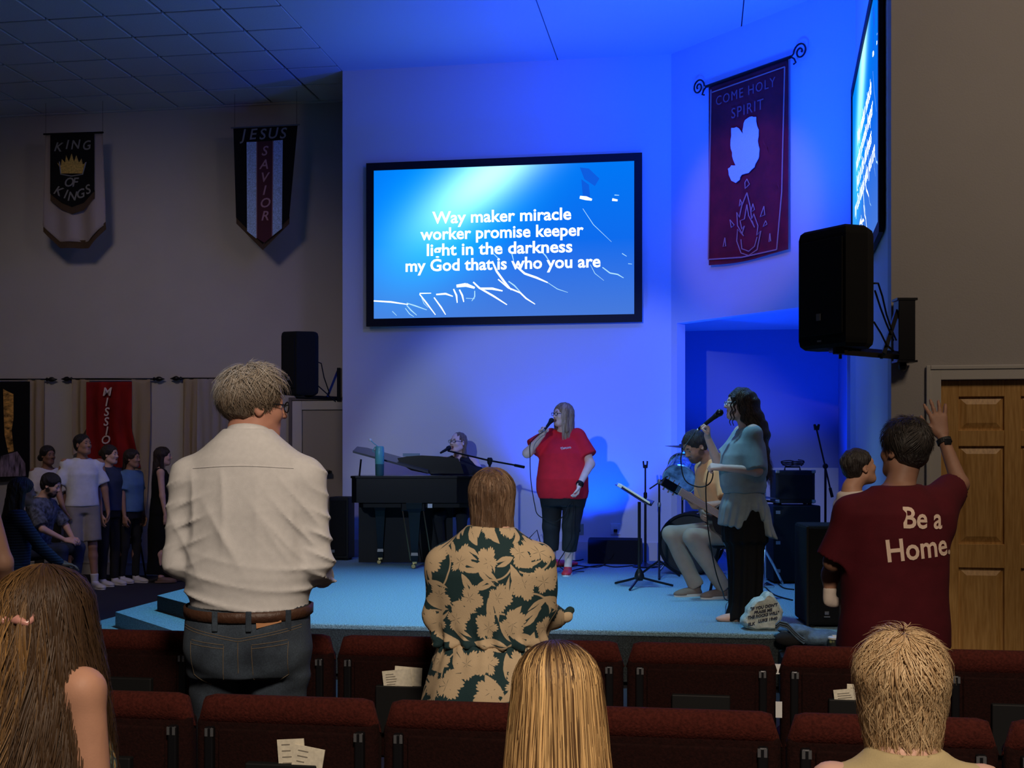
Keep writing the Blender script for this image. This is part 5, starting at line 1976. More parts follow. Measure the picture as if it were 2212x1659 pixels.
SKINS = {'light': (0.66, 0.40, 0.31), 'pale': (0.84, 0.60, 0.52), 'tan': (0.38, 0.20, 0.13), 'brown': (0.22, 0.11, 0.07)}
M_SKIN = mat('skin', (0.6, 0.4, 0.3), 0.58, spec=0.35, attr='Col', bump=0.12, bscale=220, bdist=0.002, var=0.06, vscale=20)
M_SKIN.node_tree.nodes['Principled BSDF'].inputs['Subsurface Weight'].default_value = 0.0
M_EYE = mat('eye', (0.8, 0.8, 0.8), 0.1, attr='Col')


def cloth_mat(name, c, bscale=260, var=0.08, rough=0.9, wr=0.0, **kw):
    return mat(name, c, rough, bump=0.35, bscale=bscale, bdist=0.002, var=var, vscale=14, **kw)


def hair_mat(name, c, rough=0.45):
    return mat(name, c, rough, bump=1.0, bscale=55, bdist=0.012, stretch=(3.0, 3.0, 0.22), var=0.45, vscale=30, detail=4)


def folds(amp, seed=0, fx=14, fz=9):
    r = random.Random(seed)
    a = [r.uniform(0, 6) for _ in range(8)]

    def f(X, Y, Z):
        w = 0.9 * np.sin(5.1 * X + a[0]) + 0.8 * np.sin(4.3 * Z + a[1] + 3 * Y)
        d = np.sin(fx * X + 4 * Z + 2 * w + a[2]) * 0.5 + np.sin(fz * Z * 2.1 + 6 * X + 2.2 * w + a[3] + 5 * Y) * 0.35
        d = d + np.sin(fx * 1.9 * (X + 0.5 * Y) - fz * 1.7 * Z + 2.5 * w + a[4]) * 0.3
        return (amp * d).astype(np.float32)
    return f


def hair_disp(amp=0.0025, f=170, seed=0):
    def g(X, Y, Z):
        an = np.arctan2(X, Y + 0.0)
        return (amp * (np.sin(an * 26 + 3 * np.sin(18 * Z)) * 0.6 + np.sin(f * 0.7 * X + f * 0.6 * Y + 9 * np.sin(11 * Z)) * 0.6)).astype(np.float32)
    return g


TORSO = [(0.86, 0, .150, .105), (0.95, 0, .168, .118), (1.05, .008, .152, .112), (1.18, .01, .148, .108), (1.30, .012, .163, .116), (1.38, .004, .160, .100),
         (1.44, -.004, .115, .072), (1.49, -.01, .062, .052)]


class Human:
    def __init__(s, loc, rz, H, label, skin='light', sw=0.172, w=1.0, dep=1.0, torso=None, lean=0.0, side=0.0, dz=0.0, yaw=0, pitch=0, roll=0, hd=(0, 0, 0),
                 group=None, h=0.012, hf=0.007, headscale=1.0, neck=0.052, cat='person', name='person'):
        s.e = empty(name, loc, rz, label, cat, group)
        s.H = H
        s.f = H / 1.75
        s.dz = dz
        s.lean = lean
        s.sidel = side
        s.w, s.dep = w, dep
        s.skin = SKINS[skin] if isinstance(skin, str) else skin
        s.h, s.hf = h, hf
        f = s.f
        s.torso = [(z * f, cy * f, rx * f * w, ry * f * dep) for z, cy, rx, ry in (torso or TORSO)] if not torso else list(torso)
        s.zh = 0.9 * f
        s.sh = {-1: s.up(-sw * f, -0.005, 1.425 * f), 1: s.up(sw * f, -0.005, 1.425 * f)}
        s.hip = {-1: s.up(-0.085 * f * w, 0, 0.90 * f), 1: s.up(0.085 * f * w, 0, 0.90 * f)}
        s.hs = f * headscale * 0.985
        s.ho = s.up(hd[0], 0.035 * f + hd[1], H - 0.117 * s.hs + hd[2])
        s.R = rot3(yaw, pitch, roll)
        s.el, s.wr, s.kn, s.an = {}, {}, {}, {}
        s.hands = []
        s.extra = []
        s.paints = []
        s.neck = neck
        for sd_ in (-1, 1):
            s.leg(sd_)
            s.arm(sd_, (sd_ * (sw + 0.07) * f, 0.03, 0.83 * f))

    def up(s, x, y, z):
        """upper body point with lean and drop"""
        return V(x + s.sidel * (z - s.zh), y + s.lean * (z - s.zh), z + s.dz)

    def arm(s, sd_, wrist, pole=None, raw=False, hand=None):
        """wrist in local coordinates"""
        f = s.f
        a = s.sh[sd_]
        pole = pole or (sd_ * 0.5, -1, -0.2)
        wrist = V(*wrist) + (0 if raw else V(0, 0, s.dz))
        s.el[sd_], s.wr[sd_] = ik(a, wrist, 0.30 * f, 0.255 * f, pole)

    def leg(s, sd_, ankle=None, pole=(0, 1, 0), knee=None):
        f = s.f
        an = V(*(ankle if ankle is not None else (sd_ * 0.10 * f, 0.0, 0.085 * f)))
        if knee is not None:
            s.kn[sd_], s.an[sd_] = V(*knee), an
        else:
            dist = np.linalg.norm(s.hip[sd_] - an)
            if dist > 0.78 * f:
                s.kn[sd_] = s.hip[sd_] * 0.49 + an * 0.51 + V(0, 0.015, 0)
                s.an[sd_] = an
            else:
                s.kn[sd_], s.an[sd_] = ik(s.hip[sd_], an, 0.43 * f, 0.42 * f, pole)

    def hand(s, sd_, fwd, palm, thumb, **kw):
        s.hands.append(hand_prims(s.wr[sd_], fwd, palm, thumb, s=s.f * kw.pop('scale', 1.0), **kw))

    def tcol(s, g=0.0, z0=None, z1=None, gm=1.0, k=0.03, p=2.3):
        keys = []
        for z, cy, rx, ry in s.torso:
            q = s.up(0, cy, z)
            keys.append((q[2], q[0], q[1], rx * gm + g, ry * gm + g))
        if z0 is not None:
            zs = sorted(keys)
            K = np.array(zs)
            lo = [np.interp(z0, K[:, 0], K[:, i]) for i in range(1, 5)]
            keys = [(z0, *lo)] + [k_ for k_ in keys if k_[0] > z0]
            if z0 < K[0, 0]:
                keys[0] = (z0, *K[0, 1:])
        if z1 is not None:
            K = np.array(sorted(keys))
            hi = [np.interp(z1, K[:, 0], K[:, i]) for i in range(1, 5)]
            keys = [k_ for k_ in keys if k_[0] < z1] + [(z1, *hi)]
        return col(keys, k, p)

    def body(s, mouth=0.0, legs=True, female=False, brows=(0.10, 0.06, 0.04), lips=None, beard=None, feet=True, arms=True, am=1.0, lm=1.0, parts=True):
        f = s.f
        P_ = [s.tcol(gm=0.86, k=0.02)]
        nb = s.up(0, -0.012 * f, 1.44 * f)
        hn = s.ho + s.R @ (V(0, -0.022, -0.055) * s.hs)
        P_.append(cone(nb, hn, (s.neck + 0.006) * f, s.neck * f, 0.03, True))
        for sd_ in (-1, 1):
            a = s.sh[sd_]
            P_.append(cone(nb + V(0, 0, -0.02), a, 0.045 * f, 0.044 * f, 0.03))
            if arms:
                P_.append(cone(a, s.el[sd_], 0.046 * f * am, 0.036 * f * am, 0.025))
                P_.append(cone(s.el[sd_], s.wr[sd_], 0.037 * f * am, 0.023 * f * (1 + (am - 1) * 0.4), 0.02))
            if legs:
                P_.append(cone(s.hip[sd_], s.kn[sd_], 0.078 * f * lm, 0.050 * f * lm, 0.03))
                mid = s.kn[sd_] * 0.72 + s.an[sd_] * 0.28 + V(0, -0.012, 0) * f
                P_.append(cone(s.kn[sd_], mid, 0.048 * f * lm, 0.050 * f * lm, 0.02))
                P_.append(cone(mid, s.an[sd_], 0.050 * f * lm, 0.031 * f * lm, 0.02))
        for hp in s.hands:
            P_ += hp
        if feet:
            for sd_ in (-1, 1):
                P_ += s.foot(sd_)
        P_ += xf(head_prims(mouth, female), s.R, s.ho, s.hs)
        P_ += s.extra
        hm = lambda p: s.ho + s.R @ (V(*p) * s.hs)
        lips = lips or tuple(c * m for c, m in zip(s.skin, (0.85, 0.55, 0.55)))
        sp = [(hm((0, 0.086, -0.057)), 0.020 * s.hs * np.array([1, 1, 0.42]), lips), (hm((0, 0.085, -0.069 - mouth * .014)), 0.018 * s.hs * np.array([1, 1, 0.42]), lips)]
        if mouth > 0:
            sp.append((hm((0, 0.082, -0.064 - mouth * 0.006)), 0.010 * s.hs, (0.05, 0.012, 0.012)))
        for x in (-0.031, 0.031):
            for dx in (-0.012, 0, 0.012):
                sp.append((hm((x + dx, 0.088, 0.030 - abs(dx) * 0.2)), 0.0065 * s.hs, brows))
        if beard:
            for p, r in (((0, 0.07, -0.095), 0.045), ((-0.035, 0.045, -0.085), 0.036), ((0.035, 0.045, -0.085), 0.036), ((-0.058, 0.01, -0.05), 0.03), ((0.058, 0.01, -0.05), 0.03)):
                sp.append((hm(p), r * s.hs, beard))
            sp.append((hm((0, 0.092, -0.047)), 0.018 * s.hs * np.array([1.3, 1, 0.4]), beard))
            sp.append((hm((0, 0.086, -0.060)), 0.014 * s.hs * np.array([1, 1, 0.5]), lips))
        sp += s.paints
        b = blob('body', P_, M_SKIN, s.e, h=s.h, hf=s.hf, base=s.skin, spots=sp)
        s.bodyo = b
        # eyes
        for x in (-0.031, 0.031):
            c = hm((x, 0.0745, 0.002))
            Vt, Q = sphere_pts(0.0118 * s.hs, 10, 14)
            fw = s.R @ V(0, 1, 0)
            me = raw_mesh('eye', Vt + c, Q)
            dd = (Vt / (0.0118 * s.hs)) @ fw
            cc = np.where(dd[:, None] > 0.86, V(0.01, 0.01, 0.012, 1)[None], np.where(dd[:, None] > 0.66, V(0.08, 0.05, 0.03, 1)[None], V(0.5, 0.48, 0.46, 1)[None]))
            at = me.color_attributes.new('Col', 'FLOAT_COLOR', 'POINT')
            at.data.foreach_set('color', cc.astype(np.float32).ravel())
            link('eye', me, M_EYE, s.e, True)
        return b

    def foot(s, sd_, g=0.0, toe=None):
        f = s.f
        a = s.an[sd_]
        fw = unit(toe) if toe is not None else s.toe.get(sd_, V(0, 1, 0))
        sd = V(fw[1], -fw[0], 0)
        z0 = a[2] - 0.085 * f
        Rm = np.array([[sd[0], fw[0], 0], [sd[1], fw[1], 0], [0, 0, 1]])
        c1 = a + fw * 0.055 * f
        c1[2] = z0 + 0.030 * f
        c2 = a + fw * 0.13 * f
        c2[2] = z0 + 0.022 * f
        return [cone(a, a + fw * 0.02 * f + V(0, 0, -0.045 * f), 0.033 * f + g, 0.036 * f + g, 0.02), ell(c1, (0.038 * f + g, 0.10 * f + g, 0.034 * f + g), Rm, k=0.02),
                ell(c2, (0.043 * f + g, 0.065 * f + g, 0.024 * f + g), Rm, k=0.02)]
    toe = {}

    def shirt(s, m, sleeve=0.7, g=0.014, hem=0.90, name='shirt', fold=0.004, seed=0, sr=0.058, neckcut=0.062, cuff=None, hemflare=0.0, long_=False, v=0.0, h=None, p=2.3, am=1.0, k=0.03, shz=-0.030):
        f = s.f
        z0 = hem + s.dz if not hasattr(hem, '__len__') else hem[0]
        K = s.tcol(g, z0=z0, p=p, k=0.02)
        if hemflare:
            K['keys'][0, 3:5] += hemflare
        P_ = [K]
        nb = s.up(0, -0.012 * f, 1.44 * f)
        for sd_ in (-1, 1):
            a = s.sh[sd_]
            P_.append(cone(nb + V(0, 0, -0.030 * f), a + V(0, 0, -0.012 * f), 0.046 * f + g * 0.6, 0.040 * f + g, k))
            if long_:
                P_.append(cone(a, s.el[sd_], sr * f * am, sr * 0.86 * f * am, k))
                q = s.wr[sd_] * (cuff or 0.97) + s.el[sd_] * (1 - (cuff or 0.97))
                P_.append(cone(s.el[sd_], q, sr * 0.86 * f * am, 0.038 * f * am, 0.02, flat=True))
            else:
                q = a + (s.el[sd_] - a) * sleeve
                P_.append(cone(a + V(-sd_ * 0.030, 0, shz) * f, q, sr * 0.84 * f * am, (sr + 0.006) * f * am, k, flat=True))
        # neck opening
        P_.append(ell(nb + V(0, 0.012 * f, 0.055 * f), (neckcut * f, neckcut * f * 1.05, 0.065 * f), k=0.008, sub=True))
        if v:
            P_.append(ell(nb + V(0, 0.10 * f, 0.0), (0.03 * f, 0.06 * f, v), k=0.006, sub=True))
        o = blob(name, P_, m, s.e, h=h or s.h, disp=folds(fold, seed) if fold else None)
        s.shirto = o
        return o

    def pants(s, m, name='trousers', g=0.012, length=1.0, waist=1.02, r0=0.088, r1=0.062, r2=0.052, fold=0.004, seed=1, h=None, short=False, pz=None):
        f = s.f
        z1 = waist + s.dz
        K = s.tcol(g * 0.6, z0=min(s.hip[1][2] - 0.05 * f, z1 - 0.14), z1=z1, k=0.03)
        P_ = [K]
        for sd_ in (-1, 1):
            P_.append(cone(s.hip[sd_], s.kn[sd_], r0 * f, r1 * f, 0.03, flat=short and length <= 1.0))
            if not short:
                q = s.kn[sd_] + (s.an[sd_] - s.kn[sd_]) * length
                P_.append(cone(s.kn[sd_], q, r1 * f, r2 * f, 0.02, flat=True))
        return blob(name, P_, m, s.e, h=h or s.h, disp=folds(fold, seed, 18, 12) if fold else None)

    def shorts(s, m, frac=0.9, r0=0.095, r1=0.085, waist=1.02, name='shorts'):
        f = s.f
        P_ = [s.tcol(0.008, z0=s.hip[1][2] - 0.04, z1=waist + s.dz)]
        for sd_ in (-1, 1):
            q = s.hip[sd_] + (s.kn[sd_] - s.hip[sd_]) * frac
            P_.append(cone(s.hip[sd_], q, r0 * f, r1 * f, 0.03, flat=True))
        return blob(name, P_, m, s.e, h=s.h, disp=folds(0.003, 3))

    def shoes(s, m, sole=None, name='shoe', g=0.008, toes=None):
        f = s.f
        for sd_ in (-1, 1):
            P_ = s.foot(sd_, g)
            z0 = s.an[sd_][2] - 0.085 * f
            P_.append(half((0, 0, z0 + 0.012 * f), (0, 0, -1)))
            P_.append(half((0, 0, s.an[sd_][2] + 0.005), (0, 0, 1)))
            o = blob(name, P_, m, s.e, h=0.009)
            fw = s.toe.get(sd_, V(0, 1, 0))
            sd = V(fw[1], -fw[0], 0)
            c = s.an[sd_] + fw * 0.062 * f
            pts = []
            for i in range(20):
                a = 2 * PI * i / 20
                rx = 0.052 * f * (1.0 + 0.12 * math.sin(a))
                pts.append(tuple(c[:2] + sd[:2] * rx * math.cos(a) + fw[:2] * 0.138 * f * math.sin(a)))
            MB().prism(pts, (0, 0, z0), (1, 0, 0), (0, 1, 0), (0, 0, 0.022 * f)).build('sole', sole or M_WHITE, o, smooth='auto')

    def hair(s, prims, m, name='hair', disp=None, h=None, extra=(), spots=None, base=None):
        P_ = xf(prims, s.R, s.ho, s.hs) + list(extra)
        for q in P_:
            q['fine'] = not q['sub']
        g = disp if disp is not None else hair_disp()
        o0 = s.ho

        def dd(X, Y, Z):
            return g(X - o0[0], Y - o0[1], Z - o0[2])
        s.hairo = blob(name, P_, m, s.e, h=h or 0.009, hf=0.007, disp=dd)
        return s.hairo

    def glasses(s, m=None, r=0.020, name='glasses'):
        m = m or M_BLACK
        mb = MB()
        hm = lambda p: Vector(s.ho + s.R @ (V(*p) * s.hs))
        for sx in (-1, 1):
            pts = []
            for i in range(14):
                a = 2 * PI * i / 14
                pts.append(hm((sx * 0.033 + r * 1.15 * math.cos(a), 0.104 - abs(math.cos(a)) * 0.003, 0.002 + r * 0.85 * math.sin(a))))
            mb.tube(pts, 0.0022, 5, closed=True)
            mb.tube([hm((sx * 0.054, 0.102, 0.008)), hm((sx * 0.072, 0.06, 0.008)), hm((sx * 0.080, 0.0, 0.006)), hm((sx * 0.078, -0.02, -0.012))], 0.0022, 5)
        mb.tube([hm((-0.011, 0.106, 0.005)), hm((0, 0.110, 0.009)), hm((0.011, 0.106, 0.005))], 0.002, 5)
        o = mb.build(name, m, s.e)
        M_LENS = MATS.get('lens')
        if M_LENS is None:
            M_LENS, nt, N, L, b = nodes_of('lens')
            b.inputs['Base Color'].default_value = (0.6, 0.75, 0.9, 1)
            b.inputs['Alpha'].default_value = 0.25
            b.inputs['Roughness'].default_value = 0.05
            MATS['lens'] = M_LENS
        for sx in (-1, 1):
            l = MB()
            pts = [hm((sx * 0.033 + r * 1.12 * math.cos(a * PI / 6), 0.1035, 0.002 + r * 0.82 * math.sin(a * PI / 6))) for a in range(12)]
            l.add(pts, [tuple(range(12))])
            l.build('lens', M_LENS, o)
        return o


def sphere_pts(r, nu, nv):
    vs, Q = [], []
    for i in range(nu + 1):
        th = PI * i / nu
        for j in range(nv):
            ph = 2 * PI * j / nv
            vs.append((r * math.sin(th) * math.cos(ph), r * math.sin(th) * math.sin(ph), r * math.cos(th)))
    for i in range(nu):
        for j in range(nv):
            Q.append((i * nv + j, (i + 1) * nv + j, (i + 1) * nv + (j + 1) % nv, i * nv + (j + 1) % nv))
    return np.array(vs), np.array(Q)


# hair shapes in head coordinates
def hair_short(t=0.0, front=0.03, sides=0.0):
    return [ell((0, -0.020, 0.040), (0.086 + t, 0.106 + t, 0.090 + t), k=0.02), ell((0, -0.045, -0.01), (0.078 + t, 0.066 + t, 0.075), k=0.02),
            ell((0, 0.105, -0.022 + front * 0.1), (0.072, 0.074, 0.092), k=0.012, sub=True), ell((-0.08, 0.06, -0.05), (0.03, 0.045, 0.05), k=0.01, sub=True), ell((0.08, 0.06, -0.05), (0.03, 0.045, 0.05), k=0.01, sub=True), half((0, 0, -0.075), (0, 0, -1), 0.01)]


def hair_long(t=0.0, back=0.3, width=0.07, sides=0.15, fr=0.0, depth=0.04):
    P_ = [ell((0, -0.018, 0.040), (0.090 + t, 0.106 + t, 0.090 + t), k=0.02),
          cone((0, -0.06, 0.0), (0, -0.085, -back), 0.068 + t, width, 0.03), ]
    for sx in (-1, 1):
        P_.append(cone((sx * 0.066, -0.015, 0.02), (sx * 0.075, -0.01, -sides), 0.030, 0.022, 0.02))
    P_.append(ell((0, 0.105, -0.045), (0.066, 0.088, 0.100), k=0.012, sub=True))
    return P_


# ------------------------------------------------ strands for heads near the camera
def strand_mesh(name, C, Wd, cols, out, m, parent):
    """C (n, m, 3) centre lines, Wd (n, m) half widths, cols (n, m, 3), out (n, m, 3) outward directions"""
    n, k, _ = C.shape
    T_ = np.gradient(C, axis=1)
    T_ /= np.linalg.norm(T_, axis=2, keepdims=True) + 1e-9
    S_ = np.cross(T_, out)
    S_ /= np.linalg.norm(S_, axis=2, keepdims=True) + 1e-9
    Nn = np.cross(S_, T_)
    L_ = C - S_ * Wd[..., None]
    Rr = C + S_ * Wd[..., None]
    Mi = C + Nn * Wd[..., None] * 0.6 * np.sign((Nn * out).sum(2, keepdims=True))
    Vt = np.stack([L_, Mi, Rr], 2).reshape(-1, 3)
    idx = np.arange(n * k * 3).reshape(n, k, 3)
    q = []
    for a in (0, 1):
        q.append(np.stack([idx[:, :-1, a], idx[:, :-1, a + 1], idx[:, 1:, a + 1], idx[:, 1:, a]], -1).reshape(-1, 4))
    Q = np.concatenate(q)
    me = raw_mesh(name, Vt, Q)
    cc = np.repeat(cols.reshape(-1, 3), 3, axis=0)
    cc = np.concatenate([cc, np.ones((len(cc), 1))], 1)
    at = me.color_attributes.new('Col', 'FLOAT_COLOR', 'POINT')
    at.data.foreach_set('color', cc.astype(np.float32).ravel())
    return link(name, me, m, parent, True)


M_HAIRA = mat('hair_strands', (0.5, 0.4, 0.3), 0.50, attr='Col', spec=0.30)

def strands(h, n, rad, cen=(0, -0.012, 0.03), tilt=-14, thE=1.7, th0=(0.03, 1.5), L=lambda p: 0.25, col_fn=None, wave=0.004, wf=40, taper=0.10, m=16, wd=0.0011, layer=0.09, face=0.9,
            curl=0.0, lift=0.0, swirl=0.2, seed=1, name='hair_strand_layer', mess=0.0, clump=0.35, flare=0.0, parent=None, back=0.0, grav=1.0):
    """hair strands that run over the scalp from the crown and then hang; face = half angle left free in front (radians)"""
    r = np.random.RandomState(seed)
    ph = r.uniform(face, 2 * PI - face, n)
    t0 = th0[0] + (th0[1] - th0[0]) * r.uniform(0, 1, n) ** 0.8
    cl = np.sin(ph * 17 + r.uniform(0, 6)) * 0.5 + np.sin(ph * 41 + 1.3) * 0.5
    Lt = np.array([L(p) for p in ph]) * r.uniform(0.86, 1.04, n)
    u = np.linspace(0, 1, m)[None, :]
    Rm = sum(rad) / 3
    s_ = u * Lt[:, None]
    arc = np.maximum(0.0, (thE - t0)) * Rm
    th = t0[:, None] + np.minimum(s_, arc[:, None]) / Rm
    hang = np.maximum(0, s_ - arc[:, None])
    phm = ph[:, None] + swirl * (s_ * 3.0) * np.sin(ph * 3 + seed)[:, None] + 0.05 * cl[:, None] * u * clump * 2
    phm = phm + mess * s_ * 6 * r.normal(0, 1, (n, 1))
    th = th + mess * s_ * 3 * r.normal(0, 1, (n, 1))
    lay = 1.0 + layer * r.uniform(-0.25, 1, n)[:, None] * np.minimum(1, 0.25 + u * 2) + 0.02 * cl[:, None]
    sx, sy, sz = np.sin(th) * np.sin(phm), np.sin(th) * np.cos(phm), np.cos(th)
    P0 = np.stack([rad[0] * sx, rad[1] * sy, rad[2] * sz], 2) * lay[..., None]
    out = np.stack([sx, sy, sz], 2)
    Rt = np.array(rot3(0, tilt, 0)).T
    Rt = np.array(rot3(0, -tilt, 0))
    P0 = P0 @ Rt.T + np.array(cen)
    out = out @ Rt.T
    s = h.hs
    C = h.ho + (P0 * s) @ h.R.T
    out = out @ h.R.T
    # hanging part falls along world z
    hor = out.copy()
    hor[..., 2] = 0
    hn = np.linalg.norm(hor, axis=2, keepdims=True)
    hor = hor / (hn + 1e-6)
    hg = hang[..., None]
    rnd = r.normal(0, 1, (n, 1))
    Lh = (Lt[:, None, None] + 1e-6)
    C = C - V(0, 0, 1) * hg * grav
    C = C + hor * (flare * hg - taper * hg ** 1.0 * 1.0 + 0.0)
    C = C + hor * (wave * np.sin(wf * s_ + 4 * cl[:, None] + r.uniform(0, 1.2, (n, 1)))[..., None]) * np.minimum(1, s_ * 12)[..., None]
    tang = np.cross(hor, V(0, 0, 1))
    C = C + tang * (wave * 0.8 * np.cos(wf * 0.8 * s_ + 5 * cl[:, None] + 2 * rnd * 0.3)[..., None]) * np.minimum(1, s_ * 12)[..., None]
    C = C + out * (lift * u[..., None] ** 2) + hor * (curl * (u[..., None] ** 4))
    C = C + V(0, back, 0) * u[..., None] ** 2
    tip = (1 - 0.75 * u ** 4)
    Wd = wd * (0.6 + 0.8 * r.uniform(0, 1, (n, 1))) * tip * np.ones((n, m))
    cols = np.zeros((n, m, 3))
    for i in range(n):
        cols[i] = col_fn(ph[i], cl[i], r.uniform(0, 1), u[0] * Lt[i], t0[i])
    return strand_mesh(name, C, Wd, cols, out, M_HAIRA, parent or h.e)


def mixc(a, b, t):
    t = np.clip(np.asarray(t), 0, 1)[..., None]
    return np.array(a) * (1 - t) + np.array(b) * t


def local(h_loc, rz, p):
    return np.array(Matrix.Rotation(-rz, 3, 'Z') @ (Vector(p) - Vector(h_loc)))


R_ = math.radians

# ------------------------------------------------ 1 woman in red shirt singing
loc = Vector(((1217 - 1106) / 225, 11.55, HS + 0.004))
T1 = [(.66, .02, .195, .15), (.72, .02, .215, .17), (.80, .03, .232, .185), (.92, .045, .230, .19), (1.05, .04, .210, .175), (1.16, .03, .195, .16), (1.25, .01, .155, .12), (1.31, -.01, .105, .08), (1.37, -.01, .058, .05)]
h = Human(loc, R_(163), 1.64, 'woman in red shirt and glasses singing into a microphone, straight blonde-brown hair', 'pale', sw=0.165, torso=T1, yaw=-42, pitch=2, h=0.011, hf=0.0065, neck=0.058)
h.toe = {1: V(0.25, 0.97, 0), -1: V(-0.12, 0.99, 0)}
h.leg(1, (0.125, -0.03, 0.08)); h.leg(-1, (-0.055, 0.04, 0.08))
h.arm(1, (0.155, 0.215, 1.325), (0.9, -0.3, -0.9))
h.arm(-1, (-0.225, 0.13, 0.80), (-0.9, -0.7, 0))
h.el[-1] = V(-0.270, 0.03, 1.06)
h.wr[-1] = V(-0.215, 0.245, 0.86)
h.hip = {-1: V(-0.112, 0, 0.84), 1: V(0.112, 0, 0.84)}
h.kn = {-1: V(-0.085, 0.04, 0.46), 1: V(0.118, 0.01, 0.46)}
h.hand(1, (-0.35, 0.15, 0.75), (-0.45, 0.55, 0.2), (-0.2, 0.6, 0.4), curl=0.85, tcurl=0.9)
h.hand(-1, (0.15, 0.15, -1), (0.8, 0.3, 0), (0.1, 1, 0), curl=0.55, tcurl=0.6)
h.body(mouth=0.6, am=1.35, lm=1.15, brows=(0.30, 0.18, 0.12), lips=(0.50, 0.16, 0.18))
M_REDS = cloth_mat('red_cotton', (0.80, 0.012, 0.030))
h.shirt(M_REDS, sleeve=0.74, hem=0.73, g=0.016, fold=0.006, seed=3, sr=0.080, neckcut=0.072, am=1.22, shz=-0.006)
bv = bvh_of(h.shirto)
pts = []
for i in range(60):
    x = -0.02 - i / 59 * 0.095
    hit = bv.ray_cast(Vector((x + 0.004 * math.sin(i * 0.9), 0.5, 1.205 + (0.013 if i < 12 else 0.007) * math.sin(i * 0.75) + 0.004 * math.sin(i * 2.1) + 0.0002 * i)), Vector((0, -1, 0)))
    if hit[0]:
        pts.append(hit[0] + Vector((0, 0.003, 0)))
MB().tube(pts, 0.0026, 4).build('chest_print', M_WHITE, h.e, label='small white script print')
h.pants(mat('black_leggings', (0.012, 0.012, 0.014), 0.85, bump=0.3, bscale=200, bdist=0.002), g=0.012, waist=0.80, length=0.62, r0=0.128, r1=0.090, r2=0.076, fold=0.004, name='capri_trousers')
h.shoes(mat('red_shoe_leather', (0.60, 0.02, 0.03), 0.5), g=0.006)
HB = hair_mat('ash_blonde_hair', (0.30, 0.20, 0.12))
h.hair([ell((0, -0.020, 0.038), (0.089, 0.106, 0.092), k=0.02), cone((0, -0.07, 0.0), (0.0, -0.085, -0.19), 0.066, 0.060, 0.03),
        cone((-0.066, 0.0, 0.04), (-0.085, 0.0, -0.17), 0.034, 0.026, 0.02), cone((0.066, -0.01, 0.02), (0.08, -0.01, -0.15), 0.030, 0.022, 0.02),
        ell((0, 0.105, -0.045), (0.064, 0.088, 0.108), k=0.012, sub=True)], HB)
strands(h, 900, (0.092, 0.109, 0.094), L=lambda p: 0.33 + 0.03 * math.cos(p), thE=1.65, th0=(0.1, 1.3), face=0.85, wave=0.003, taper=0.02, wd=0.0016, swirl=0.05, layer=0.05,
        col_fn=lambda p, c, q, s, t: mixc((0.20, 0.12, 0.07), (0.62, 0.47, 0.33), 0.25 + 0.75 * q + 0 * s), name='hair_highlights')
h.glasses(r=0.021)
wm = h.wr[1]
hc = wm + unit(V(-0.35, 0.15, 0.75)) * 0.075 + unit(V(-0.45, 0.55, 0.2)) * 0.035
hm_ = h.ho + h.R @ (V(0, 0.135, -0.068) * h.hs)
d = unit(hm_ - hc)
Mw = Matrix.Translation(loc) @ Matrix.Rotation(R_(163), 4, 'Z')


def microphone(Mw, a, d, label, cable=None, name='microphone'):
    """a = ball end centre, d = direction from handle to ball (world frame through Mw)"""
    a, d = Vector(a), Vector(d)
    o = Mw @ a
    e = empty(name, o, 0, label, 'microphone')
    R3 = Mw.to_3x3()
    dd = R3 @ d
    MB().tube([-dd * x for x in (-0.026, -0.018, 0.0, 0.018, 0.028)], [0.006, 0.020, 0.027, 0.022, 0.018], 14).build('grille_ball', M_BLKM, e, smooth=True)
    MB().tube([-dd * x for x in (0.026, 0.032, 0.06, 0.17, 0.19)], [0.020, 0.020, 0.016, 0.012, 0.010], 12).build('handle', M_BLACK, e, smooth=True)
    MB().tube([-dd * x for x in (0.19, 0.205, 0.225)], [0.010, 0.009, 0.006], 10).build('connector', M_STEEL, e, smooth=True)
    return e, o - dd * 0.225


e_, endp = microphone(Mw, hm_, d, 'black handheld microphone at the mouth of the woman in red')


def hang_cable(pts, label, r=0.0045, m=M_BLACK):
    out = []
    P3 = [Vector(p) for p in pts]
    for i in range(len(P3) - 1):
        p0, p1, p2, p3 = P3[max(i - 1, 0)], P3[i], P3[i + 1], P3[min(i + 2, len(P3) - 1)]
        for k in range(7):
            t = k / 7
            out.append(0.5 * ((2 * p1) + (-p0 + p2) * t + (2 * p0 - 5 * p1 + 4 * p2 - p3) * t * t + (-p0 + 3 * p1 - 3 * p2 + p3) * t ** 3))
    out.append(P3[-1])
    return tag(MB().tube(out, r, 5).build('microphone_cable', m), label, 'cable')


Yr = 11.28
hang_cable([endp, P(1147, 955, Yr), P(1145, 990, Yr), P(1147, 1040, Yr), P(1155, 1090, Yr), P(1162, 1112, Yr), P(1185, 1124, Yr), P(1203, 1126, Yr), P(1220, 1110, Yr),
            P(1228, 1092, Yr + 0.05), P(1240, 1085, Yr + 0.08), P(1236, 1130, Yr), P(1234, 1165, Yr), P(1218, 1195, Yr), P(1206, 1218, 11.4), PS(1225, 1235) + Vector((0, 0, 0.006)), PS(1262, 1236) + Vector((0, 0, 0.006))],
           'thin black cable falling from the red singer\'s microphone and held in a loop')
w_ = Mw @ Vector(h.wr[-1] * 0.93 + h.el[-1] * 0.07)
dl = (Mw.to_3x3() @ Vector(h.wr[-1] - h.el[-1])).normalized()
t_ = empty('wristwatch', w_, 0, 'black wristwatch on the left wrist of the woman in red', 'watch')
MB().tube([-dl * 0.012, dl * 0.012], 0.037, 18).build('band', M_BLACK, t_)
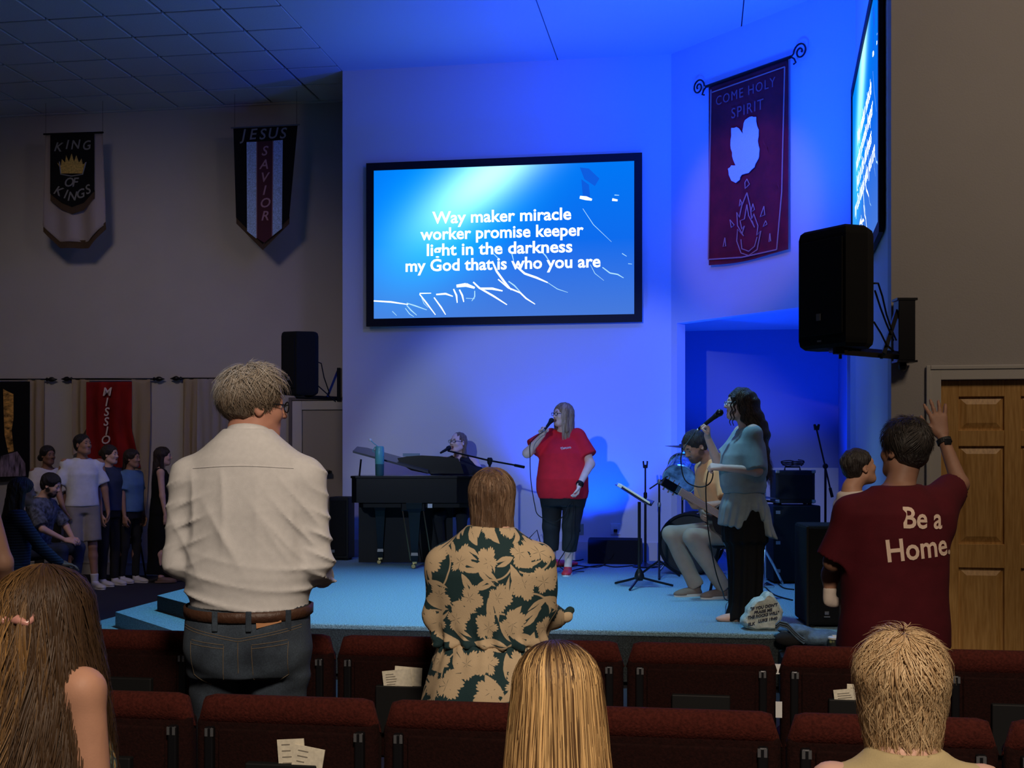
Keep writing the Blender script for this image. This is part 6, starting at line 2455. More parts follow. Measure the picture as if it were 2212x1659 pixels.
MB().box((-0.017, -0.045, -0.02), (0.017, -0.034, 0.02), None, 0.004).build('case', M_BLKM, t_)

# ------------------------------------------------ 2 woman in grey-green top, long curly hair
loc = Vector(((1612 - 1106) / 311, 8.36, HS + 0.004))
rz = R_(97)
T2 = [(.62, .01, .17, .165), (.70, .015, .175, .165), (.78, .015, .165, .155), (.885, .02, .140, .125), (.93, .02, .150, .140), (1.05, .03, .160, .135), (1.14, .03, .155, .120), (1.22, 0.01, .135, .10), (1.28, -.01, .10, .07), (1.34, -.01, .055, .05)]
h = Human(loc, rz, 1.60, 'woman with long dark curly hair in loose grey-green top singing in profile', 'light', sw=0.150, torso=T2, yaw=-4, pitch=4, hd=(0, 0.02, 0), h=0.010, hf=0.006, neck=0.052)
h.toe = {-1: V(0.05, 1, 0), 1: V(-0.1, 1, 0)}
h.leg(-1, (-0.07, 0.06, 0.075)); h.leg(1, (0.09, -0.04, 0.075))
h.arm(1, (0.11, 0.245, 1.27), (0.3, 0.0, -1))
h.arm(-1, (-0.10, 0.20, 1.055), (-0.5, -0.8, -0.5))
h.hand(1, (-0.3, 0.1, 0.75), (-0.2, 0.7, 0.3), (-0.3, 0.7, 0.5), curl=0.85, tcurl=0.9)
h.hand(-1, (0.25, 0.9, 0.1), (0.6, -0.1, -0.8), (0, 0.2, 1), curl=0.95, tcurl=0.9)
h.body(mouth=0.7, am=1.15, lm=0.8, brows=(0.08, 0.05, 0.03))
M_GREY = mat('grey_green_jersey', (0.27, 0.33, 0.34), 0.85, bump=0.4, bscale=240, bdist=0.002, var=0.10, vscale=18)
# dolman top: torso, loose sleeves and gathered lower part
f = h.f
P_ = [h.tcol(0.016, z0=0.88, k=0.02)]
nb = h.up(0, -0.012 * f, 1.44 * f)
for sd_ in (-1, 1):
    a = h.sh[sd_]
    P_.append(cone(nb + V(0, 0, -0.03), a + V(0, 0, -0.02), 0.045, 0.046, 0.04))
    q = a + (h.el[sd_] - a) * (0.98 if sd_ == -1 else 0.72)
    P_.append(cone(a + V(0, 0, -0.02), q, 0.052, 0.066, 0.06, flat=True))
    if sd_ == -1:
        P_.append(cone(a + V(0.04, -0.03, -0.12), q + V(0.05, -0.02, -0.02), 0.06, 0.055, 0.05))
P_.append(col([(0.885, 0, 0.02, 0.155, 0.135), (0.91, 0, 0.02, 0.146, 0.128), (0.93, 0, 0.02, 0.170, 0.150), (0.96, 0, 0.02, 0.166, 0.142)], k=0.01))
P_.append(ell(nb + V(0, 0.03, 0.05), (0.082, 0.09, 0.062), k=0.008, sub=True))
blob('top', P_, M_GREY, h.e, h=0.010, disp=folds(0.006, 11, 20, 11))


def gath(X, Y, Z):
    an = np.arctan2(X, Y - 0.02)
    return (0.007 * np.sin(an * 19 + 2.0 * np.sin(Z * 9)) * np.clip((0.90 - Z) * 6, 0.1, 1)).astype(np.float32)


Kp = [(0.55, 0, -0.03, .185, .185), (0.66, 0, 0.01, .180, .180), (0.78, 0, 0.015, .168, .165), (0.87, 0, 0.02, .150, .132), (0.895, 0, 0.02, .142, .125)]
# hem drops at the back: cut by a slanted plane
blob('top_skirt', [col(Kp, 0.02), half((0, 0.15, 0.655), (0, 0.26, -1), 0.004), ell((-0.20, -0.01, 0.50), (0.12, 0.11, 0.28), k=0.02, sub=True)], M_GREY, h.e, h=0.009, disp=gath, label='gathered lower part of the top')
M_SKIRT = mat('black_crepe', (0.006, 0.006, 0.007), 0.85, spec=0.2, bump=0.3, bscale=160, bdist=0.002)


def pleat(X, Y, Z):
    an = np.arctan2(X, Y)
    return (0.008 * np.sin(an * 13 + 1.5 * np.sin(Z * 3)) * np.clip((0.85 - Z) * 2, 0.15, 1)).astype(np.float32)


blob('wide_trousers', [col([(0.012, -0.045, 0.035, .105, .125), (0.12, -0.045, 0.02, .085, .105), (0.35, -0.05, 0.01, .085, .108), (0.60, -0.03, 0.01, .10, .125)], 0.02),
                       col([(0.012, 0.09, -0.035, .095, .12), (0.35, 0.07, -0.01, .085, .108), (0.60, 0.05, 0.01, .10, .125)], 0.02),
                       col([(0.55, 0, 0.01, .155, .145), (0.70, 0, 0.015, .162, .152), (0.80, 0, 0.015, .155, .146), (0.90, 0, 0.02, .132, .118)], 0.05)], M_SKIRT, h.e, h=0.010, disp=pleat)
HC_ = hair_mat('dark_brown_hair', (0.028, 0.017, 0.012))
h.hair([ell((0, -0.026, 0.040), (0.094, 0.108, 0.094), k=0.02), cone((0, -0.08, 0.0), (0.0, -0.165, -0.20), 0.080, 0.080, 0.04), cone((0.0, -0.165, -0.20), (0, -0.215, -0.50), 0.080, 0.060, 0.04),
        cone((0, -0.215, -0.50), (0.0, -0.20, -0.70), 0.060, 0.02, 0.04),
        cone((-0.07, -0.01, 0.03), (-0.088, -0.02, -0.12), 0.030, 0.018, 0.02), cone((0.07, -0.01, 0.03), (0.085, -0.02, -0.12), 0.030, 0.018, 0.02),
        ell((0, 0.105, -0.045), (0.070, 0.080, 0.105), k=0.012, sub=True)], HC_, disp=lambda X, Y, Z: (0.007 * (np.sin(60 * Z + 20 * X + 16 * Y) * np.sin(48 * (X + Y) + 4))).astype(np.float32))
strands(h, 900, (0.094, 0.112, 0.096), L=lambda p: 0.30 + 0.32 * max(0, -math.cos(p)) ** 0.6, thE=1.6, th0=(0.1, 1.4), face=0.95, wave=0.008, wf=60, taper=0.0, wd=0.0020, swirl=0.05, layer=0.05,
        col_fn=lambda p, c, q, s, t: mixc((0.012, 0.008, 0.006), (0.10, 0.06, 0.035), q + 0 * s), name='curly_locks', back=-0.13)
mb = MB()
for x0, y0 in ((-0.070, 0.055), (-0.060, 0.075)):
    pts = []
    for i in range(26):
        t = i / 25
        q = h.ho + h.R @ (V(x0 - 0.012 + 0.008 * math.sin(t * 22), y0 + 0.006 * math.cos(t * 22), 0.05 - 0.22 * t) * h.hs)
        pts.append(q)
    mb.tube(pts, [0.006 * (1 - 0.5 * i / 25) for i in range(26)], 6)
mb.build('face_curl', HC_, h.e, smooth=True)
h.glasses(M_STEEL, 0.019)
hm_ = h.ho + h.R @ (V(0, 0.145, -0.075) * h.hs)
hc = h.wr[1] + unit(V(-0.3, 0.1, 0.75)) * 0.075 + unit(V(-0.2, 0.7, 0.3)) * 0.03
Mw = Matrix.Translation(loc) @ Matrix.Rotation(rz, 4, 'Z')
d = unit(hm_ - hc)
mic_ball = hm_
e_, endp = microphone(Mw, mic_ball, d, 'black handheld microphone of the long-haired singer')
Yq_ = 8.3
hang_cable([endp, P(1474, 975, Yq_), P(1472, 1010, Yq_), P(1482, 1040, Yq_), P(1510, 1052, Yq_), P(1532, 1045, Yq_), P(1540, 1025, Yq_), P(1533, 1010, Yq_), P(1525, 1050, Yq_), P(1527, 1110, Yq_), P(1532, 1160, Yq_),
            P(1545, 1230, 8.5), P(1560, 1275, 8.7), PS(1575, 1300) + Vector((0, 0, 0.006)), PS(1640, 1290) + Vector((0, 0, 0.006))], 'black cable looping from the long-haired singer\'s microphone to her fist')

# ------------------------------------------------ 3 guitarist on a stool
loc = Vector(((1572 - 1106) / 267, 9.75, HS + 0.004))
rz = R_(112)
Mw = Matrix.Translation(loc) @ Matrix.Rotation(rz, 4, 'Z')
Mi = Mw.inverted()
h = Human(loc, rz, 1.78, 'seated guitarist in peach shirt and khaki trousers looking down at his guitar', 'tan', sw=0.175, w=1.02, lean=0.26, dz=-0.40, yaw=8, pitch=-32, hd=(0, 0.09, -0.05), h=0.011, hf=0.0065)
h.toe = {-1: V(0.05, 1, 0), 1: V(0.0, 1, 0)}


def lp(px, py, Y):
    return V(*(Mi @ P(px, py, Y)))


h.leg(-1, ankle=(-0.10, 0.10, 0.085), knee=(-0.15, 0.42, 0.50))
h.leg(1, ankle=(0.12, 0.22, 0.085), knee=(0.14, 0.44, 0.50))
wl = lp(1500, 1094, 9.46)
h.arm(-1, wl, (-0.4, -0.2, -1), raw=True)
h.arm(1, (0.04, 0.22, 0.70), (0.8, -0.6, 0), raw=True)
nd = (Mi.to_3x3() @ (P(1437, 1040, 9.2) - P(1530, 1094, 9.5))).normalized()
h.hand(-1, (-0.05, 0.55, 0.85), (0.7, 0.3, 0), (0.3, -0.5, 0.5), curl=0.65, tcurl=0.4)
h.hand(1, (-0.7, 0.3, -0.4), (-0.2, -0.9, 0), (0, 0.3, 0.8), curl=0.4)
h.body(brows=(0.02, 0.012, 0.01), beard=(0.10, 0.055, 0.04), am=1.1)
h.shirt(cloth_mat('peach_cotton', (0.85, 0.38, 0.15)), sleeve=0.80, hem=0.86, g=0.018, fold=0.006, seed=5, sr=0.070)
h.pants(cloth_mat('khaki_twill', (0.30, 0.22, 0.16)), g=0.014, waist=1.0, r0=0.092, r1=0.072, r2=0.062, fold=0.006, seed=8)
h.shoes(cloth_mat('brown_suede', (0.16, 0.10, 0.07)), mat('cream_sole', (0.5, 0.45, 0.38), 0.7), g=0.008)
h.hair(hair_short(0.0), hair_mat('black_hair', (0.014, 0.010, 0.009)))
# guitar held across the lap
g0 = Mi @ P(1545, 1108, 9.42)
ge = empty('acoustic_guitar', Mw @ g0, 0, 'dark acoustic guitar with light brown neck held by the seated guitarist', 'guitar')
ax_ = (P(1437, 1042, 9.32) - P(1545, 1106, 9.42)).normalized()
fn_ = (Vector((-0.35, -0.9, 0.25)) - ax_ * Vector((-0.35, -0.9, 0.25)).dot(ax_)).normalized()
sd2 = fn_.cross(ax_).normalized()
outl = []
for i in range(40):
    a = 2 * PI * i / 40
    x = -math.cos(a)            # -1 bottom .. 1 neck side
    wv = 0.19 * math.sqrt(max(0, 1 - x * x)) * (1.0 - 0.18 * x) * (1 - 0.24 * math.exp(-((x - 0.25) / 0.28) ** 2))
    outl.append((x * 0.235 - 0.20, wv if math.sin(a) >= 0 else -wv))
MB().prism(outl, Vector(fn_) * -0.05, ax_, sd2, fn_ * 0.10).build('body', mat('black_guitar_lacquer', (0.02, 0.015, 0.014), 0.2), ge, smooth='auto')
MB().lathe([(0.001, 0), (0.045, 0), (0.045, 0.002), (0.001, 0.003)], ax_ * -0.12 + fn_ * 0.05, 24, fn_.to_track_quat('Z', 'Y').to_matrix().to_4x4()).build('sound_hole', M_BLACK, ge)
Bg = Matrix((ax_, sd2, fn_)).transposed().to_4x4()
M_NECK = mat('guitar_neck_wood', (0.50, 0.22, 0.08), 0.4, var=0.2, vscale=20)
MB().box((0.0, -0.028, 0.030), (0.36, 0.028, 0.058), Bg, 0.008).build('neck', M_NECK, ge)
MB().box((-0.06, -0.029, 0.058), (0.36, 0.029, 0.063), Bg).build('fretboard', mat('brown_fretboard', (0.40, 0.18, 0.07), 0.5), ge)
hd_ = MB().box((0.36, -0.034, 0.028), (0.52, 0.034, 0.048), Bg, 0.005).build('headstock', M_BLACKG, ge)
for i in range(3):
    for sy in (-1, 1):
        MB().tube([Bg @ Vector((0.39 + i * 0.045, sy * 0.034, 0.038)), Bg @ Vector((0.39 + i * 0.045, sy * 0.056, 0.038))], 0.008, 6).build('tuning_peg', M_CHROME, hd_)
for i in range(6):
    y = -0.02 + i * 0.008
    MB().tube([Bg @ Vector((-0.30, y, 0.062)), Bg @ Vector((0.40, y * 1.1, 0.067))], 0.0012, 4).build('string', M_CHROME, ge)
MB().box((-0.32, -0.06, 0.05), (-0.295, 0.06, 0.062), Bg, 0.003).build('bridge', M_BLACK, ge)
# stool
se = empty('stool', Mw @ Vector((0, -0.06, 0)), rz, 'black metal stool under the guitarist', 'stool')
MB().lathe([(0.02, 0.405), (0.17, 0.41), (0.18, 0.43), (0.17, 0.45), (0.02, 0.455)], (0, 0, -0.02), 24).build('seat', M_BLACKF, se, smooth='auto')
for i in range(4):
    a = PI / 4 + i * PI / 2
    MB().tube([(0.12 * math.cos(a), 0.12 * math.sin(a), 0.39), (0.20 * math.cos(a), 0.20 * math.sin(a), 0.0)], 0.012, 6).build('leg', M_BLKM, se)

# ------------------------------------------------ 4 pianist
loc = Vector(((992 - 1106) / 201, 12.93, HS + 0.004))
h = Human(loc, R_(168), 1.66, 'pianist in black v-neck with glasses singing behind the piano', 'pale', sw=0.165, w=1.12, dz=-0.27, lean=0.03, yaw=-28, pitch=6, h=0.012, hf=0.007)
h.leg(-1, ankle=(-0.10, 0.30, 0.085), knee=(-0.13, 0.40, 0.50)); h.leg(1, ankle=(0.10, 0.30, 0.085), knee=(0.13, 0.40, 0.50))
h.arm(-1, (-0.22, 0.30, 0.80), (-0.8, -0.3, -0.8), raw=True); h.arm(1, (0.22, 0.30, 0.80), (0.8, -0.3, -0.8), raw=True)
for s_ in (-1, 1):
    h.hand(s_, (0, 1, -0.1), (0, 0, -1), (-s_, 0, 0), curl=0.3)
h.body(mouth=1.0, brows=(0.20, 0.12, 0.08), lips=(0.45, 0.14, 0.14), am=1.2)
h.shirt(cloth_mat('black_jersey', (0.010, 0.010, 0.012)), sleeve=0.75, hem=0.9, g=0.014, fold=0.004, seed=7, sr=0.070, neckcut=0.072, v=0.11)
h.pants(M_BLACKF, g=0.012)
h.shoes(M_BLACK)
h.hair([ell((0, -0.022, 0.034), (0.082, 0.100, 0.088), k=0.02), cone((0.02, -0.09, 0.0), (-0.06, -0.07, -0.16), 0.045, 0.030, 0.03), cone((-0.06, -0.05, 0.0), (-0.075, -0.03, -0.15), 0.03, 0.018, 0.02),
        ell((0, 0.115, -0.030), (0.074, 0.090, 0.110), k=0.012, sub=True)], hair_mat('light_brown_hair', (0.20, 0.13, 0.08)))
h.glasses(r=0.020)
se = empty('piano_bench', loc + Vector((0.0, 0.06, 0)), R_(168), 'black bench under the pianist', 'bench')
MB().box((-0.25, -0.14, 0.48), (0.25, 0.14, 0.54), None, 0.02).build('seat', M_BLACKF, se)
for sx in (-1, 1):
    for sy in (-1, 1):
        MB().box((sx * 0.22 - 0.02, sy * 0.11 - 0.02, 0), (sx * 0.22 + 0.02, sy * 0.11 + 0.02, 0.48)).build('leg', M_BLACK, se)

# ------------------------------------------------ group standing by the left wall
GRP = None
M_SHOEW = mat('white_shoe_leather', (0.62, 0.60, 0.60), 0.5)
M_BLKHAIR = MATS['black_hair']


def lefty(px, Y, rzd, H, label, **kw):
    return Human(Vector(((px - 1106) / (FPX / Y), Y, 0.002)), R_(rzd), H, label, h=0.013, hf=0.0075, **kw)


h = lefty(102, 14.05, -140, 1.61, 'woman in white puff-sleeved blouse standing by the black tapestry', skin='brown', sw=0.165, w=1.1, yaw=12)
h.leg(-1); h.leg(1)
h.arm(-1, (-0.20, 0.10, 0.80)); h.arm(1, (0.22, 0.08, 0.80))
for s_ in (-1, 1):
    h.hand(s_, (0, 0.1, -1), (-s_, 0, 0), (0, 1, 0))
h.body(brows=(0.02, 0.012, 0.01))
h.shirt(cloth_mat('white_cotton', (0.62, 0.60, 0.62)), sleeve=0.85, hem=0.92, g=0.022, sr=0.088, fold=0.007, seed=2, neckcut=0.10)
h.pants(M_BLACKF)
h.shoes(M_BLACK)
h.hair(hair_short(0.004) + [ell((0.03, -0.12, -0.03), (0.045, 0.04, 0.045), k=0.02)], M_BLKHAIR)

h = lefty(178, 13.55, -150, 1.74, 'young man in white t-shirt and khaki shorts with hand in pocket', skin='tan', sw=0.19, yaw=32, pitch=6)
h.toe = {-1: V(-0.35, 0.93, 0), 1: V(0.1, 1, 0)}
h.leg(-1, (-0.13, 0.02, 0.085)); h.leg(1, (0.12, 0.0, 0.085))
h.arm(-1, (-0.28, 0.03, 0.84), (-0.5, -1, 0)); h.arm(1, (0.215, 0.09, 0.90), (0.9, -0.8, 0))
h.hand(-1, (0, 0.1, -1), (1, 0, 0), (0, 1, 0)); h.hand(1, (-0.2, 0.2, -1), (-1, 0, 0), (0, 1, 0), curl=0.5)
h.body(brows=(0.02, 0.012, 0.01), am=1.1)
h.shirt(cloth_mat('white_tee_cotton', (0.66, 0.68, 0.74)), sleeve=0.78, hem=0.93, g=0.020, sr=0.074, fold=0.007, seed=12)
h.shorts(cloth_mat('khaki_cotton', (0.30, 0.27, 0.24)), frac=0.86, r0=0.105, r1=0.105)
for sd_ in (-1, 1):
    c0 = h.an[sd_]
    c1 = h.kn[sd_] * 0.22 + h.an[sd_] * 0.78
    blob('sock', [cone(c0 + V(0, 0, -0.02), c1, 0.038, 0.046, 0.01, flat=True)], M_SHOEW, h.e, h=0.011)
h.shoes(M_SHOEW)
h.hair(hair_short(-0.002, 0.02), M_BLKHAIR)
mb = MB()
o = h.sh[-1] * 0.5 + h.sh[1] * 0.5
pts = [o + V(0.068 * math.sin(a), 0.02 + 0.10 * (0.5 + 0.5 * math.cos(a)), 0.065 - 0.11 * (0.5 + 0.5 * math.cos(a))) for a in np.linspace(0, 2 * PI, 24)[:-1]]
mb.tube(pts, 0.004, 5, closed=True).build('necklace', M_STEEL, h.e)

h = lefty(234, 13.95, -118, 1.62, 'woman in navy t-shirt and black trousers beside the red tapestry', skin='light', sw=0.155, yaw=14)
h.leg(-1); h.leg(1)
h.arm(-1, (-0.20, 0.06, 0.80)); h.arm(1, (0.20, 0.10, 0.78))
for s_ in (-1, 1):
    h.hand(s_, (0, 0.1, -1), (-s_, 0, 0), (0, 1, 0))
h.body(brows=(0.03, 0.02, 0.015), mouth=0.3)
h.shirt(cloth_mat('navy_cotton', (0.030, 0.040, 0.080)), sleeve=0.7, hem=0.86, g=0.022, sr=0.068, fold=0.005, seed=22)
h.pants(M_BLACKF)
h.shoes(M_SHOEW)
h.hair(hair_short(0.002) + [ell((0.0, -0.13, 0.02), (0.04, 0.035, 0.04), k=0.02), cone((-0.06, -0.02, 0), (-0.075, -0.03, -0.11), 0.02, 0.01, 0.02)], HC_)

h = lefty(282, 14.2, -112, 1.57, 'girl in blue t-shirt and black trousers at the right of the red tapestry', skin='tan', sw=0.155, yaw=8)
h.leg(-1); h.leg(1, (0.09, -0.06, 0.085))
h.arm(-1, (-0.20, 0.03, 0.78)); h.arm(1, (0.20, 0.08, 0.78))
for s_ in (-1, 1):
    h.hand(s_, (0, 0.1, -1), (-s_, 0, 0), (0, 1, 0))
h.body(brows=(0.03, 0.02, 0.015))
h.shirt(cloth_mat('blue_cotton', (0.10, 0.20, 0.36)), sleeve=0.7, hem=0.84, g=0.024, sr=0.070, fold=0.005, seed=32)
h.pants(M_BLACKF, name='leggings', r0=0.082, r1=0.056, r2=0.045)
h.shoes(M_SHOEW)
h.hair(hair_short(0.004) + [cone((0.0, -0.1, 0.0), (0.02, -0.12, -0.14), 0.04, 0.02, 0.02)], HC_)

h = lefty(347, 14.25, -72, 1.60, 'woman with long dark hair in black sleeveless wide-leg outfit near the grey-haired man', skin='light', sw=0.16, yaw=-8)
h.leg(-1, (-0.08, 0.06, 0.085)); h.leg(1, (0.08, -0.0, 0.085))
h.arm(-1, (-0.22, -0.02, 0.80)); h.arm(1, (0.20, 0.05, 0.80))
for s_ in (-1, 1):
    h.hand(s_, (0, 0.1, -1), (-s_, 0, 0), (0, 1, 0))
h.body(brows=(0.03, 0.02, 0.015))
P_ = [h.tcol(0.014, z0=0.82), col([(0.10, -0.03, 0.06, .15, .23), (0.35, -0.02, 0.03, .14, .18), (0.62, 0, 0.0, .15, .15), (0.84, 0, 0, .155, .12), (0.98, 0, 0, .14, .105)], 0.03)]
for sd_ in (-1, 1):
    P_.append(cone(h.up(0, -0.01, 1.30), h.sh[sd_] * V(0.8, 1, 1), 0.05, 0.05, 0.03))
P_.append(ell(h.up(0, 0, 1.40), (0.09, 0.09, 0.08), k=0.01, sub=True))
blob('dress', P_, M_SKIRT, h.e, h=0.013, disp=folds(0.006, 9, 22, 5))
h.shoes(mat('tan_sandal', (0.20, 0.12, 0.08), 0.6), MATS['tan_sandal'], g=0.003)
h.hair(hair_long(0.0, 0.30, 0.065, 0.24), HC_)

# seated bearded man and the people at the far left
loc = Vector(((72 - 1106) / 200, 13.0, 0.002))
h = Human(loc, R_(-100), 1.78, 'seated bearded man in patterned grey shirt leaning forward at far left', 'light', sw=0.185, w=1.1, dz=-0.46, lean=0.20, yaw=5, pitch=-22, hd=(0, 0.03, -0.02), h=0.014, hf=0.008)
h.leg(-1, ankle=(-0.13, 0.40, 0.085), knee=(-0.17, 0.44, 0.50)); h.leg(1, ankle=(0.13, 0.40, 0.085), knee=(0.17, 0.44, 0.50))
h.arm(-1, (-0.08, 0.42, 0.60), (-1, -0.2, -0.6), raw=True); h.arm(1, (0.08, 0.42, 0.60), (1, -0.2, -0.6), raw=True)
h.hand(-1, (0.3, 0.9, -0.1), (0.6, 0, -0.6), (0, 0, 1), curl=0.5); h.hand(1, (-0.3, 0.9, -0.1), (-0.6, 0, -0.6), (0, 0, 1), curl=0.5)
h.body(brows=(0.02, 0.012, 0.01), beard=(0.015, 0.010, 0.009))
h.shirt(mat('patterned_grey_cotton', (0.09, 0.10, 0.14), 0.9, var=0.8, vscale=26), sleeve=0.9, hem=0.88, g=0.02, sr=0.072, fold=0.006, seed=42)
h.pants(cloth_mat('dark_blue_denim', (0.02, 0.03, 0.07)))
h.shoes(M_BLACK)
h.hair(hair_short(0.004), M_BLKHAIR)
h = Human(Vector(((16 - 1106) / 270, 9.7, 0.002)), R_(-60), 1.66, 'dark-haired person in striped navy top sitting at the left frame edge', 'brown', sw=0.165, dz=-0.34, lean=0.08, yaw=0, pitch=-5, h=0.014, hf=0.009)
h.leg(-1, ankle=(-0.13, 0.36, 0.085), knee=(-0.14, 0.44, 0.50)); h.leg(1, ankle=(0.13, 0.36, 0.085), knee=(0.14, 0.44, 0.50))
h.arm(-1, (-0.15, 0.36, 0.62), (-1, -0.2, -0.6), raw=True); h.arm(1, (0.15, 0.36, 0.62), (1, -0.2, -0.6), raw=True)
for s_ in (-1, 1):
    h.hand(s_, (0, 1, -0.1), (0, 0, -1), (-s_, 0, 0), curl=0.3)
h.body(brows=(0.02, 0.012, 0.01))
m, nt, N, L, b = nodes_of('navy_stripe')
tc = N.new('ShaderNodeTexCoord'); wv = N.new('ShaderNodeTexWave'); wv.bands_direction = 'Z'; wv.inputs['Scale'].default_value = 14
L.new(tc.outputs['Object'], wv.inputs['Vector'])
cr = N.new('ShaderNodeValToRGB'); cr.color_ramp.elements[0].position = 0.75; cr.color_ramp.elements[0].color = (0.008, 0.012, 0.03, 1); cr.color_ramp.elements[1].position = 0.85; cr.color_ramp.elements[1].color = (0.03, 0.045, 0.09, 1)
L.new(wv.outputs['Fac'], cr.inputs['Fac']); L.new(cr.outputs['Color'], b.inputs['Base Color']); b.inputs['Roughness'].default_value = 0.95
h.shirt(m, long_=True, hem=0.9, g=0.02, fold=0.005, seed=52)
h.pants(M_BLACKF)
h.shoes(M_BLACK)
h.hair(hair_long(0.0, 0.26, 0.07, 0.2), M_BLKHAIR)


# ================================================================== PEOPLE NEAR THE CAMERA
# ------------------------------------------------ grey-haired man in white shirt
loc = Vector(((533 - 1106) / 650, 4.03, 0.0))
TM = [(.80, .0, .185, .135), (.90, .0, .190, .14), (1.00, .01, .183, .145), (1.04, .015, .190, .15), (1.10, .02, .205, .16), (1.20, .025, .208, .158), (1.32, .02, .210, .15), (1.42, .005, .192, .125), (1.49, -.005, .155, .105), (1.54, -.01, .118, .085), (1.59, -.012, .066, .060)]
h = Human(loc, 0.0, 1.775, 'grey-haired man in white shirt and jeans standing with his back to the camera', (0.50, 0.24, 0.17), sw=0.188, torso=TM, yaw=-62, pitch=-3, hd=(0.012, 0.0, 0.01), h=0.010, hf=0.006, neck=0.060)
h.leg(-1, (-0.115, 0, 0.085)); h.leg(1, (0.115, 0, 0.085))
h.sh[1] = V(0.185, 0.0, 1.425); h.sh[-1] = V(-0.190, 0.0, 1.425)
h.el[1] = V(0.225, -0.01, 1.15); h.wr[1] = V(0.215, 0.20, 1.075); h.el[-1] = V(-0.225, -0.01, 1.15); h.wr[-1] = V(-0.10, 0.20, 1.06)
h.hand(1, (-0.6, 0.5, -0.1), (-0.2, -0.9, 0), (0, 0, 1), curl=0.5); h.hand(-1, (0.7, 0.4, -0.1), (0.2, -0.9, 0), (0, 0, 1), curl=0.5)
h.body(brows=(0.35, 0.30, 0.26), am=1.1)
M_SHIRT = mat('white_oxford', (0.70, 0.69, 0.70), 0.9, bump=0.30, bscale=420, bdist=0.0015, var=0.04, vscale=60)


def ridge(v, p=2.2):
    return 0.6 - (1 - np.abs(np.sin(v))) ** 2 * 2.0


def shirt_disp(X, Y, Z):
    w = np.sin(4.1 * Z + 1.2 + 2 * X)
    bk = np.clip(-Y * 14, 0, 1)
    # folds falling from the yoke, drag lines low down, creases at the armpits and in the sleeves
    d = 0.0028 * ridge(27 * X + 2.2 * np.sin(3.2 * Z) + 1.0 * w) * np.clip((Z - 1.12) * 5, 0, 1) * np.clip((1.47 - Z) * 30, 0, 1) * bk
    d = d + 0.004 * ridge(17 * (X + 0.35 * Z) + 1.5 * w) * np.exp(-((Z - 1.22) / 0.10) ** 2) * bk
    low = np.clip((1.20 - Z) * 7, 0, 1)
    d = d + 0.0050 * low * ridge(40 * Z + 2.0 * np.sin(6 * X + 1) + 10 * X * X + 1.2 * w)
    ax = np.exp(-((X - 0.165) / 0.075) ** 2 - ((Z - 1.31) / 0.12) ** 2)
    d = d + 0.0065 * ax * ridge(48 * (0.80 * X + 0.60 * Z) + 1.5 * w)
    bx = np.exp(-((X + 0.19) / 0.07) ** 2 - ((Z - 1.26) / 0.15) ** 2)
    d = d + 0.0050 * bx * ridge(46 * (-0.45 * X + 0.9 * Z) + 1.0 * w)
    sl = np.clip((np.abs(X) - 0.19) * 14, 0, 1)
    d = d + 0.0048 * sl * ridge(40 * Z + 14 * np.abs(X) + 7 * Y + 1.4 * w)
    m1 = 0.35 + 0.65 * np.clip(0.5 + np.sin(11 * X + 6 * Z + 1) * np.sin(9 * Z - 5 * X + 2), 0, 1)
    return (1.4 * d * m1).astype(np.float32)


P_ = [h.tcol(0.014, z0=0.996, k=0.02, p=2.25)]
nb = h.up(0, -0.012, 1.51)
for sd_ in (-1, 1):
    a = h.sh[sd_]
    P_.append(cone(nb + V(sd_ * 0.03, 0, -0.022), a + V(0, 0, 0.012), 0.058, 0.062, 0.04))
    P_.append(cone(a + V(sd_ * 0.004, 0, -0.012), h.el[sd_], 0.072, 0.056, 0.03))
    q = h.wr[sd_] * 0.93 + h.el[sd_] * 0.07
    P_.append(cone(h.el[sd_], q, 0.060, 0.042, 0.02, flat=True))
P_.append(ell(h.up(0, 0.01, 1.605), (0.055, 0.058, 0.05), k=0.006, sub=True))
so = blob('shirt', P_, M_SHIRT, h.e, h=0.006, disp=shirt_disp)
bv = bvh_of(so)


def drape_line(bv, pts, d=(0, 1, 0), off=0.002):
    out = []
    for x, z in pts:
        hit = bv.ray_cast(Vector((x, -0.8 if d[1] > 0 else 0.8, z)), Vector(d))
        if hit[0]:
            out.append(hit[0] - Vector(d) * off)
    return out


# yoke seam, collar, cuffs
MB().tube(drape_line(bv, [(x, 1.462 + 0.006 * math.cos(x * 12)) for x in np.linspace(-0.165, 0.165, 30)], off=0.0005), 0.0022, 5).build('yoke_seam', M_SHIRT, h.e)
hn = V(0.000, 0.004, 1.574)
MC = MB()
ring = []
n = 28
for lev, (rr, dz, ty) in enumerate(((0.084, -0.040, 0.0), (0.084, -0.026, 0.0), (0.076, 0.002, 0.0), (0.072, 0.012, 0), (0.068, 0.008, 0))):
    for i in range(n):
        a = 2 * PI * i / n
        MC.v.append((hn[0] + rr * math.cos(a), hn[1] + rr * 0.95 * math.sin(a), hn[2] + dz - 0.022 * math.sin(a)))
for l in range(4):
    for i in range(n):
        MC.f.append((l * n + i, l * n + (i + 1) % n, (l + 1) * n + (i + 1) % n, (l + 1) * n + i))
MC.build('collar', M_SHIRT, h.e, smooth=True)
for sd_ in (-1, 1):
    dd_ = unit(h.wr[sd_] - h.el[sd_])
    c0 = h.wr[sd_] - dd_ * 0.055
    MB().tube([c0, c0 + dd_ * 0.004, c0 + dd_ * 0.05, c0 + dd_ * 0.054], [0.040, 0.043, 0.042, 0.039], 18).build('cuff', M_SHIRT, h.e, smooth=True)
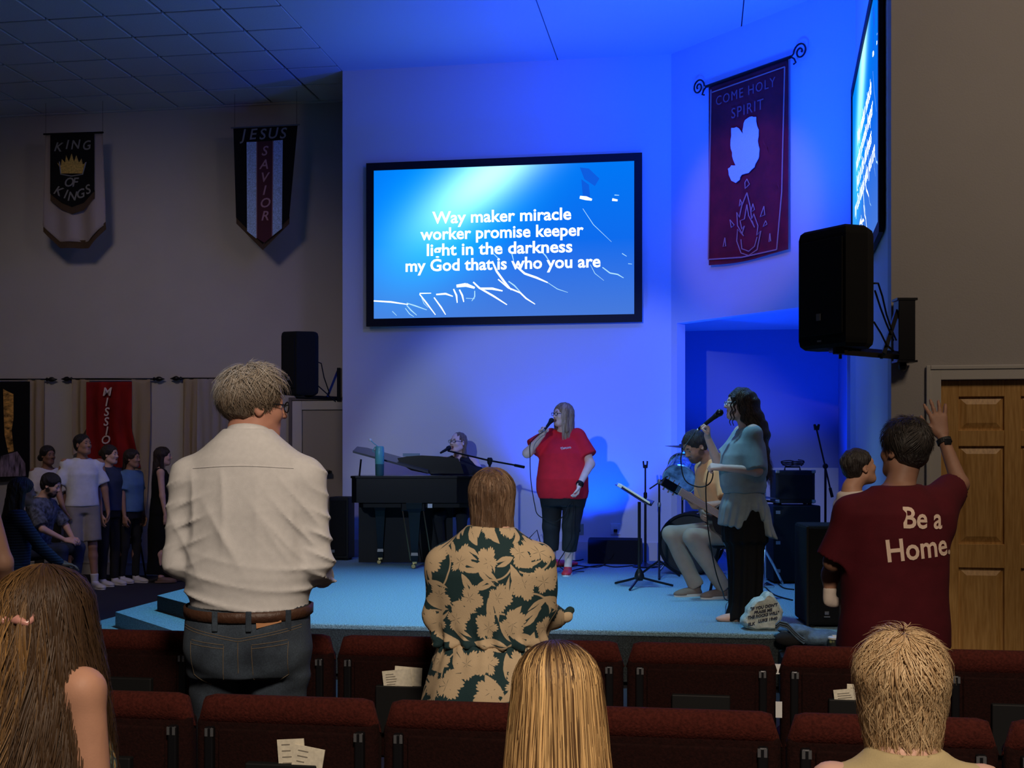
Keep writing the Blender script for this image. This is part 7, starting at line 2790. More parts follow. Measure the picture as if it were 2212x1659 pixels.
# jeans, belt, loops, pockets
m, nt, N, L, b = nodes_of('dark_denim')
tc = N.new('ShaderNodeTexCoord'); n1 = N.new('ShaderNodeTexNoise'); n1.inputs['Scale'].default_value = 7; n1.inputs['Detail'].default_value = 5
n2 = N.new('ShaderNodeTexNoise'); n2.inputs['Scale'].default_value = 240
L.new(tc.outputs['Object'], n1.inputs['Vector']); L.new(tc.outputs['Object'], n2.inputs['Vector'])
cr = N.new('ShaderNodeValToRGB')
cr.color_ramp.elements[0].position = 0.35; cr.color_ramp.elements[0].color = (0.018, 0.026, 0.042, 1)
cr.color_ramp.elements[1].position = 0.72; cr.color_ramp.elements[1].color = (0.06, 0.085, 0.12, 1)
mx = N.new('ShaderNodeMix'); mx.data_type = 'RGBA'; mx.blend_type = 'OVERLAY'; mx.inputs['Factor'].default_value = 0.6
L.new(n1.outputs['Fac'], cr.inputs['Fac']); L.new(cr.outputs['Color'], mx.inputs['A']); L.new(n2.outputs['Fac'], mx.inputs['B']); L.new(mx.outputs['Result'], b.inputs['Base Color'])
b.inputs['Roughness'].default_value = 0.95
M_JEANS = m


def jean_disp(X, Y, Z):
    w = np.sin(9 * Z + 3 * X)
    d = 0.004 * np.sin(60 * Z - 26 * np.abs(X) + 2.5 * w) * np.exp(-((Z - 0.76) / 0.06) ** 2)
    d = d + 0.0025 * np.sin(24 * X + 14 * Z + 2 * w) + 0.003 * np.sin(40 * Z + 12 * X + 3 * w) * np.clip((0.75 - Z) * 5, 0, 1)
    return d.astype(np.float32)


P_ = [col([(0.78, 0, -0.005, .185, .145), (0.86, 0, -0.01, .206, .155), (0.95, 0, -0.005, .205, .152), (1.005, 0, .01, .197, .152)], 0.03)]
for sd_ in (-1, 1):
    P_.append(ell((sd_ * 0.085, -0.055, 0.86), (0.105, 0.105, 0.105), k=0.04))
    P_.append(cone(h.hip[sd_] + V(sd_ * 0.012, 0, -0.06), h.kn[sd_], 0.108, 0.076, 0.025))
    P_.append(cone(h.kn[sd_], h.an[sd_] + V(0, 0, -0.02), 0.074, 0.066, 0.02, flat=True))
jo = blob('jeans', P_, M_JEANS, h.e, h=0.009, disp=jean_disp)
bj = bvh_of(jo)
M_STITCH = mat('tan_stitch', (0.13, 0.10, 0.07), 0.8)
for nm, pts in (('yoke_seam', [(x, 0.945 - 0.035 * (1 - abs(x) / 0.18)) for x in np.linspace(-0.19, 0.19, 30)]), ('yoke_seam', [(x, 0.937 - 0.035 * (1 - abs(x) / 0.18)) for x in np.linspace(-0.19, 0.19, 30)]),
                ('centre_seam', [(0.0, z) for z in np.linspace(0.90, 0.80, 10)]),
                ('pocket_hem', [(x, 0.893 + 0.12 * (x - 0.05)) for x in np.linspace(0.045, 0.155, 12)]), ('pocket_hem', [(x, 0.881 + 0.12 * (x - 0.05)) for x in np.linspace(0.045, 0.155, 12)]),
                ('pocket_hem', [(x, 0.893 - 0.12 * (x + 0.05)) for x in np.linspace(-0.155, -0.045, 12)]), ('pocket_hem', [(x, 0.881 - 0.12 * (x + 0.05)) for x in np.linspace(-0.155, -0.045, 12)]),
                ('pocket_stitch', [(0.045, 0.89), (0.048, 0.78), (0.10, 0.755), (0.155, 0.79), (0.158, 0.90)]), ('pocket_stitch', [(-0.045, 0.89), (-0.048, 0.78), (-0.10, 0.755), (-0.155, 0.79), (-0.158, 0.90)])):
    if nm == 'pocket_stitch':
        q = []
        for i in range(len(pts) - 1):
            for t in np.linspace(0, 1, 7):
                q.append((pts[i][0] * (1 - t) + pts[i + 1][0] * t, pts[i][1] * (1 - t) + pts[i + 1][1] * t))
        pts = q
    MB().tube(drape_line(bj, pts, off=0.0005), 0.0015, 4).build(nm, M_STITCH, jo)
M_BELT = mat('brown_leather', (0.075, 0.032, 0.018), 0.5, bump=0.3, bscale=60)
nb_ = 48
be = MB()
for z, g in ((0.968, 0.004), (0.970, 0.012), (1.000, 0.013), (1.003, 0.006)):
    for i in range(nb_):
        a = 2 * PI * i / nb_
        ca, sa = math.cos(a), math.sin(a)
        e_ = (abs(ca) ** 2.2 + abs(sa) ** 2.2) ** (-1 / 2.2)
        be.v.append(((0.201 + g) * e_ * ca, 0.005 + (0.155 + g) * e_ * sa, z + 0.012 * max(0, -sa) * -1 + 0.004))
for l in range(3):
    for i in range(nb_):
        be.f.append((l * nb_ + i, l * nb_ + (i + 1) % nb_, (l + 1) * nb_ + (i + 1) % nb_, (l + 1) * nb_ + i))
bo = be.build('belt', M_BELT, h.e, smooth=True)
bb = bvh_of(bo)
for x in (-0.075, 0.035, 0.155):
    hit = bb.ray_cast(Vector((x, -0.8, 0.985)), Vector((0, 1, 0)))
    y = hit[0].y if hit[0] else -0.15
    MB().box((x - 0.009, y - 0.006, 0.935), (x + 0.009, y + 0.002, 1.0), None, 0.002).build('belt_loop', M_JEANS, jo)
hit = bb.ray_cast(Vector((0.10, -0.8, 0.975)), Vector((0, 1, 0)))
y = hit[0].y
pp = drape_line(bj, [(0.06, 0.945), (0.135, 0.962), (0.132, 0.978), (0.058, 0.962)], off=0.007)
if len(pp) == 4:
    mb = MB()
    mb.add(pp + [p_ + Vector((0, 0.01, 0)) for p_ in pp], [(0, 1, 2, 3), (7, 6, 5, 4), (0, 4, 5, 1), (1, 5, 6, 2), (2, 6, 7, 3), (3, 7, 4, 0)])
    mb.build('leather_patch', mat('tan_leather', (0.42, 0.17, 0.05), 0.6), jo)
h.shoes(mat('dark_shoe', (0.03, 0.02, 0.015), 0.5), M_BLACK)
h.hair([ell((0, -0.020, 0.045), (0.084, 0.104, 0.088), k=0.02), ell((0, -0.048, -0.005), (0.076, 0.064, 0.070), k=0.02), ell((0, 0.105, -0.03), (0.074, 0.085, 0.095), k=0.012, sub=True),
        ell((-0.085, 0.0, -0.03), (0.02, 0.03, 0.04), k=0.01, sub=True), ell((0.085, 0.0, -0.03), (0.02, 0.03, 0.04), k=0.01, sub=True), half((0, 0, -0.062), (0, -0.25, -1), 0.01)],
       hair_mat('grey_brown_hair', (0.13, 0.10, 0.075)))


def grey_col(p, c, q, s, t):
    top = mixc((0.55, 0.50, 0.44), (0.28, 0.22, 0.16), q + 0 * s)
    low = mixc((0.08, 0.055, 0.038), (0.24, 0.18, 0.13), q + 0 * s)
    return mixc(low[0], top[0], np.clip((1.35 - t) * 1.3 + 0.3 * c, 0, 1) + 0 * s)


strands(h, 3600, (0.086, 0.107, 0.090), cen=(0, -0.018, 0.040), thE=3.0, th0=(0.05, 2.05), L=lambda p: 0.052, face=0.62, wave=0.0025, wf=95, taper=0, wd=0.0011, layer=0.10, lift=0.008, mess=0.8,
        swirl=1.2, seed=5, col_fn=grey_col, m=8, name='grey_hair_strands')
strands(h, 700, (0.088, 0.108, 0.094), cen=(0, -0.012, 0.045), thE=3.0, th0=(0.02, 1.0), L=lambda p: 0.075, face=0.1, wave=0.004, wf=70, taper=0, wd=0.0011, layer=0.16, lift=0.014, mess=1.2,
        swirl=2.0, seed=6, col_fn=grey_col, m=8, name='ruffled_top_hair')
h.glasses(r=0.021)

# ------------------------------------------------ woman in floral dress
loc = Vector(((1062 - 1106) / 658, 3.95, 0.0))
TF = [(.60, .0, .225, .18), (.75, .0, .205, .165), (.87, .01, .165, .135), (.905, .01, .160, .13), (.95, .01, .170, .135), (1.02, .01, .180, .135), (1.12, .0, .180, .125), (1.18, -.01, .155, .10), (1.225, -.012, .115, .075), (1.27, -.012, .065, .055)]
h = Human(loc, R_(-4), 1.455, 'woman with reddish-brown bob in dark floral dress standing with her back to the camera', 'light', sw=0.172, torso=TF, yaw=-3, pitch=-2, h=0.010, hf=0.007, headscale=0.98)
h.leg(-1); h.leg(1)
for k_ in (-1, 1):
    h.sh[k_] = V(k_ * 0.152, -0.01, 1.165)
h.el[-1] = V(-0.168, 0.0, 0.985); h.wr[-1] = V(-0.10, 0.19, 0.97); h.el[1] = V(0.155, 0.0, 0.995); h.wr[1] = V(0.222, 0.13, 0.945)
h.hand(-1, (0.5, 0.7, 0), (0, 0, -1), (1, 0, 0), curl=0.5); h.hand(1, (-0.4, 0.8, 0), (0, 0, -1), (-1, 0, 0), curl=0.5)
h.body(brows=(0.2, 0.12, 0.08))


def floral():
    m, nt, N, L, b = nodes_of('floral_print_cloth')
    b.inputs['Roughness'].default_value = 0.85
    tc = N.new('ShaderNodeTexCoord')

    def M_(op, a, b_=0.0, c=0.0):
        n = N.new('ShaderNodeMath')
        n.operation = op
        for i, v in enumerate((a, b_, c)):
            if isinstance(v, (int, float)):
                n.inputs[i].default_value = v
            else:
                L.new(v, n.inputs[i])
        return n.outputs[0]
    sp = N.new('ShaderNodeSeparateXYZ')
    L.new(tc.outputs['Object'], sp.inputs[0])
    # wrap the print round the figure
    ang = M_('ARCTAN2', sp.outputs[0], M_('MULTIPLY', sp.outputs[1], -1.0))
    ux = M_('MULTIPLY', ang, 0.17)
    cb_ = N.new('ShaderNodeCombineXYZ')
    L.new(ux, cb_.inputs[0]); L.new(sp.outputs[2], cb_.inputs[1])
    nz = N.new('ShaderNodeTexNoise'); nz.inputs['Scale'].default_value = 55; nz.inputs['Detail'].default_value = 3
    L.new(cb_.outputs[0], nz.inputs['Vector'])
    nz2 = N.new('ShaderNodeTexNoise'); nz2.inputs['Scale'].default_value = 7
    L.new(cb_.outputs[0], nz2.inputs['Vector'])
    jag = M_('MULTIPLY', M_('SUBTRACT', nz.outputs['Fac'], 0.5), 0.9)

    def layer(scale, off, kind, seedrot):
        mp = N.new('ShaderNodeMapping')
        mp.inputs['Location'].default_value = (off[0], off[1], 0)
        mp.inputs['Scale'].default_value = (scale, scale, scale)
        L.new(cb_.outputs[0], mp.inputs['Vector'])
        vo = N.new('ShaderNodeTexVoronoi'); vo.voronoi_dimensions = '2D'; vo.inputs['Scale'].default_value = 1.0; vo.inputs['Randomness'].default_value = 0.55
        L.new(mp.outputs[0], vo.inputs['Vector'])
        sb_ = N.new('ShaderNodeVectorMath'); sb_.operation = 'SUBTRACT'
        L.new(mp.outputs[0], sb_.inputs[0]); L.new(vo.outputs['Position'], sb_.inputs[1])
        s2_ = N.new('ShaderNodeSeparateXYZ'); L.new(sb_.outputs[0], s2_.inputs[0])
        sc_ = N.new('ShaderNodeSeparateColor'); L.new(vo.outputs['Color'], sc_.inputs[0])
        th = M_('MULTIPLY', sc_.outputs[0], 6.283 * seedrot)
        c_, s_ = M_('COSINE', th), M_('SINE', th)
        x = M_('ADD', M_('MULTIPLY', s2_.outputs[0], c_), M_('MULTIPLY', s2_.outputs[1], s_))
        y = M_('SUBTRACT', M_('MULTIPLY', s2_.outputs[1], c_), M_('MULTIPLY', s2_.outputs[0], s_))
        r = M_('SQRT', M_('ADD', M_('MULTIPLY', x, x), M_('MULTIPLY', y, y)))
        a_ = M_('ARCTAN2', y, x)
        if kind == 'flower':     # tulip-like half flower with toothed petals
            lobes = M_('ABSOLUTE', M_('COSINE', M_('MULTIPLY', a_, 2.5)))
            teeth = M_('MULTIPLY', M_('ABSOLUTE', M_('SINE', M_('MULTIPLY', a_, 14.0))), 0.07)
            top = M_('MULTIPLY', M_('COSINE', a_), 0.10)
            R0 = M_('ADD', M_('ADD', M_('ADD', M_('MULTIPLY', lobes, 0.15), 0.23), teeth), top)
            d = M_('SUBTRACT', R0, r)
            slit = M_('SUBTRACT', M_('ABSOLUTE', M_('SINE', M_('MULTIPLY', a_, 3.0))), M_('SUBTRACT', 0.42, M_('MULTIPLY', r, 1.35)))
            d = M_('MINIMUM', d, M_('ADD', M_('MULTIPLY', slit, 0.35), 0.05))
        elif kind == 'leaf':     # pointed leaf: |y| < w (1 - (x/l)^2)
            xl = M_('DIVIDE', x, 0.52)
            prof = M_('MULTIPLY', M_('SUBTRACT', 1.0, M_('MULTIPLY', xl, xl)), 0.17)
            d = M_('SUBTRACT', prof, M_('ABSOLUTE', y))
            vein = M_('SUBTRACT', M_('ABSOLUTE', y), 0.012)
            d = M_('MINIMUM', d, M_('ADD', vein, M_('MULTIPLY', x, 0.12)))
        else:                    # stems: thin arcs
            arc = M_('SUBTRACT', M_('SQRT', M_('ADD', M_('MULTIPLY', M_('ADD', x, 0.5), M_('ADD', x, 0.5)), M_('MULTIPLY', y, y))), 0.55)
            d = M_('SUBTRACT', 0.022, M_('ABSOLUTE', arc))
            d = M_('MINIMUM', d, M_('SUBTRACT', 0.42, r))
        if kind != 'stem':
            d = M_('ADD', d, M_('MULTIPLY', jag, 0.06))
        return d
    d = layer(9.5, (0.2, 0.1), 'flower', 1.0)
    d = M_('MAXIMUM', d, layer(11.5, (3.3, 1.7), 'leaf', 1.7))
    d = M_('MAXIMUM', d, layer(9.0, (7.1, 4.2), 'leaf', 2.3))
    d = M_('MAXIMUM', d, layer(7.0, (1.1, 9.2), 'stem', 1.3))
    mr = N.new('ShaderNodeMapRange')
    mr.inputs['From Min'].default_value = -0.006
    mr.inputs['From Max'].default_value = 0.012
    L.new(d, mr.inputs['Value'])
    mx = N.new('ShaderNodeMix'); mx.data_type = 'RGBA'
    L.new(mr.outputs['Result'], mx.inputs['Factor'])
    mx.inputs['A'].default_value = (0.010, 0.040, 0.048, 1)
    mx.inputs['B'].default_value = (0.62, 0.47, 0.30, 1)
    L.new(mx.outputs['Result'], b.inputs['Base Color'])
    n3 = N.new('ShaderNodeTexNoise'); n3.inputs['Scale'].default_value = 300
    L.new(tc.outputs['Object'], n3.inputs['Vector'])
    bp = N.new('ShaderNodeBump'); bp.inputs['Strength'].default_value = 0.3; bp.inputs['Distance'].default_value = 0.002
    L.new(n3.outputs['Fac'], bp.inputs['Height']); L.new(bp.outputs['Normal'], b.inputs['Normal'])
    return m


M_FLORAL = floral()
P_ = [h.tcol(0.014, z0=0.895, k=0.02, p=2.3)]
nb = V(0, -0.012, 1.215)
for sd_ in (-1, 1):
    a = h.sh[sd_]
    P_.append(cone(nb + V(0, 0, -0.02), a + V(0, 0, -0.005), 0.046, 0.052, 0.04))
    P_.append(cone(a + V(0, 0, -0.01), h.el[sd_], 0.056, 0.056, 0.03))
    q = h.wr[sd_] * 0.9 + h.el[sd_] * 0.1
    P_.append(cone(h.el[sd_], q, 0.054, 0.044, 0.02, flat=True))
P_.append(ell((0, 0.0, 1.285), (0.058, 0.06, 0.05), k=0.006, sub=True))
P_.append(ell((0, 0, 0.898), (0.174, 0.146, 0.02), k=0.02))


def bod(X, Y, Z):
    lo = np.clip((0.985 - Z) * 12, 0, 1)
    an = np.arctan2(X, -Y)
    d = 0.006 * lo * np.sin(an * 16 + 2 * np.sin(14 * Z))
    d = d + 0.005 * np.sin(30 * Z + 10 * X + 2 * np.sin(7 * X)) * np.clip((np.abs(X) - 0.10) * 10, 0, 1)
    return (d + 0.003 * np.sin(22 * X + 10 * Z)).astype(np.float32)


blob('bodice', P_, M_FLORAL, h.e, h=0.008, disp=bod)


def skd(X, Y, Z):
    an = np.arctan2(X, -Y)
    return (0.010 * np.sin(an * 9 + 1.2 * np.sin(5 * Z)) * np.clip((0.90 - Z) * 3, 0.08, 1) + 0.004 * np.sin(an * 22) * np.clip(1 - (0.90 - Z) * 8, 0, 1)).astype(np.float32)


blob('dress_skirt', [col([(0.42, 0, 0, .285, .25), (0.60, 0, 0, .245, .215), (0.75, 0, 0, .215, .185), (0.84, 0, 0.005, .190, .165), (0.895, 0, 0.01, .172, .146)], 0.01)], M_FLORAL, h.e, h=0.009, disp=skd,
     label='skirt of the dress below the waist seam')
for sd_ in (1,):
    w0 = V(*h.wr[sd_]) * 0.93 + V(*h.el[sd_]) * 0.07
    blob('cuff_bow', [ell(w0 + V(0.022, -0.03, 0.015), (0.026, 0.016, 0.022), k=0.008), ell(w0 + V(0.038, -0.02, 0.034), (0.016, 0.012, 0.014), k=0.006)],
         M_FLORAL, h.e, h=0.006)
h.shoes(M_BLACK)
M_AUB = hair_mat('auburn_hair', (0.15, 0.085, 0.05))
h.hair([ell((0, -0.020, 0.035), (0.087, 0.103, 0.092), k=0.02), cone((0, -0.045, 0.0), (0, -0.055, -0.150), 0.076, 0.066, 0.03), cone((-0.062, -0.01, 0.0), (-0.066, -0.01, -0.140), 0.03, 0.026, 0.02),
        cone((0.062, -0.01, 0.0), (0.066, -0.01, -0.125), 0.03, 0.026, 0.02), ell((0, 0.105, -0.045), (0.062, 0.088, 0.100), k=0.012, sub=True)], M_AUB)
strands(h, 4200, (0.090, 0.106, 0.096), thE=1.62, th0=(0.02, 1.75), L=lambda p: 0.285 + 0.03 * math.sin(p * 23), face=0.8, wave=0.0022, wf=60, taper=0.10, wd=0.0011, layer=0.07, swirl=0.10, seed=9, m=14, curl=0.004,
        col_fn=lambda p, c, q, s, t: mixc((0.08, 0.045, 0.028), (0.40, 0.26, 0.17), np.clip(q * 0.75 + 0.22 * c, 0, 1) + 0 * s), name='bob_strands')

# ------------------------------------------------ seated blonde-streaked woman
loc = Vector(((1215 - 1106) / 1061, 2.42, 0.0))
TS = [(.86, 0, .17, .12), (1.05, 0, .155, .115), (1.20, .01, .17, .115), (1.28, 0, .155, .095), (1.33, -.005, .11, .07), (1.38, -.01, .058, .05)]
h = Human(loc, R_(6), 1.60, 'seated woman with long straight gold-streaked hair at the bottom centre', 'light', sw=0.165, torso=TS, dz=-0.50, lean=0.10, yaw=4, pitch=-12, h=0.012, hf=0.008)
h.leg(-1, ankle=(-0.12, 0.40, 0.085), knee=(-0.12, 0.42, 0.46)); h.leg(1, ankle=(0.12, 0.40, 0.085), knee=(0.12, 0.42, 0.46))
h.arm(-1, (-0.10, 0.36, 0.50), (-1, 0, -1), raw=True); h.arm(1, (0.10, 0.36, 0.50), (1, 0, -1), raw=True)
for s_ in (-1, 1):
    h.hand(s_, (0, 1, -0.1), (0, 0, -1), (-s_, 0, 0), curl=0.4)
h.body()
M_CORAL = cloth_mat('coral_knit', (0.42, 0.14, 0.11), bscale=120)
h.shirt(M_CORAL, sleeve=0.8, hem=0.88, g=0.016, sr=0.068, fold=0.005, seed=61)
h.pants(M_BLACKF)
h.shoes(M_BLACK)
h.hair([ell((0, -0.020, 0.035), (0.089, 0.104, 0.092), k=0.02), cone((0, -0.040, 0.0), (0.0, -0.010, -0.24), 0.074, 0.062, 0.03), cone((-0.060, -0.01, 0.0), (-0.055, 0.02, -0.22), 0.03, 0.03, 0.03),
        cone((0.060, -0.01, 0.0), (0.055, 0.02, -0.22), 0.03, 0.028, 0.03), ell((0, 0.105, -0.045), (0.062, 0.088, 0.100), k=0.012, sub=True)], hair_mat('dark_root_hair', (0.14, 0.075, 0.032)))


def streak_col(p, c, q, s, t):
    gold = mixc((0.80, 0.50, 0.20), (0.36, 0.19, 0.075), 1 - q)[()] if False else np.array((0.95, 0.62, 0.27)) * (q ** 1.1) + np.array((0.22, 0.10, 0.035)) * (1 - q ** 1.1)
    root = np.array((0.05, 0.026, 0.014))
    f_ = np.clip((s - 0.030 - 0.035 * abs(c)) * 15, 0, 1) * (0.35 + 0.65 * (q > 0.35))
    return mixc(root, gold, f_)


strands(h, 5200, (0.098, 0.110, 0.099), tilt=2, thE=1.62, th0=(0.02, 1.5), L=lambda p: 0.50, face=0.72, wave=0.0018, wf=22, taper=0.05, wd=0.0010, layer=0.09, swirl=0.03, seed=14, m=18,
        col_fn=streak_col, name='gold_streaked_strands', flare=0.14, clump=0.8, back=-0.03)

# ------------------------------------------------ short blonde older person
loc = Vector(((1958 - 1106) / 1061, 2.42, 0.0))
h = Human(loc, R_(-4), 1.60, 'seated person with short wavy pale blonde hair at the bottom right', 'light', sw=0.165, torso=TS, dz=-0.475, lean=0.08, yaw=-4, pitch=-2, h=0.012, hf=0.008)
h.leg(-1, ankle=(-0.12, 0.40, 0.085), knee=(-0.12, 0.42, 0.46)); h.leg(1, ankle=(0.12, 0.40, 0.085), knee=(0.12, 0.42, 0.46))
h.arm(-1, (-0.10, 0.36, 0.50), (-1, 0, -1), raw=True); h.arm(1, (0.10, 0.36, 0.50), (1, 0, -1), raw=True)
for s_ in (-1, 1):
    h.hand(s_, (0, 1, -0.1), (0, 0, -1), (-s_, 0, 0), curl=0.4)
h.body()
h.shirt(cloth_mat('pale_yellow_cotton', (0.48, 0.38, 0.20)), sleeve=0.8, hem=0.88, g=0.016, sr=0.068, fold=0.004, seed=62)
h.pants(M_BLACKF)
h.shoes(M_BLACK)
h.hair([ell((0, -0.018, 0.038), (0.086, 0.104, 0.090), k=0.02), ell((0, -0.040, -0.035), (0.078, 0.062, 0.095), k=0.02), ell((0, 0.105, -0.045), (0.066, 0.088, 0.100), k=0.012, sub=True)],
       hair_mat('sandy_hair', (0.22, 0.13, 0.06)))


def sandy_col(p, c, q, s, t):
    a = np.array((0.74, 0.55, 0.32)) * q + np.array((0.40, 0.24, 0.11)) * (1 - q)
    return mixc(a, np.array((0.30, 0.18, 0.09)), np.clip((t - 1.9) * 1.5, 0, 0.8) + 0 * s)


strands(h, 5200, (0.091, 0.108, 0.094), cen=(0, -0.016, 0.034), thE=1.85, th0=(0.05, 2.1), L=lambda p: 0.160 + 0.025 * math.sin(p * 9), face=0.6, wave=0.009, wf=38, taper=0.16, wd=0.0010, layer=0.11, lift=0.004, swirl=1.6, mess=0.45, seed=21,
        col_fn=sandy_col, m=10, name='short_wavy_strands')
strands(h, 900, (0.078, 0.085, 0.09), cen=(0, -0.03, -0.015), thE=2.8, th0=(1.9, 2.3), L=lambda p: 0.075, face=1.2, wave=0.004, wf=50, taper=-0.25, wd=0.0010, layer=0.10, lift=0.03, swirl=1.0, seed=22,
        col_fn=sandy_col, m=10, name='flipped_nape_strands')
strands(h, 500, (0.090, 0.108, 0.096), cen=(0, -0.01, 0.04), thE=3.0, th0=(0.05, 1.0), L=lambda p: 0.07, face=0.1, wave=0.007, wf=60, taper=0, wd=0.0006, layer=0.13, lift=0.012, swirl=4.0, seed=23,
        col_fn=sandy_col, m=8, name='flyaway_strands')

# ------------------------------------------------ girl with hair clip at the left
loc = Vector(((82 - 1106) / 1061, 2.42, 0.0))
h = Human(loc, R_(-14), 1.60, 'girl with long half-pinned hair and flowered sleeveless top seated at bottom left', (0.50, 0.26, 0.17), sw=0.142, torso=[(z, cy, rx * 0.88, ry) for z, cy, rx, ry in TS], dz=-0.33, lean=0.02, yaw=6, pitch=2, h=0.011, hf=0.008)
h.leg(-1, ankle=(-0.12, 0.40, 0.085), knee=(-0.12, 0.42, 0.5)); h.leg(1, ankle=(0.12, 0.40, 0.085), knee=(0.12, 0.42, 0.5))
h.sh[1] = V(0.120, -0.01, 1.035); h.sh[-1] = V(-0.120, -0.01, 1.035)
h.el[1] = V(0.150, -0.01, 0.78); h.wr[1] = V(0.11, 0.20, 0.66); h.el[-1] = V(-0.150, -0.01, 0.78); h.wr[-1] = V(-0.11, 0.20, 0.66)
for s_ in (-1, 1):
    h.hand(s_, (0, 1, -0.1), (0, 0, -1), (-s_, 0, 0), curl=0.4)
h.body(am=1.05)
m, nt, N, L, b = nodes_of('small_flower_print')
tc = N.new('ShaderNodeTexCoord'); vo = N.new('ShaderNodeTexVoronoi'); vo.inputs['Scale'].default_value = 38
nz = N.new('ShaderNodeTexNoise'); nz.inputs['Scale'].default_value = 25; nz.inputs['Detail'].default_value = 3
mxv = N.new('ShaderNodeMix'); mxv.data_type = 'RGBA'; mxv.inputs['Factor'].default_value = 0.08
L.new(tc.outputs['Object'], mxv.inputs['A']); L.new(nz.outputs['Color'], mxv.inputs['B']); L.new(tc.outputs['Object'], nz.inputs['Vector'])
L.new(mxv.outputs['Result'], vo.inputs['Vector'])
cr = N.new('ShaderNodeValToRGB'); E_ = cr.color_ramp.elements
E_[0].position = 0.30; E_[0].color = (0.55, 0.36, 0.10, 1); E_[1].position = 0.62; E_[1].color = (0.03, 0.035, 0.03, 1)
q = E_.new(0.0); q.color = (0.65, 0.22, 0.12, 1); q = E_.new(0.48); q.color = (0.10, 0.16, 0.11, 1)
L.new(vo.outputs['Distance'], cr.inputs['Fac']); L.new(cr.outputs['Color'], b.inputs['Base Color']); b.inputs['Roughness'].default_value = 0.9
P_ = [h.tcol(0.012, z0=0.56, z1=0.965), ]
for sd_ in (-1, 1):
    P_.append(cone(h.up(sd_ * 0.09, -0.02, 1.24), h.up(sd_ * 0.075, -0.02, 1.32), 0.045, 0.035, 0.02))
blob('top', P_, m, h.e, h=0.010, disp=folds(0.004, 71))
h.pants(M_BLACKF)
h.shoes(M_BLACK)
h.hair([ell((0, -0.020, 0.035), (0.090, 0.104, 0.092), k=0.02), cone((0, -0.055, 0.0), (0.0, -0.10, -0.30), 0.082, 0.078, 0.03), cone((0, -0.10, -0.30), (0, -0.12, -0.50), 0.075, 0.05, 0.03),
        cone((-0.066, -0.01, 0.0), (-0.085, -0.04, -0.25), 0.03, 0.03, 0.03), cone((0.066, -0.01, 0.0), (0.08, -0.04, -0.16), 0.03, 0.028, 0.03), ell((0, 0.105, -0.045), (0.062, 0.088, 0.100), k=0.012, sub=True)],
       hair_mat('brown_wavy_hair', (0.05, 0.027, 0.014)))


def brown_glow_col(p, c, q, s, t):
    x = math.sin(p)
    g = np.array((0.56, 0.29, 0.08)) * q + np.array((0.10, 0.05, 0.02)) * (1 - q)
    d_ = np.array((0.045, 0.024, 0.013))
    return mixc(d_, g, np.clip(0.45 - 0.75 * x + 0.3 * c, 0.05, 1) * np.clip(0.35 + (s - 0.05) * 5, 0.3, 1))  # golden glow on the left side painted into the strand colours


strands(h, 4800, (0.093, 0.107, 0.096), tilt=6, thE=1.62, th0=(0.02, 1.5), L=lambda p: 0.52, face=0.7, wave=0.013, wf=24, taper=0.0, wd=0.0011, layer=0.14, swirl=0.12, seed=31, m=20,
        col_fn=brown_glow_col, name='wavy_brown_strands', flare=0.17, clump=0.8, back=-0.06)
# clip holding the half ponytail
hb_ = h.ho + h.R @ (V(-0.005, -0.118, 0.015) * h.hs)
M_CLIP = mat('tortoise_pink_clip', (0.42, 0.20, 0.17), 0.25, var=0.4, vscale=40)
ce = MB()
for sx in (-1, 1):
    pts = [Vector(hb_) + Vector((sx * x, -0.012 - y, z)) for x, y, z in ((0.0, 0.0, 0.0), (0.02, 0.008, 0.008), (0.038, 0.004, 0.0), (0.045, -0.01, 0.010), (0.040, -0.016, 0.022))]
    ce.tube(pts, [0.008, 0.010, 0.008, 0.007, 0.005], 8)
    for t in (0.3, 0.5, 0.7, 0.9):
        q = Vector(hb_) + Vector((sx * 0.042 * t, -0.018, 0.004))
        ce.tube([q, q + Vector((0, 0.006, -0.022))], [0.004, 0.002], 6)
ce.tube([Vector(hb_) + Vector((-0.03, -0.016, 0.006)), Vector(hb_) + Vector((0.03, -0.016, 0.006))], 0.007, 8)
ce.build('hair_clip', M_CLIP, h.e, smooth=True)

# ------------------------------------------------ man in the lettered maroon t-shirt, arm raised, with baby
loc = Vector(((1932 - 1106) / FPX * 4.68, 4.68, 0.0))
TB = [(.74, 0, .20, .15), (.85, 0, .195, .145), (.95, 0, .188, .14), (1.08, .01, .185, .135), (1.20, .01, .190, .135), (1.28, .0, .180, .12), (1.33, -.01, .135, .085), (1.38, -.012, .070, .058)]
h = Human(loc, R_(4), 1.63, 'man in maroon shirt lettered Be a Home raising one hand beside the oak door', 'brown', sw=0.185, torso=TB, yaw=26, pitch=4, hd=(0.05, 0.0, 0.0), h=0.010, hf=0.006, neck=0.056)
h.leg(-1); h.leg(1)
h.sh[1] = V(0.175, 0.01, 1.325)
h.sh[-1] = V(-0.185, -0.005, 1.295)
h.el[1] = V(0.335, 0.16, 1.385); h.wr[1] = V(0.300, 0.25, 1.585)
h.el[-1] = V(-0.235, 0.03, 1.085); h.wr[-1] = V(-0.13, 0.235, 1.10)
h.hand(1, (-0.16, 0.10, 1), (0.15, 1, 0.0), (-1, 0, 0.2), curl=0.06, spread=0.30, tcurl=-0.1)
h.hand(-1, (0.8, 0.5, 0.1), (0, -0.2, 1), (0, 1, 0.4), curl=0.3)
h.body(brows=(0.01, 0.008, 0.006))
M_MAR = cloth_mat('maroon_cotton', (0.060, 0.004, 0.008), var=0.12, spec=0.2)
P_ = [h.tcol(0.018, z0=0.755, k=0.02, p=2.3)]
nb = V(0, -0.012, 1.335)
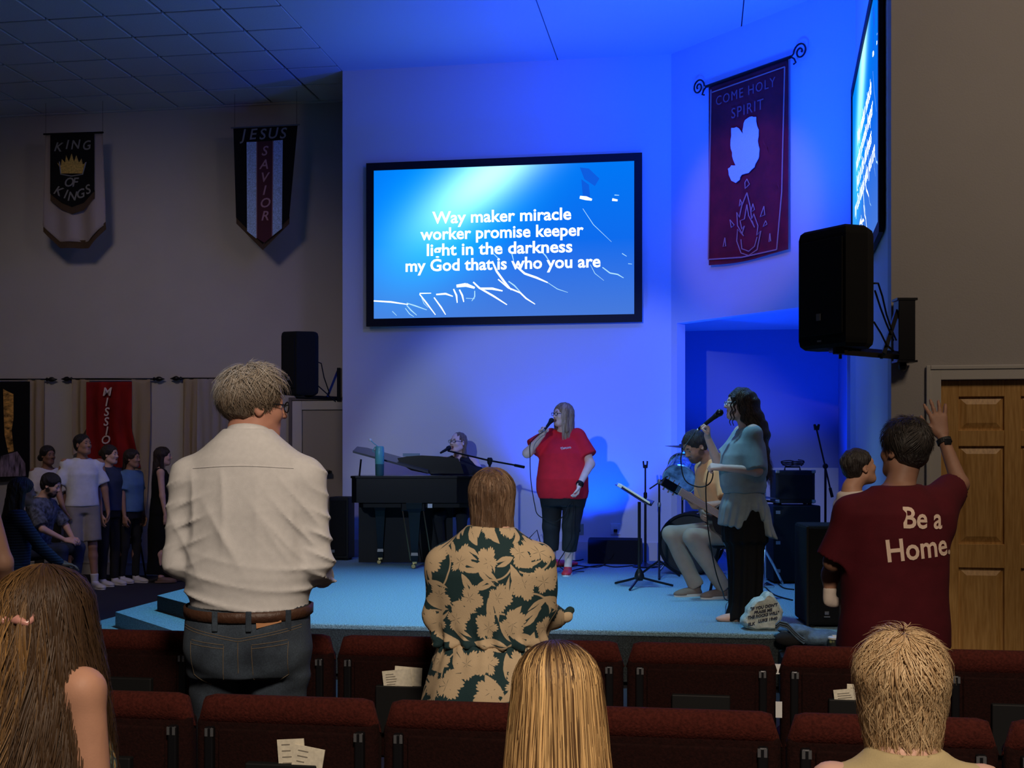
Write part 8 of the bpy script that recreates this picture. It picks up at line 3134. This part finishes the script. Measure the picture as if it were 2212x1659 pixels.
for sd_ in (-1, 1):
    a = h.sh[sd_]
    P_.append(cone(nb + V(sd_ * 0.01, 0, -0.012), a + V(0, 0, -0.012), 0.050, 0.056, 0.04))
    q = a + (h.el[sd_] - a) * (0.95 if sd_ < 0 else 0.66)
    P_.append(cone(a + V(-sd_ * 0.02, 0, -0.02), q, 0.070, 0.072 if sd_ < 0 else 0.066, 0.04, flat=True))
P_.append(cone((0.17, 0.0, 1.24), (0.245, 0.08, 1.31), 0.07, 0.045, 0.05))
P_.append(ell((0.01, 0.0, 1.405), (0.062, 0.064, 0.055), k=0.006, sub=True))
so = blob('t_shirt', P_, M_MAR, h.e, h=0.008, disp=folds(0.005, 81, 16, 9))
bv = bvh_of(so)
M_PRINT = mat('cream_print', (0.62, 0.46, 0.36), 0.8)
for t_, px, py, sz, rot in (('Be a', 1965, 1120, 0.112, -0.03), ('Home.', 1960, 1183, 0.118, 0.10)):
    x = (px - 1932) / 565
    z = HC - (py - 985) / 565
    text(t_, sz, M_PRINT, h.e, frame_mat((x, -0.2, z), (math.cos(rot), 0, math.sin(rot)), (-math.sin(rot), 0, math.cos(rot))), drape=(bv, (0, 1, 0)), bold=0.0022, sx=0.86, name='shirt_lettering', off=0.003)
h.pants(mat('charcoal_trousers', (0.035, 0.03, 0.032), 0.9), g=0.02, waist=0.92, r0=0.10, r1=0.08, r2=0.07)
h.shoes(M_BLACK)
h.hair([ell((0, -0.018, 0.048), (0.092, 0.108, 0.096), k=0.02), ell((0, -0.048, -0.005), (0.080, 0.068, 0.076), k=0.02), ell((0, 0.108, -0.028), (0.072, 0.080, 0.088), k=0.012, sub=True),
        half((0, 0, -0.075), (0, 0, -1), 0.01)], M_BLKHAIR, disp=lambda X, Y, Z: (0.0035 * np.sin(90 * X + 3) * np.sin(85 * Y) * np.sin(80 * Z)).astype(np.float32))
strands(h, 1500, (0.094, 0.110, 0.100), cen=(0, -0.015, 0.046), thE=3.0, th0=(0.05, 2.0), L=lambda p: 0.035, face=0.6, wave=0.003, wf=90, taper=0, wd=0.0012, layer=0.05, lift=0.008, swirl=3, seed=41,
        col_fn=lambda p, c, q, s, t: mixc((0.008, 0.006, 0.005), (0.03, 0.022, 0.018), q + 0 * s), m=6, name='black_strands')
mb = MB()
pts = [V(0.01, -0.012, 1.35) + V(0.066 * math.cos(a), 0.062 * math.sin(a), 0.018 - 0.012 * math.sin(a) * -1) for a in np.linspace(0, 2 * PI, 30)[:-1]]
mb.tube(pts, 0.0035, 5, closed=True).build('cord_necklace', M_BLACK, h.e)
dl = unit(h.el[1] - h.wr[1])
c0 = Vector(h.wr[1] + dl * 0.028)
w_ = empty('wristwatch', loc + Matrix.Rotation(R_(4), 3, 'Z') @ c0, R_(4), 'dark wristwatch on the raised arm of the man in maroon', 'watch')
MB().tube([Vector(dl) * -0.010, Vector(dl) * 0.010], 0.030, 18).build('band', M_BLACK, w_)
MB().box((-0.012, -0.036, -0.014), (0.016, -0.028, 0.014), None, 0.003).build('case', M_BLKM, w_)

# baby
loc = Vector(((1842 - 1106) / FPX * 4.86, 4.86, 0.0))
h = Human(loc + Vector((0, 0, 0.715)), R_(-72), 0.80, 'baby in white shirt carried on the arm of the man in maroon', 'tan', sw=0.16, headscale=1.42, yaw=-4, pitch=14, h=0.009, hf=0.006, neck=0.075,
          torso=[(.32, 0, .075, .07), (.40, 0, .078, .072), (.50, 0, .072, .066), (.58, 0, .065, .055), (.63, 0, .045, .04)], dz=0.0, hd=(0, 0.015, 0.015))
h.sh = {-1: V(-0.062, 0, 0.58), 1: V(0.062, 0, 0.58)}
h.hip = {-1: V(-0.05, 0, 0.36), 1: V(0.05, 0, 0.36)}
h.kn = {-1: V(-0.095, 0.06, 0.31), 1: V(0.02, -0.105, 0.335)}
h.an = {-1: V(-0.10, 0.06, 0.21), 1: V(0.025, -0.125, 0.235)}
h.el = {-1: V(-0.08, 0.06, 0.50), 1: V(0.075, -0.01, 0.48)}
h.wr = {-1: V(-0.05, 0.13, 0.52), 1: V(0.05, 0.09, 0.50)}
h.hands = [hand_prims(h.wr[s_], (0, 1, 0.1), (0, 0, -1), (-s_, 0, 0), curl=0.4, s=0.5) for s_ in (-1, 1)]
h.body(brows=(0.05, 0.03, 0.02), lm=1.5, am=1.5, feet=False)
M_BABY = cloth_mat('baby_white_cotton', (0.60, 0.52, 0.46))
nb = V(0, 0, 0.615)
P_ = [h.tcol(0.012, z0=0.32, k=0.02)]
for sd_ in (-1, 1):
    P_.append(cone(nb + V(0, 0, -0.02), h.sh[sd_], 0.035, 0.036, 0.02))
    P_.append(cone(h.sh[sd_], h.el[sd_], 0.036, 0.036, 0.02, flat=True))
P_.append(ell((0, 0.0, 0.625), (0.062, 0.056, 0.03), k=0.02))
blob('romper', P_, M_BABY, h.e, h=0.008, disp=folds(0.003, 91))
for sd_ in (-1, 1):
    a = h.an[sd_]
    blob('sock', [cone(a + (h.kn[sd_] - a) * 0.15, a + V(0, 0, -0.01), 0.027, 0.025, 0.01), ell(a + V(0, 0.02, -0.035), (0.022, 0.042, 0.022), k=0.02)], M_BABY, h.e, h=0.007)
h.hair([ell((0, -0.018, 0.038), (0.083, 0.103, 0.088), k=0.02), ell((0, -0.05, -0.01), (0.074, 0.060, 0.065), k=0.02), ell((0, 0.102, -0.03), (0.074, 0.082, 0.092), k=0.012, sub=True), half((0, 0, -0.06), (0, 0, -1), 0.01)], M_BLKHAIR)

# ------------------------------------------------ bare arm of a person cut by the left frame edge
loc = Vector(((-112 - 1106) / FPX * 5.05, 5.05, 0.0))
h = Human(loc, R_(0), 1.62, 'person cut off by the left frame edge, only a bare arm showing', (0.36, 0.20, 0.14), sw=0.165, h=0.013, hf=0.009)
h.leg(-1); h.leg(1)
h.arm(1, (0.21, 0.14, 0.86), (0.6, -1, 0)); h.arm(-1, (-0.2, 0.12, 0.86))
for s_ in (-1, 1):
    h.hand(s_, (0, 0.2, -1), (-s_, 0, 0), (0, 1, 0), curl=0.4)
h.body(am=1.1)
h.shirt(cloth_mat('rust_cotton', (0.30, 0.12, 0.06)), sleeve=0.25, hem=0.85)
h.pants(M_BLACKF)
h.shoes(M_BLACK)
h.hair(hair_long(0.0, 0.2, 0.07, 0.15), HC_)
